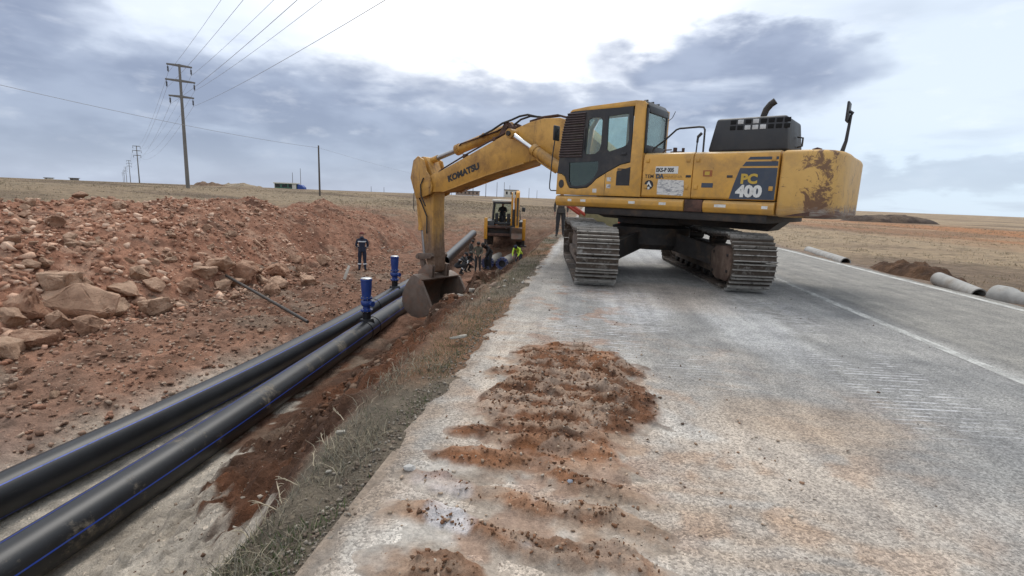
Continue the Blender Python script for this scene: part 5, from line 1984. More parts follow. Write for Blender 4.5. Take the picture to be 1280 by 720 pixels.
# boulders that can be told apart in the photograph: pixel of the centre, width in pixels, label
BOULDERS = [
    (100, 374, 88, 'biggest ochre boulder of the rock pile with a split face'),
    (30, 380, 66, 'broad flat brownish block beside the biggest boulder'),
    (75, 349, 56, 'tall grey-brown block wedged behind the biggest boulder'),
    (136, 381, 46, 'wedge-shaped block leaning on the biggest boulder'),
    (75, 399, 46, 'squat angular block below the biggest boulder'),
    (110, 406, 38, 'pale-topped rock resting alone in front of the boulders'),
    (46, 420, 62, 'long low slab lying in front of the boulders'),
    (8, 432, 58, 'pinkish slab at the foot of the rock pile, half out of view'),
    (12, 396, 48, 'dark brown block under the broad flat block'),
    (154, 362, 42, 'pale split boulder standing clear of the big pile'),
    (58, 328, 26, 'upright orange rock on top of the boulder pile'),
    (40, 330, 24, 'dull brown rock next to the upright orange one'),
    (196, 380, 44, 'low triangular slab lying on bare soil'),
    (194, 353, 32, 'whitish-grey rock in the row of single stones'),
    (176, 341, 34, 'rounded tan rock in the row of single stones'),
    (236, 357, 32, 'flat pale stone at the end of the row'),
    (257, 337, 34, 'squarish pinkish boulder in the middle cluster'),
    (276, 327, 40, 'tall leaning boulder in the middle cluster'),
    (305, 336, 44, 'big round reddish boulder in the middle cluster'),
    (345, 334, 36, 'oval boulder lying across the right cluster'),
    (328, 348, 24, 'small upright boulder under the oval one'),
    (349, 353, 30, 'blocky boulder below the oval one'),
    (386, 349, 26, 'boulder at the right end of the cluster'),
    (404, 322, 26, 'tall pale boulder leaning on the slope near the worker'),
    (367, 323, 22, 'small grey-pink boulder above the oval one'),
    (340, 362, 24, 'low boulder at the foot of the right cluster'),
    (280, 353, 26, 'rounded boulder touching the iron bar'),
    (296, 352, 22, 'small boulder next to the iron bar'),
    (148, 257, 22, 'reddish block on the crest of the heap'),
    (100, 243, 20, 'flat dark block on the highest point of the crest'),
    (37, 252, 22, 'pale pink block on the crest'),
    (70, 275, 26, 'light ochre boulder high on the slope'),
    (62, 345, 30, 'brown block between the upright rocks and the biggest boulder'),
    (380, 335, 22, 'brown boulder between the oval one and the right end'),
]
for i, (px, py, wpx, lab) in enumerate(BOULDERS):
    p, t = hit(px, py + wpx * .22)
    size = wpx * t / 640 * 1.12
    put_rock(BIG[i % len(BIG)], p, size, 'boulder', lab, None, .20, 18)

taken = []
for (px, py, wpx, lab) in BOULDERS:
    p, t = hit(px, py + wpx * .22)
    taken.append((p.x, p.y, wpx * t / 640 * .5))

cnt = 0
tries = 0
while cnt < 285 and tries < 9000:
    tries += 1
    zone = rnd.random()
    if zone < .50:
        x, y = rnd.uniform(-18.5, -11.2), rnd.uniform(6.5, 19)
    elif zone < .70:
        x, y = rnd.uniform(-13.5, -10.9), rnd.uniform(6.5, 24)
    elif zone < .88:
        x, y = rnd.uniform(-18.5, -11.2), rnd.uniform(18, 31)
    else:
        x, y = rnd.uniform(-11.4, -8.2), rnd.uniform(5.5, 16)
    s = .15 + .50 * rnd.random() ** 2.2
    if x > -11.4:
        s *= .55
    if x < -14 and y > 18:
        s *= .75
    if any((x - a) ** 2 + (y - b) ** 2 < (c + s * .3) ** 2 for a, b, c in taken):
        continue
    big = 'large' if s > .34 else 'small'
    if x < -16:
        zone, grp = 'on the spoil heap crest', 'rocks on the heap crest'
    elif x < -13.4:
        zone, grp = 'halfway up the spoil heap', 'rocks on the heap slope'
    elif x < -11.4:
        zone, grp = 'at the foot of the spoil heap', 'rocks at the heap foot'
    else:
        zone, grp = 'on bare soil beside the pipes', 'rocks on the trench bank'
    far_ = ' past the iron bar' if y > 17 else ' before the iron bar'
    put_rock(rnd.choice(SMALL), (x, y, sz(x, y)), s, 'rock', f'{big} broken reddish rock {zone}{far_}', f'{big} {grp}{far_}', .22, 30, (1, rnd.uniform(.75, 1.1), rnd.uniform(.6, 1.0)))
    cnt += 1


# ---- countless small stones: joined
def scatter_stones(name, X, Y, S, cols, material, seed, sink=.2):
    rg = np.random.default_rng(seed)
    # low-poly stone templates (16 to 20 triangles)
    T = []
    for k in range(6):
        r = random.Random(seed + k)
        bm = bmesh.new()
        for _ in range(9):
            v = Vector((r.gauss(0, 1), r.gauss(0, 1), r.gauss(0, 1))).normalized()
            bm.verts.new((v.x * .5, v.y * .42, v.z * .34))
        bmesh.ops.convex_hull(bm, input=bm.verts[:])
        for v in [q for q in bm.verts if not q.link_faces]:
            bm.verts.remove(v)
        bmesh.ops.triangulate(bm, faces=bm.faces[:])
        bm.verts.index_update()
        T.append((np.array([v.co[:] for v in bm.verts]), np.array([[v.index for v in f.verts] for f in bm.faces])))
        bm.free()
    Z = surf_z(X, Y)
    VV, FF, CC = [], [], []
    off = 0
    kind = rg.integers(0, len(T), len(X))
    ang = rg.uniform(0, 6.28, len(X)); tl = rg.uniform(-.5, .5, len(X))
    for k, (tv, tf) in enumerate(T):
        idx = np.where(kind == k)[0]
        if len(idx) == 0:
            continue
        a = ang[idx][:, None]; b_ = tl[idx][:, None]
        x = tv[None, :, 0]; y = tv[None, :, 1]; z = tv[None, :, 2]
        y2 = y * np.cos(b_) - z * np.sin(b_); z2 = y * np.sin(b_) + z * np.cos(b_)
        s = S[idx][:, None]
        xr = (x * np.cos(a) - y2 * np.sin(a)) * s + X[idx][:, None]
        yr = (x * np.sin(a) + y2 * np.cos(a)) * s + Y[idx][:, None]
        zr = z2 * s + Z[idx][:, None] + s * (.30 - sink)
        v = np.stack([xr, yr, zr], -1)
        VV.append(v.reshape(-1, 3))
        FF.append((tf[None] + (np.arange(len(idx)) * len(tv))[:, None, None] + off).reshape(-1, 3))
        CC.append(np.repeat(cols[idx], len(tv), axis=0))
        off += len(idx) * len(tv)
    o = np_mesh(name, np.concatenate(VV), np.concatenate(FF), material, np.concatenate(CC))
    return tag(o, kind='stuff')


M['pebble'] = mat('pebble_tmp', (.3, .2, .15))
def pebble_mat():
    mt, nt, b = nodes_of('pebble')
    t = NT(nt)
    at = t.node('ShaderNodeVertexColor', layer_name='Col').outputs['Color']
    g = t.noise(t.coord('Position'), 40, 5, .7)
    t.L.new(t.mix(1.0, at, t.mix(t.mapr(g, .3, .7), (.7, .7, .7), (1.25, 1.25, 1.25)), 'MULTIPLY'), b.inputs['Base Color'])
    b.inputs['Roughness'].default_value = .93
    b.inputs['Specular IOR Level'].default_value = .2
    return mt
M['pebble'] = pebble_mat()


def colset(n, cs, seed, j=.2):
    rg = np.random.default_rng(seed)
    c = np.array(cs)[rg.integers(0, len(cs), n)]
    return c * (1 + rg.uniform(-j, j, (n, 1)))


n = 15000
X = rng.uniform(-20, -10.6, n); Y = 5 + 28 * rng.random(n) ** 1.15
S = (.035 + .17 * rng.random(n) ** 3.0) * np.where(Y > 20, .8, 1.0)
scatter_stones('heap_rubble', X, Y, S, colset(n, [(.36, .19, .123), (.45, .27, .19), (.29, .14, .088), (.50, .335, .24)], 1), M['pebble'], 61, .15)
n = 4200
X = rng.uniform(-19, -11.0, n); Y = 5.5 + 20 * rng.random(n) ** 1.4
ok = fbm(X, Y, .8, 3, 401) > .44
X, Y = X[ok], Y[ok]
S = (.10 + .34 * rng.random(len(X)) ** 2.6) * np.where(Y > 16, .7, 1.0)
scatter_stones('heap_cobbles', X, Y, S, colset(len(X), [(.42, .23, .15), (.52, .33, .23), (.34, .175, .112), (.58, .40, .29)], 12), M['pebble'], 71, .22)
n = 9000
X = rng.uniform(-11.4, -7.4, n); Y = 4 + 22 * rng.random(n) ** 1.3
S = .02 + .15 * rng.random(n) ** 4.0
scatter_stones('bank_rubble', X, Y, S, colset(n, [(.27, .145, .096), (.33, .215, .155), (.20, .115, .078), (.37, .27, .20)], 2), M['pebble'], 62, .15)
# dark clods on the road-side bank
n = 7000
Y = 3 + 20 * rng.random(n) ** 1.3
X = rng.uniform(-4.9, -1.9, n)
ok = (X > np.interp(Y, [3, 4.2, 5.2, 6.2, 7.5, 9, 11, 30], [-1.9, -2.5, -3.4, -4.1, -4.6, -4.9, -5.0, -4.8]))
X, Y = X[ok], Y[ok]
S = .015 + .20 * rng.random(len(X)) ** 5.0
scatter_stones('bank_clods', X, Y, S, colset(len(X), [(.085, .046, .028), (.11, .056, .033), (.13, .064, .036), (.09, .052, .034), (.17, .11, .075)], 3), M['pebble'], 63, .26)
# sand crumbs
n = 900
X = rng.uniform(-5.0, -2.2, n); Y = rng.uniform(2.8, 7.5, n)
S = .012 + .05 * rng.random(n) ** 4
scatter_stones('sand_crumbs', X, Y, S, colset(n, [(.30, .25, .195), (.2, .15, .11), (.36, .31, .25), (.13, .08, .055)], 4), M['pebble'], 64, .15)


# pale broken rubble near the worker and by the pit
for k, (px, py, rad_, n) in enumerate(((485, 312, .9, 70), (602, 356, .6, 50))):
    c0, _ = hit(px, py)
    X = c0.x + rng.normal(0, rad_ * .8, n); Y = c0.y + rng.normal(0, rad_ * 1.3, n)
    S = .04 + .16 * rng.random(n) ** 2.5
    scatter_stones('pale_rubble', X, Y, S, colset(n, [(.50, .47, .42), (.40, .36, .31), (.30, .22, .17)], 40 + k), M['pebble'], 80 + k, .15)


# crumbs and stones on the road (roads and soil sheet are flat enough to place on z = 0)
def road_stones(name, X, Y, S, cols, seed, lift=0.0):
    global surf_z
    keep = surf_z
    surf_z = (lambda x, y: np.maximum(soil_h(x, y)[0], .0)) if lift is None else (lambda x, y: np.zeros(len(np.atleast_1d(x))) + lift)
    o = scatter_stones(name, X, Y, S, cols, M['pebble'], seed, .12)
    surf_z = keep
    return o


n = 60000
X = rng.uniform(-.95, 1.3, n); Y = 1.2 + 4.4 * rng.random(n)
w = np.maximum(sm(.1, .6, dirt_mask(X, Y)) * dirt_mask(X, Y), .03 * dust_mask(X, Y))
ok = rng.random(n) < w * 1.1
X, Y = X[ok], Y[ok]
S = .004 + .030 * rng.random(len(X)) ** 8.0
dm_ = dirt_mask(X, Y)
cc = np.where((dm_ > .4)[:, None] & (rng.random(len(X)) < .75)[:, None], colset(len(X), [(.15, .075, .04), (.20, .10, .055), (.11, .06, .035)], 5), colset(len(X), [(.40, .30, .22), (.42, .35, .28), (.33, .23, .16), (.28, .17, .11)], 6))
road_stones('road_clods', X, Y, S, cc, 65, None)
n = 900
X = rng.uniform(-1.0, 3.8, n); Y = 1.5 + 10 * rng.random(n)
keepm = rng.random(n) < np.where(np.abs(X + .05) < .7, .9, .28)
X, Y = X[keepm], Y[keepm]
S = .006 + .03 * rng.random(len(X)) ** 3.5
road_stones('road_crumbs', X, Y, S, colset(len(X), [(.12, .075, .05), (.16, .10, .07), (.09, .06, .045), (.33, .30, .27)], 7), 66)
n = 6000
X = -1.06 + rng.normal(0, .09, n); Y = 1.5 + 12 * rng.random(n) ** 1.5
S = .006 + .03 * rng.random(n) ** 4
scatter_stones('edge_gravel', X, Y, S, colset(n, [(.20, .165, .13), (.26, .225, .185), (.16, .12, .09)], 8), M['pebble'], 67, .15)

# single stones one can pick out
M['pale_rock'] = mat('pale_rock', (.46, .44, .41), .9, 0, .2, 9, bump=.5, bscale=18)
M['slab_rock'] = mat('slab_rock', (.34, .31, .26), .9, 0, .2, 7, bump=.4, bscale=16)


def single(px, py, wpx, lab, material, seed, z=0.0, sc=(1, .8, .75)):
    p = gz(px, py, z)
    dep = (CAM_M.inverted() @ (p - Vector((0, 0, CAM_H)))).z * -1
    me = rock_data(seed, 22, 2, .04, .95, .03)
    me.materials.clear(); me.materials.append(material)
    o = put_rock(me, p, wpx * dep / 640, 'stone', lab, None, .05, 8, sc)
    o['category'] = 'stone'
    o.rotation_euler.z = .4
    return o


single(512, 590, 19, 'fist-sized whitish stone on the asphalt at the edge of the spilled soil', M['pale_rock'], 701)
single(504, 631, 13, 'smaller whitish stone on the asphalt near the fist-sized one', M['pale_rock'], 702)
single(573, 427, 23, 'flat pale slab lying where the grass verge meets the asphalt', M['slab_rock'], 703, -.02, (1.2, .8, .35))
single(425, 545, 16, 'pale stone half hidden in the dry verge grass', M['slab_rock'], 704, -.05)
single(411, 592, 11, 'small grey pebble in the green verge grass', M['slab_rock'], 705, -.04)
single(712, 604, 9, 'small bluish-grey pebble lying on the spilled soil', mat('blue_pebble', (.30, .33, .38), .8), 706, .03)
# ================================================================== GRASS
def blades(name, X, Y, Zb, H, W, lean, cols, kind='stuff', seg=2):
    rg = np.random.default_rng(len(X) + 5)
    n = len(X)
    az = rg.uniform(0, 2 * np.pi, n)
    l = lean * rg.uniform(.3, 1.2, n)
    dx, dy = np.cos(az), np.sin(az)
    fa = rg.uniform(0, 2 * np.pi, n)
    wx, wy = np.cos(fa) * W / 2, np.sin(fa) * W / 2
    V = []
    ts = [0, .5, 1.0]
    for t in ts:
        px = X + dx * H * l * t ** 1.6; py = Y + dy * H * l * t ** 1.6; pz = Zb + H * t * np.sqrt(np.clip(1 - (l * .7 * t) ** 2, .1, 1))
        ww = 1 - .75 * t
        V.append(np.stack([px - wx * ww, py - wy * ww, pz], -1)); V.append(np.stack([px + wx * ww, py + wy * ww, pz], -1))
    V = np.stack(V, 1).reshape(-1, 3)
    b = np.arange(n)[:, None] * 6
    F = np.concatenate([b + np.array([[0, 1, 3, 2]]), b + np.array([[2, 3, 5, 4]])], 0)
    o = np_mesh(name, V, F, M['blade'], np.repeat(cols, 6, axis=0))
    return tag(o, kind=kind)


def blade_mat():
    mt, nt, b = nodes_of('grass_blade')
    t = NT(nt)
    at = t.node('ShaderNodeVertexColor', layer_name='Col').outputs['Color']
    t.L.new(at, b.inputs['Base Color'])
    b.inputs['Roughness'].default_value = .8
    b.inputs['Specular IOR Level'].default_value = .2
    return mt


M['blade'] = blade_mat()


def verge_points(n, seed, x0=-1.75, x1=-1.10, thr=.40):
    rg = np.random.default_rng(seed)
    Y = 1.3 + 18 * rg.random(n) ** 1.7
    X = rg.uniform(x0, x1, n)
    d = fbm(X, Y, 1.3, 3, 301 + seed % 3)
    ok = d > thr + rg.uniform(-.1, .1, n)
    xb = np.interp(Y, [1.0, 2.2, 4, 6, 9, 14, 30], [-1.32, -1.36, -1.50, -1.62, -1.55, -1.48, -1.48])
    ok &= X > xb - .02 - rg.random(n) ** 2 * .15
    return X[ok], Y[ok]


X, Y = verge_points(24000, 31, thr=.52)
n = len(X)
H = (.015 + .055 * rng.random(n) ** 2) * (.6 + 1.1 * sm(.45, .65, fbm(X, Y, 2.2, 3, 333)))
blades('dry_grass', X, Y, ground_z(X, Y) - .01, H, rng.uniform(.003, .007, n), 1.1, colset(n, [(.26, .22, .15), (.21, .18, .125), (.17, .155, .12), (.33, .28, .20), (.14, .13, .10)], 31))
X, Y = verge_points(17000, 32, -1.50, -1.04, .48)
n = len(X)
blades('green_grass', X, Y, ground_z(X, Y) - .01, rng.uniform(.015, .05, n), rng.uniform(.003, .006, n), .8, colset(n, [(.055, .085, .025), (.075, .105, .035), (.10, .115, .05), (.045, .07, .028)], 32))
# taller weeds further along the brow of the bank
X = rng.uniform(-2.9, -1.2, 7000); Y = rng.uniform(5, 30, 7000)
ok = fbm(X, Y, .7, 3, 341) > .54
X, Y = X[ok], Y[ok]
n = len(X)
blades('bank_weeds', X, Y, ground_z(X, Y) - .02, rng.uniform(.05, .20, n), rng.uniform(.005, .010, n), 1.1, colset(n, [(.12, .098, .062), (.17, .14, .095), (.09, .075, .05), (.21, .17, .115), (.075, .078, .04)], 33))
# dry steppe tufts on both plains
def tufts(name, X, Y, h0, h1, w, seed, cs):
    k = 5
    X = np.repeat(X, k) + rng.normal(0, .06, len(X) * k); Y = np.repeat(Y, k) + rng.normal(0, .06, len(Y) * k)
    n = len(X)
    blades(name, X, Y, ground_z(X, Y) - .01, rng.uniform(h0, h1, n), np.full(n, w) * (1 + .03 * np.hypot(X, Y)), 1.2, colset(n, cs, seed))


n = 9000
X = 7.7 + 45 * rng.random(n) ** 1.4; Y = 7 + 75 * rng.random(n) ** 1.2
ok = fbm(X, Y, .35, 3, 351) > .42
tufts('steppe_tufts', X[ok], Y[ok], .03, .12, .010, 34, [(.32, .26, .165), (.25, .20, .125), (.38, .31, .20), (.19, .155, .10)])
n = 7000
X = -22 - 60 * rng.random(n) ** 1.3; Y = 8 + 75 * rng.random(n)
ok = fbm(X, Y, .3, 3, 352) > .45
tufts('plain_tufts', X[ok], Y[ok], .03, .13, .012, 35, [(.28, .22, .14), (.21, .17, .11), (.33, .27, .18), (.16, .13, .085)])
n = 5000
X = rng.uniform(-24, -2.2, n); Y = 38 + 60 * rng.random(n)
tufts('far_tufts', X, Y, .04, .16, .012, 36, [(.26, .20, .13), (.20, .16, .11), (.31, .25, .17)])


# ---- dead stalks lying over the verge: each one a thin curved twig
def twig(px, py, L, az, up, label, seed):
    p = gz(px, py, -.08)
    p.z = sz(p.x, p.y)
    r = random.Random(seed)
    b = MB()
    pts = []
    q = Vector((p.x, p.y, p.z + .01))
    d = Vector((math.cos(az), math.sin(az), up)).normalized()
    main = []
    for k in range(7):
        main.append(tuple(q))
        q = q + d * L / 6
        d = (d + Vector((r.uniform(-.25, .25), r.uniform(-.25, .25), r.uniform(-.22, .08)))).normalized()
    b.tube(main, [.0032, .003, .003, .0026, .0024, .002, .0012], 5)
    for k in range(2, 6):
        s = Vector(main[k])
        dd = Vector((math.cos(az + r.uniform(-1.2, 1.2)), math.sin(az + r.uniform(-1.2, 1.2)), r.uniform(.1, .7))).normalized()
        l2 = L * r.uniform(.15, .35)
        b.tube([tuple(s), tuple(s + dd * l2 * .5), tuple(s + dd * l2 + Vector((0, 0, -.01)))], [.0022, .0018, .001], 5)
    o = b.build('dead_stalk', M['straw'])
    tag(o, label, 'dry stalk', 'dead plant stalks over the verge')


M['straw'] = mat('straw', (.36, .30, .21), .85, 0, .2, 20)
for i, (px, py, L, az, up) in enumerate(((352, 622, .15, 2.4, .35), (345, 615, .18, 2.9, .2), (392, 585, .13, 2.2, .4), (310, 668, .11, 2.6, .4),
                                         (408, 560, .14, 2.6, .35), (430, 530, .14, 2.5, .4), (372, 600, .16, 3.0, .2))):
    twig(px, py, L, az, up, 'thin pale dead plant stalk sticking out over the grass verge', 900 + i)
# ================================================================== PEOPLE
STAND = dict(pel=(0, 0, .96), wst=(0, -.01, 1.12), chs=(0, -.005, 1.34), nck=(0, .0, 1.50), hd0=(0, .02, 1.58), hd1=(0, .03, 1.68), hd2=(0, .02, 1.75),
             sh=(.18, -.005, 1.43), el=(.25, .0, 1.16), wr=(.24, .10, .93), hip=(.095, 0, .92), kn=(.11, .02, .50), an=(.125, -.02, .10), toe=(.15, .17, .035))


def sides(d, **over):
    """symmetric skeleton -> left/right joints, with overrides such as elL=(x,y,z)"""
    J = {}
    for k, v in d.items():
        if k in ('sh', 'el', 'wr', 'hip', 'kn', 'an', 'toe'):
            J[k + 'R'] = v
            J[k + 'L'] = (-v[0], v[1], v[2])
        else:
            J[k] = v
    J.update(over)
    return J


LOOK_DOWN = dict(hd0=(0, .05, 1.56), hd1=(0, .09, 1.64), hd2=(0, .11, 1.70), wrL=(-.12, .22, 1.02), wrR=(.14, .20, 1.00), elL=(-.26, .03, 1.17), elR=(.26, .03, 1.17))
BEND = dict(pel=(0, -.18, .90), wst=(0, -.06, 1.04), chs=(0, .16, 1.18), nck=(0, .30, 1.26), hd0=(0, .36, 1.29), hd1=(0, .44, 1.31), hd2=(0, .50, 1.31),
            sh=(.18, .22, 1.20), el=(.22, .32, .95), wr=(.14, .46, .76), hip=(.095, -.18, .87), kn=(.12, .02, .50), an=(.14, -.08, .10), toe=(.16, .11, .035))
CROUCH = dict(pel=(0, -.16, .42), wst=(0, -.10, .56), chs=(0, .06, .76), nck=(0, .17, .89), hd0=(0, .22, .95), hd1=(0, .28, 1.03), hd2=(0, .30, 1.09),
              sh=(.18, .10, .83), el=(.26, .30, .66), wr=(.15, .48, .58), hip=(.10, -.15, .40), kn=(.17, .26, .50), an=(.14, .0, .10), toe=(.17, .19, .035))
SIT = dict(pel=(0, -.10, .52), wst=(0, -.10, .68), chs=(0, -.06, .90), nck=(0, -.02, 1.06), hd0=(0, .02, 1.14), hd1=(0, .04, 1.24), hd2=(0, .03, 1.31),
           sh=(.18, -.05, .99), el=(.27, .08, .74), wr=(.18, .33, .74), hip=(.10, -.09, .50), kn=(.13, .34, .52), an=(.13, .38, .12), toe=(.15, .56, .06))


def person(loc, rz, J, top, trousers, label, group=None, boots='boots', headwear=None, height=1.75, stripes=False, vest=None, mirror_face=False):
    s = height / 1.75
    names, vs_, rad, cat = [], [], [], []

    def add(n, p, r, c):
        names.append(n); vs_.append(Vector(p)); rad.append(r); cat.append(c)
        return len(names) - 1
    E_ = []
    body = [('pel', .135, .120, 1), ('wst', .125, .105, 0), ('chs', .155, .115, 0), ('nck', .058, .058, 2), ('hd0', .070, .075, 2), ('hd1', .082, .098, 2), ('hd2', .050, .060, 2)]
    prev = None
    idx = {}
    for n, rx_, ry_, c in body:
        i = add(n, J[n], (rx_, ry_), c)
        idx[n] = i
        if prev is not None:
            E_.append((prev, i))
        prev = i
    fw = (Vector(J['hd1']) - Vector(J['nck']))
    face = Vector((0, 1, 0)) - fw.normalized() * fw.normalized().y
    face.normalize()
    nose = add('nose', Vector(J['hd1']) + face * .105 - fw.normalized() * .03, (.014, .018), 2)
    E_.append((idx['hd1'], nose))
    for sd_ in ('L', 'R'):
        sg = 1 if sd_ == 'R' else -1
        ear = add('ear', Vector(J['hd1']) + Vector((.088 * sg, 0, 0)) - fw.normalized() * .02, (.012, .022), 2)
        E_.append((idx['hd1'], ear))
        sh = add('sh', J['sh' + sd_], (.070, .070), 0)
        m1 = Vector(J['sh' + sd_]).lerp(Vector(J['el' + sd_]), .5)
        u = add('ua', m1, (.058, .058), 0)
        el = add('el', J['el' + sd_], (.050, .050), 0)
        fa = add('fa', Vector(J['el' + sd_]).lerp(Vector(J['wr' + sd_]), .45), (.046, .046), 0)
        wr = add('wr', J['wr' + sd_], (.032, .030), 0)
        E_ += [(idx['chs'], sh), (sh, u), (u, el), (el, fa), (fa, wr)]
        d = (Vector(J['wr' + sd_]) - Vector(J['el' + sd_])).normalized()
        side = d.cross(Vector((0, 1, 0.2))).normalized()
        fwd = side.cross(d).normalized()
        pm = add('palm', Vector(J['wr' + sd_]) + d * .075, (.036, .020), 2)
        E_.append((wr, pm))
        for k, (off, ln) in enumerate(((-.030, .070), (-.010, .082), (.011, .078), (.030, .062))):
            b0 = add('f', vs_[pm] + d * .030 + fwd * off, (.0095, .0095), 2)
            b1 = add('f', vs_[pm] + d * (.030 + ln * .55) + fwd * off * 1.1 + side * .008 * sg, (.0088, .0088), 2)
            b2 = add('f', vs_[pm] + d * (.030 + ln * .92) + fwd * off * 1.1 + side * .026 * sg, (.0078, .0078), 2)
            E_ += [(pm, b0), (b0, b1), (b1, b2)]
        t0 = add('t', vs_[wr] + d * .045 + fwd * .040, (.011, .011), 2)
        t1 = add('t', vs_[wr] + d * .085 + fwd * .058 + side * .012 * sg, (.0095, .0095), 2)
        E_ += [(wr, t0), (t0, t1)]
        hp = add('hip', J['hip' + sd_], (.105, .110), 1)
        th = add('th', Vector(J['hip' + sd_]).lerp(Vector(J['kn' + sd_]), .5), (.090, .095), 1)
        kn = add('kn', J['kn' + sd_], (.072, .075), 1)
        cf = add('cf', Vector(J['kn' + sd_]).lerp(Vector(J['an' + sd_]), .4), (.070, .074), 1)
        an = add('an', J['an' + sd_], (.058, .060), 3)
        toe = add('toe', J['toe' + sd_], (.046, .036), 3)
        hl = add('heel', Vector(J['an' + sd_]) + Vector((0, -.05, -.055)), (.042, .040), 3)
        E_ += [(idx['pel'], hp), (hp, th), (th, kn), (kn, cf), (cf, an), (an, toe), (an, hl)]
    me = bpy.data.meshes.new('skeleton')
    me.from_pydata([v * s for v in vs_], E_, [])
    o = bpy.data.objects.new('skel', me)
    COL.objects.link(o)
    sk = o.modifiers.new('skin', 'SKIN')
    sk.use_smooth_shade = True
    sk.branch_smoothing = .6
    for i, d in enumerate(me.skin_vertices[0].data):
        d.radius = (rad[i][0] * s, rad[i][1] * s)
        d.use_root = (i == 0)
    ss = o.modifiers.new('sub', 'SUBSURF')
    ss.levels = 2; ss.render_levels = 2
    dg = bpy.context.evaluated_depsgraph_get()
    bm_ = bpy.data.meshes.new_from_object(o.evaluated_get(dg))
    bpy.data.objects.remove(o)
    if mirror_face:
        pass
    body_o = link('person', bm_, None)
    bm_.materials.clear()
    for k in (top, trousers, 'skin', boots):
        bm_.materials.append(M[k])
    # material by nearest bone
    P = np.array([list((vs_[a] * s)) for a, b in E_]); Q = np.array([list((vs_[b] * s)) for a, b in E_])
    order = {('pel', 'wst'): 0}
    ec = []
    for a, b in E_:
        c = cat[b]
        if names[a] == 'chs' and names[b] == 'sh': c = 0
        if names[a] == 'chs' and names[b] == 'nck': c = 0
        if names[b] == 'an': c = 1
        ec.append(c)
    ec = np.array(ec)
    cen = np.empty(len(bm_.polygons) * 3)
    bm_.polygons.foreach_get('center', cen)
    cen = cen.reshape(-1, 3)
    D = Q - P
    L2 = (D ** 2).sum(1) + 1e-9
    t = np.clip(((cen[:, None] - P[None]) * D[None]).sum(2) / L2, 0, 1)
    dist = np.linalg.norm(cen[:, None] - (P[None] + D[None] * t[..., None]), axis=2)
    nb = dist.argmin(1)
    mi = ec[nb].copy()
    bm_.polygons.foreach_set('material_index', mi.astype(np.int32))
    bm_.polygons.foreach_set('use_smooth', np.ones(len(bm_.polygons), dtype=bool))
    body_o.location = loc
    body_o.rotation_euler = (0, 0, rz)
    tag(body_o, label, 'person', group)
    # headwear or hair: a fitted cap over the skull
    ax = fw.normalized()
    c0 = Vector(J['hd1']) * s
    q = ax.to_track_quat('Z', 'Y').to_matrix().to_4x4()
    hb = MB()
    hb.lathe([(.104 * s, -.005), (.108 * s, .03 * s), (.100 * s, .07 * s), (.070 * s, .108 * s), (.02 * s, .122 * s)], 20, Matrix.Translation(c0) @ q)
    nm = 'hair'
    if headwear:
        nm = 'cap'
        fx = face * .10 * s
        hb.box(-.07 * s, .07 * s, -.02, .10 * s, -.006, .008, .004, Matrix.Translation(c0 + face * .08 * s + ax * .012) @ q)
    hb.build(nm, M[headwear or 'hair'], body_o)
    # jacket hem / collar as real cloth edges
    hem = MB()
    pw = Vector(J['pel']) * s; ww = Vector(J['wst']) * s
    dv = (ww - pw).normalized()
    qq = dv.to_track_quat('Z', 'Y').to_matrix().to_4x4()
    hem.lathe([(.150 * s, -.06 * s), (.158 * s, -.05 * s), (.150 * s, .06 * s), (.130 * s, .13 * s)], 20, Matrix.Translation(pw) @ qq @ Matrix.Scale(1.12, 4, (1, 0, 0)) @ Matrix.Scale(.92, 4, (0, 1, 0)), cap=False)
    hem.build('jacket_hem', M[top], body_o)
    col_ = MB()
    nk = Vector(J['nck']) * s
    col_.lathe([(.085 * s, -.05 * s), (.078 * s, .0), (.080 * s, .035 * s)], 16, Matrix.Translation(nk) @ q, cap=False)
    col_.build('collar', M[top], body_o)
    if stripes:
        def band(pa, pb, r_, w, ec_=(1, 1)):
            d = (pb - pa).normalized()
            m = MB()
            m.lathe([(r_, -w / 2), (r_ + .004, -w / 2 + .004), (r_ + .004, w / 2 - .004), (r_, w / 2)], 18, Matrix.Translation(pa) @ d.to_track_quat('Z', 'Y').to_matrix().to_4x4() @ Matrix.Scale(ec_[0], 4, (1, 0, 0)) @ Matrix.Scale(ec_[1], 4, (0, 1, 0)), cap=False)
            m.build('reflective_stripe', M['reflect'], body_o)
        ch = Vector(J['chs']) * s
        band(ch, ch + Vector((0, 0, 1)), .165 * s, .05, (1.12, .82))
        for sd_ in 'LR':
            a = Vector(J['kn' + sd_]).lerp(Vector(J['an' + sd_]), .42) * s; b = Vector(J['an' + sd_]) * s
            band(a, b, .080 * s, .05)
            a = Vector(J['el' + sd_]).lerp(Vector(J['wr' + sd_]), .35) * s; b = Vector(J['wr' + sd_]) * s
            band(a, b, .055 * s, .045)
    if vest:
        v = MB()
        ch = Vector(J['chs']) * s
        v.lathe([(.150 * s, -.22 * s), (.168 * s, -.10 * s), (.176 * s, .03 * s), (.150 * s, .12 * s), (.085 * s, .17 * s)], 20, Matrix.Translation(ch) @ (Vector(J['nck']) - Vector(J['chs'])).normalized().to_track_quat('Z', 'Y').to_matrix().to_4x4() @ Matrix.Scale(1.12, 4, (1, 0, 0)) @ Matrix.Scale(.86, 4, (0, 1, 0)), cap=False)
        v.build('vest', M[vest], body_o)
    return body_o


def feet(px, py, z=None):
    if z is None:
        p, t = hit(px, py)
    else:
        p = gz(px, py, z)
        p.z = sz(p.x, p.y)
    return p


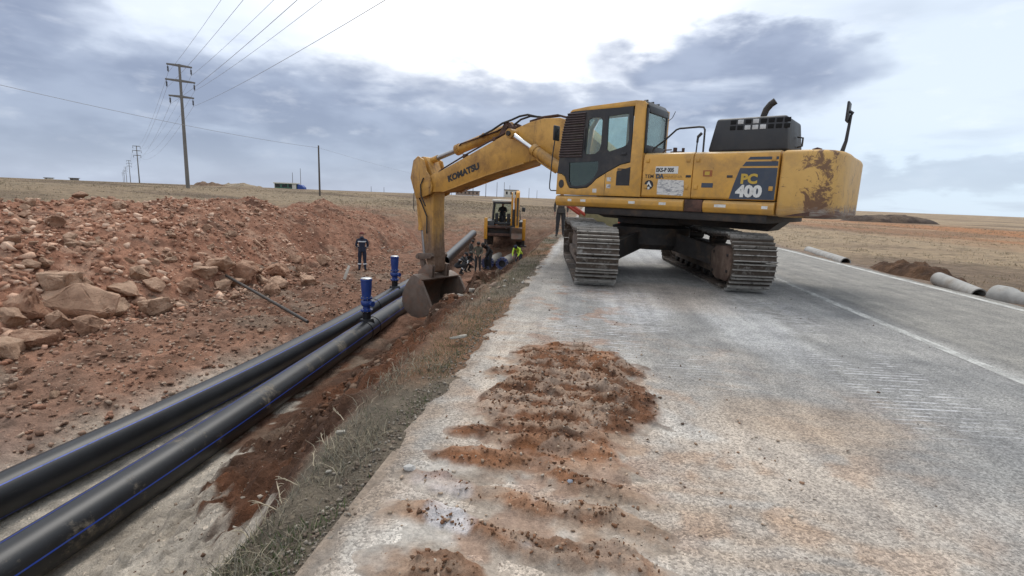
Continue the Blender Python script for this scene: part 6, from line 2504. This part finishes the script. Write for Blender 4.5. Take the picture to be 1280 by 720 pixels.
p = gz(453, 340, -2.05); p.z = sz(p.x, p.y) + .01
person(p, R(25), sides(STAND, **LOOK_DOWN), 'cloth_navy', 'cloth_navy', 'worker in navy overalls with white reflective bands standing alone below the spoil heap', None, headwear='cap_red', stripes=True, height=1.72)
# pit crew around the flanged pipe ends
def pit(px, y, dx=0.0):
    d = ray(px, 340)
    x = d.x / d.y * y + dx
    return Vector((x, y, sz(x, y) + .01))


person(pit(597, 26.4), R(-165), sides(STAND, **LOOK_DOWN), 'cloth_olive', 'cloth_dark', 'man in olive-grey jacket and dark trousers standing in the pit', None, height=1.62)
person(pit(575, 25.4), R(-80), sides(CROUCH), 'cloth_black', 'cloth_black', 'crouching worker in black with pale reflective bands on the legs, beside the slanted pipe', None, headwear='cloth_black', stripes=True, height=1.78)
person(pit(583, 26.9), R(-120), sides(CROUCH), 'cloth_dark', 'cloth_dark', 'worker in dark clothes squatting close behind the crouching one', None, headwear='cloth_brown', height=1.74)
person(pit(609, 28.0), R(160), sides(BEND), 'cloth_black', 'cloth_black', 'worker in black bending over beside the blue pipe flange', None, height=1.95)
person(pit(588, 28.6), R(-100), sides(STAND, **LOOK_DOWN), 'cloth_brown', 'cloth_dark', 'man in dark brown standing half hidden behind the olive jacket', None, height=1.62)
q_ = pit(647, 29.2); 
person(q_, R(165), sides(BEND), 'hivis', 'cloth_navy', 'worker in a bright yellow-green jacket bending behind the road bank', None, headwear='cloth_navy', height=1.75, vest=None)
person(Vector((-1.02, 20.1, 0.0)), R(185), sides(STAND), 'cloth_brown', 'cloth_dark', 'man in a long dark coat standing on the road edge behind the excavator', None, height=1.76)


# ================================================================== BACKHOE LOADER
def backhoe():
    d = ray(631, 300)
    y = 33.2
    x = d.x / d.y * y
    z = sz(x, y)
    t = empty('backhoe_loader', (x, y, z + .02), R(8), 'yellow backhoe loader with raised digging arm, parked across the far end of the trench', 'backhoe loader')
    # local: rear faces -Y (towards the road camera); width along X
    ch = MB()
    ch.box(-.45, .45, -1.2, 2.4, .55, 1.05, .03)
    ch.box(-.55, .55, .5, 2.4, .9, 1.65, .06)
    ch.build('chassis', M['jcb'], t)
    fr = MB()
    fr.box(-1.12, 1.12, -1.55, -1.25, .62, .78, .02)
    fr.box(-1.12, 1.12, -1.55, -1.25, 1.10, 1.24, .02)
    fr.build('rear_frame', M['rust'], t)
    pk = MB()
    pk.box(-1.0, 1.0, -1.24, -1.14, .55, 1.28, .02)
    pk.build('rear_plate', M['grease'], t)
    for s in (-1, 1):
        st = MB()
        st.box(s * 1.19 - .10, s * 1.19 + .10, -1.58, -1.30, .40, 1.72, .02)
        o = st.build('stabiliser', M['jcb'], t)
        ft = MB(); ft.box(s * 1.19 - .07, s * 1.19 + .07, -1.53, -1.35, .08, .42, .01); ft.box(s * 1.19 - .2, s * 1.19 + .2, -1.6, -1.28, .0, .08, .01)
        ft.build('stabiliser_foot', M['grease'], o)
        for (yy, r_, w) in ((-.45, .74, .42), (1.95, .50, .34)):
            wh = MB()
            rot = Matrix.Translation((s * (.95 if r_ > .6 else .85), yy, r_)) @ Matrix.Rotation(math.pi / 2, 4, 'Y')
            wh.lathe([(r_ * .55, -w / 2), (r_ * .85, -w / 2), (r_, -w / 2 + .07), (r_, w / 2 - .07), (r_ * .85, w / 2), (r_ * .55, w / 2)], 28, rot)
            for k in range(18):
                a = k * 2 * math.pi / 18
                wh.box(-.03, .03, -w / 2 + .03, w / 2 - .03, r_ - .02, r_ + .03, 0, Matrix.Translation((s * (.95 if r_ > .6 else .85), yy, r_)) @ Matrix.Rotation(a, 4, 'X') @ Matrix.Rotation(math.pi / 2, 4, 'Z'))
            o = wh.build('wheel', M['rubber'], t)
            rm = MB(); rm.lathe([(.08, -w / 2 + .03), (r_ * .52, -w / 2 + .06), (r_ * .55, -w / 2 + .01), (r_ * .55, w / 2 - .01), (r_ * .52, w / 2 - .06), (.08, w / 2 - .03)], 20, rot)
            rm.build('rim', M['cream'], o)
        fd = MB()
        fd.prism([(-1.3, .95), (-1.15, 1.52), (-.75, 1.62), (.1, 1.60), (.45, 1.3), (.45, 1.15), (.1, 1.48), (-.7, 1.5), (-1.05, 1.4), (-1.2, .95)], s * .95 - .25, s * .95 + .25, axis='X')
        fd.build('fender', M['black'], t)
    # cab: posts, roof, panes
    cb = MB()
    cb.box(-.80, .80, -.95, .75, 1.30, 1.45, .02)
    cab_o = cb.build('cab_floor', M['black'], t)
    for (px_, py_) in ((-.80, -.95), (.80, -.95), (-.82, .75), (.82, .75), (-.84, -.1), (.84, -.1)):
        p = MB()
        p.tube([(px_, py_, 1.42), (px_ * .98, py_, 2.0), (px_ * .90, py_ * .95, 2.72)], .055, 8)
        p.build('post', M['black'], cab_o)
    rf = MB()
    rf.box(-.86, .86, -1.08, .92, 2.72, 2.86, .05)
    rf.build('roof', M['cream'], cab_o)
    bar_ = MB(); bar_.box(-.80, .80, -1.06, -.94, 2.60, 2.72, .01)
    bar_.build('work_light_bar', M['black'], cab_o)
    for a, b, c, d_ in (((-.76, .76, .71, .72), 1.5, 2.66, 'pane'), ):
        g = MB(); g.box(a[0], a[1], a[2], a[3], b, c); g.build('pane', M['glass'], cab_o, 0)
    for s in (-1, 1):
        g = MB(); g.box(s * .80 - .004, s * .80 + .004, -.90, .70, 1.5, 2.66); g.build('pane', M['glass'], cab_o, 0)
    se = MB(); se.box(-.42, .02, -.35, .1, 1.45, 1.85, .04); se.box(-.40, .0, .02, .14, 1.85, 2.3, .04)
    se.build('seat', M['seat'], cab_o)
    for xa in (-.65, .1):
        cs = MB(); cs.box(xa, xa + .2, -.85, -.5, 1.45, 2.0, .03)
        cs.build('control_console', M['interior'], cab_o)
    mr = MB()
    mr.tube([(.92, .6, 2.5), (1.12, .55, 2.42), (1.16, .5, 2.36)], .018, 6); mr.box(1.05, 1.27, .48, .53, 2.12, 2.40, .02)
    mr.build('mirror', M['black'], cab_o)
    # backhoe: king post, boom folded up, dipper hanging, bucket
    kp = MB()
    kp.box(.32, .72, -1.82, -1.5, .60, 1.30, .03)
    kp.build('king_post', M['grease'], t)
    bo = MB()
    for s in (-.13, .13):
        bo.prism([(-1.75, .95), (-1.55, 1.0), (-1.35, 1.9), (-1.25, 2.7), (-1.32, 3.22), (-1.45, 3.34), (-1.58, 3.30), (-1.62, 2.7), (-1.68, 1.9)], .52 + s - .035, .52 + s + .035, .01, axis='X')
    bo.box(.42, .62, -1.62, -1.40, 1.2, 3.0, .02)
    boo = bo.build('boom', M['jcb'], t)
    bcy = MB(); bcy.tube([(.52, -1.72, 1.2), (.52, -1.70, 2.3)], .07, 10); bcy.build('boom_cylinder', M['black'], boo)
    rod = MB(); rod.tube([(.52, -1.70, 2.3), (.52, -1.58, 3.1)], .04, 10); rod.build('rod', M['chrome'], boo)
    di = MB()
    di.prism([(-1.35, 3.35), (-1.60, 3.45), (-1.78, 3.30), (-1.98, 2.4), (-2.18, 1.15), (-2.05, 1.1), (-1.85, 2.2)], .64, .86, .015, axis='X')
    di.build('dipper', M['jcb'], t)
    dc = MB(); dc.tube([(.75, -1.95, 3.0), (.75, -2.14, 1.9)], .06, 10); dc.tube([(.75, -2.14, 1.9), (.75, -2.2, 1.35)], .035, 8)
    dc.build('bucket_cylinder', M['grease'], t)
    bu = MB()
    prof = [(-2.25, 1.20), (-1.95, 1.22), (-1.62, 1.05), (-1.5, .70), (-1.66, .42), (-1.98, .36), (-2.25, .52), (-2.0, .85)]
    bu.prism(prof, .42, 1.08, .015, axis='X')
    bu.build('bucket', M['bucket'], t)
    hs = MB()
    hs.tube([(.62, -1.75, 1.3), (.95, -1.9, 1.7), (.9, -1.8, 2.2), (.72, -1.7, 2.5)], .025, 6)
    hs.tube([(.42, -1.75, 1.3), (.1, -1.75, 1.1), (.05, -1.5, 1.35)], .025, 6)
    hs.build('hose', M['rubber'], boo)
    # front loader arms and bucket
    for s in (-1, 1):
        la = MB(); la.prism([(.6, 1.5), (.8, 1.62), (2.6, 1.1), (3.4, .5), (3.25, .38), (2.5, .88)], s * .72 - .06, s * .72 + .06, .01, axis='X')
        la.build('loader_arm', M['jcb'], t)
    lb = MB(); lb.prism([(3.3, .2), (3.3, 1.0), (3.55, 1.1), (3.5, .9), (3.55, .35), (4.2, .12), (4.15, .06), (3.4, .08)], -1.15, 1.15, .01, axis='X')
    lb.build('loader_bucket', M['jcb'], t)
    # driver
    w = t.matrix_basis @ Vector((-.20, -.08, 1.36))
    w = Matrix.Translation((x, y, z + .02)) @ Matrix.Rotation(R(8), 4, 'Z') @ Vector((-.20, -.08, 1.40))
    person(w, R(180 + 8), sides(SIT), 'cloth_black', 'cloth_black', 'operator in black sitting in the open rear of the backhoe loader', None, height=1.7)


backhoe()


# ---- small red and olive equipment behind the left track
def equipment():
    p = gz(748, 272, .95)
    d = ray(748, 270)
    y = 16.5
    x = d.x / d.y * y
    t = empty('towed_pump', (x, y, 0), R(20), 'red and olive wheeled pump set half hidden behind the excavator track', 'pump')
    b = MB(); b.box(-.55, .55, -.35, .35, .55, 1.10, .06); b.build('engine_cover', M['olive_paint'], t)
    b = MB(); b.box(.30, .85, -.3, .3, .62, .98, .05); b.tube([(.6, 0, .95), (.6, 0, 1.12)], .06, 10); b.build('pump_body', M['red_paint'], t)
    b = MB(); b.box(-.9, .9, -.28, .28, .46, .55, .02); b.build('frame', M['grease'], t)
    b = MB(); b.tube([(-1.05, -.25, 1.32), (-.5, -.25, .98), (-.2, -.25, .55)], .05, 8); b.tube([(-1.05, .25, 1.32), (-.5, .25, .98), (-.2, .25, .55)], .05, 8); b.tube([(-1.05, -.25, 1.32), (-1.05, .25, 1.32)], .05, 8)
    b.build('drawbar', M['red_paint'], t)
    for s in (-1, 1):
        w = MB(); w.lathe([(.1, -.08), (.26, -.08), (.30, -.04), (.30, .04), (.26, .08), (.1, .08)], 20, Matrix.Translation((.05, s * .48, .30)) @ Matrix.Rotation(math.pi / 2, 4, 'X'))
        w.build('wheel', M['rubber'], t)
    b = MB(); b.tube([(-.8, 0, .5), (-.8, 0, 0)], .03, 8); b.build('prop_stand', M['grease'], t)


equipment()
# ================================================================== POWER LINE
def far_z(x, y):
    return float(ground_z(np.array([x]), np.array([y]))[0])


P1 = gd(235, 235, 49.0)
LD = (gd(174.5, 229, 157.0) - P1); LD.z = 0
SPAN = LD.length
LD.normalize()
PERP = Vector((LD.y, -LD.x, 0))
HP = 11.2
ARMS = ((HP - .12, 1.0), (HP - 1.45, 1.18), (HP - 2.85, 1.0))
arm_ang = math.atan2(PERP.y, PERP.x)


def power_pole(p, label, parts=True, lean=0.0):
    t = empty('power_pole', p, arm_ang, label, 'power pole', 'power line poles marching to the horizon')
    b = MB()
    b.tube([(0, 0, -.6), (0, 0, HP * .5), (0, 0, HP)], [.18, .14, .095], 12)
    b.build('pole_shaft', M['pole_concrete'], t)
    for h, w in ARMS:
        a = MB()
        a.prism([(-w, h - .07), (-w, h + .05), (0, h + .11), (w, h + .05), (w, h - .07), (0, h - .11)], -.075, .075, .01)
        ao = a.build('crossarm', M['pole_concrete'], t)
        for s in (-1, 1):
            i = MB()
            x = s * (w - .10)
            prof = [(.02, 0), (.02, -.14)]
            for k in range(5):
                z = -.14 - k * .085
                prof += [(.035, z), (.085, z - .03), (.085, z - .05), (.035, z - .07)]
            prof += [(.02, -.60), (.02, -.66)]
            i.lathe(prof[::-1], 10, Matrix.Translation((x, 0, h - .07)))
            i.build('insulator', M['insulator'], ao)
    return t


labels = ['tall concrete power pole with three crossarms, nearest of the line, behind the spoil heap', 'second concrete pole of the power line, thinner with distance',
          'third concrete pole of the power line', 'fourth concrete pole of the power line, tiny on the horizon', 'fifth pole of the power line, barely visible on the horizon', 'sixth and farthest visible pole of the power line']
poles = []
for i in range(6):
    q = P1 + LD * SPAN * i
    zq = P1.z if i == 0 else q.z
    g = far_z(q.x, q.y)
    power_pole((q.x, q.y, g), labels[i])
    poles.append((q.x, q.y, g))
q0 = P1 - LD * SPAN
poles = [(q0.x, q0.y, 0.0)] + poles
power_pole(poles[0], 'concrete power pole standing behind the photographer, carrying the wires overhead')


def wire(a, b, sag, r_, label, group, n=24, name='power_wire'):
    a = Vector(a); b = Vector(b)
    pts = []
    for k in range(n + 1):
        t = k / n
        p = a.lerp(b, t)
        p.z -= sag * 4 * t * (1 - t)
        pts.append(tuple(p))
    m = MB(); m.tube(pts, r_, 6)
    o = m.build(name, M['wire'])
    tag(o, label, 'wire', group)


def arm_pt(i, h, w, s):
    x, y, z = poles[i]
    return (x + PERP.x * s * (w - .10), y + PERP.y * s * (w - .10), z + h - .74)


posn = ['upper', 'middle', 'lower']
for k, (h, w) in enumerate(ARMS):
    for s, sn in ((-1, 'field'), (1, 'road')):
        wire(arm_pt(0, h, w, s), arm_pt(1, h, w, s), 2.0, .0085, f'power wire from the {posn[k]} crossarm of the tall pole, {sn} side, running overhead', 'power line wires', 40)
        wire(arm_pt(1, h, w, s), arm_pt(2, h, w, s), 2.0, .009, f'power wire from the {posn[k]} crossarm, {sn} side, on to the second pole', 'power line wires', 30)
        wire(arm_pt(2, h, w, s), arm_pt(3, h, w, s), 2.0, .009, f'power wire from the {posn[k]} crossarm of the second pole, {sn} side, to the third', 'power line wires', 20)


# ---- thin wooden pole with a single wire
def wood_pole(px, py0, py1, dep, label, r_=.11, group='wooden poles on the plain'):
    b = gd(px, py0, dep)
    h = (py0 - py1) * dep / 640
    g = far_z(b.x, b.y)
    m = MB(); m.tube([(0, 0, -.4), (0, 0, h * .5), (0, 0, (b.z - g) + h)], [r_, r_ * .85, r_ * .7], 10)
    o = m.build('wooden_pole', M['wood'])
    o.location = (b.x, b.y, g)
    tag(o, label, 'pole', group)
    top = Vector((b.x, b.y, b.z + h))
    return top


t1 = wood_pole(400, 252, 184, 58, 'plain wooden pole standing alone between the heap and the green booth')
wl = gd(-60, 92, 27)
wire(tuple(wl), tuple(t1 + Vector((0, 0, -.25))), .35, .014, 'single dark cable sagging from the lone wooden pole towards the left', 'cable of the wooden poles', 30, 'cable')
t2 = wood_pole(591, 249, 228, 215, 'thin far pole rising just left of the backhoe loader', .16)
wire(tuple(t1 + Vector((0, 0, -.25))), tuple(t2), 1.2, .009, 'faint cable running from the lone wooden pole to the far poles', 'cable of the wooden poles', 30, 'cable')
far_list = [(564, 249, 240, 260, 'short far post beside the long low building'), (607, 249, 225, 205, 'tallest of the far poles beyond the loader'), (621, 243, 228, 240, 'far pole behind the loader roof, left one of a pair'),
            (630, 243, 228, 250, 'far pole behind the loader roof, right one of a pair'), (637, 244, 232, 300, 'small far pole just beside the raised digging arm'), (661, 247, 235, 300, 'far pole to the right of the raised digging arm'),
            (671, 247, 238, 330, 'faint far pole next to the excavator cab'), (376, 232, 211, 240, 'thin mast behind the blue end of the booth'), (366, 232, 216, 240, 'second thin mast behind the booth'),
            (464, 241, 233, 300, 'tiny post on the plain between heap and boom'), (480, 242, 234, 310, 'second tiny post on the plain between heap and boom')]
for px, a, b, dep, lab in far_list:
    wood_pole(px, a, b, dep, lab, .13)


# ---- green and white booth with blue tarpaulin end
def booth():
    p = gd(357, 237.5, 155)
    k = 155 / 640
    t = empty('roadside_booth', (p.x, p.y, p.z - .1), YAW + R(2), 'small green and white booth with a white roof far out on the plain', 'booth')
    w = 27 * k / 2; h = 9 * k; d = 2.4
    b = MB(); b.box(-w, w, 0, d, 0, h * .9, .03); wl_ = b.build('wall', M['green_booth'], t)
    b = MB(); b.box(-w - .3, w + .3, -.3, d + .3, h * .9, h * 1.06, .02); b.build('roof', M['cream'], t)
    for x in (-w, -w * .35, w * .25):
        b = MB(); b.box(x + .1, x + w * .5, -.03, .0, h * .42, h * .8); b.build('window', M['interior'], wl_)
    b = MB(); b.box(w * .62, w * .98, -.05, 0, .05, h * .86); b.build('door', M['cream'], t)
    b = MB(); b.box(-w - .05, -w + .15, -.05, 0, 0, h * .9); b.build('corner_post', M['cream'], t)
    o = MB(); o.prism([(w + .2, 0), (w + 2.2, 0), (w + 2.1, h * .5), (w + 1.4, h * .8), (w + .2, h * .88)], .1, d, .08)
    q = o.build('tarpaulin_shelter', M['blue_tarp'])
    q.location = t.location; q.rotation_euler = t.rotation_euler
    tag(q, 'blue tarpaulin shelter leaning against the end of the booth', 'shelter')


booth()


def far_building(px, py, wpx, hpx, dep, label, material, roof=True, nwin=4):
    p = gd(px, py, dep)
    k = dep / 640
    t = empty('far_building', (p.x, p.y, p.z - .3), YAW, label, 'building')
    w = wpx * k / 2; h = hpx * k + .3
    b = MB(); b.box(-w, w, 0, w * .6 + 3, 0, h, .05); wl_ = b.build('wall', M[material], t)
    if roof:
        b = MB(); b.box(-w - .4, w + .4, -.4, w * .6 + 3.4, h, h + .35, .05); b.build('roof', M['pole_concrete'], t)
    for i in range(nwin):
        x = -w + (i + .5) * 2 * w / nwin
        b = MB(); b.box(x - w / nwin * .4, x + w / nwin * .4, -.05, 0, h * .4, h * .8); b.build('window', M['interior'], wl_)


far_building(584, 243.5, 29, 4.5, 330, 'long low brown building on the horizon left of the loader', 'brick_far', True, 6)
far_building(639, 246, 17, 8, 280, 'cream hut on the horizon behind the loader roof', 'cream', True, 3)
far_building(90, 227, 5, 4, 300, 'tiny grey hut on the left horizon', 'pole_concrete', True, 1)
far_building(58, 225, 5, 2.5, 320, 'tiny pale hut beside the grey one on the left horizon', 'cream', True, 1)
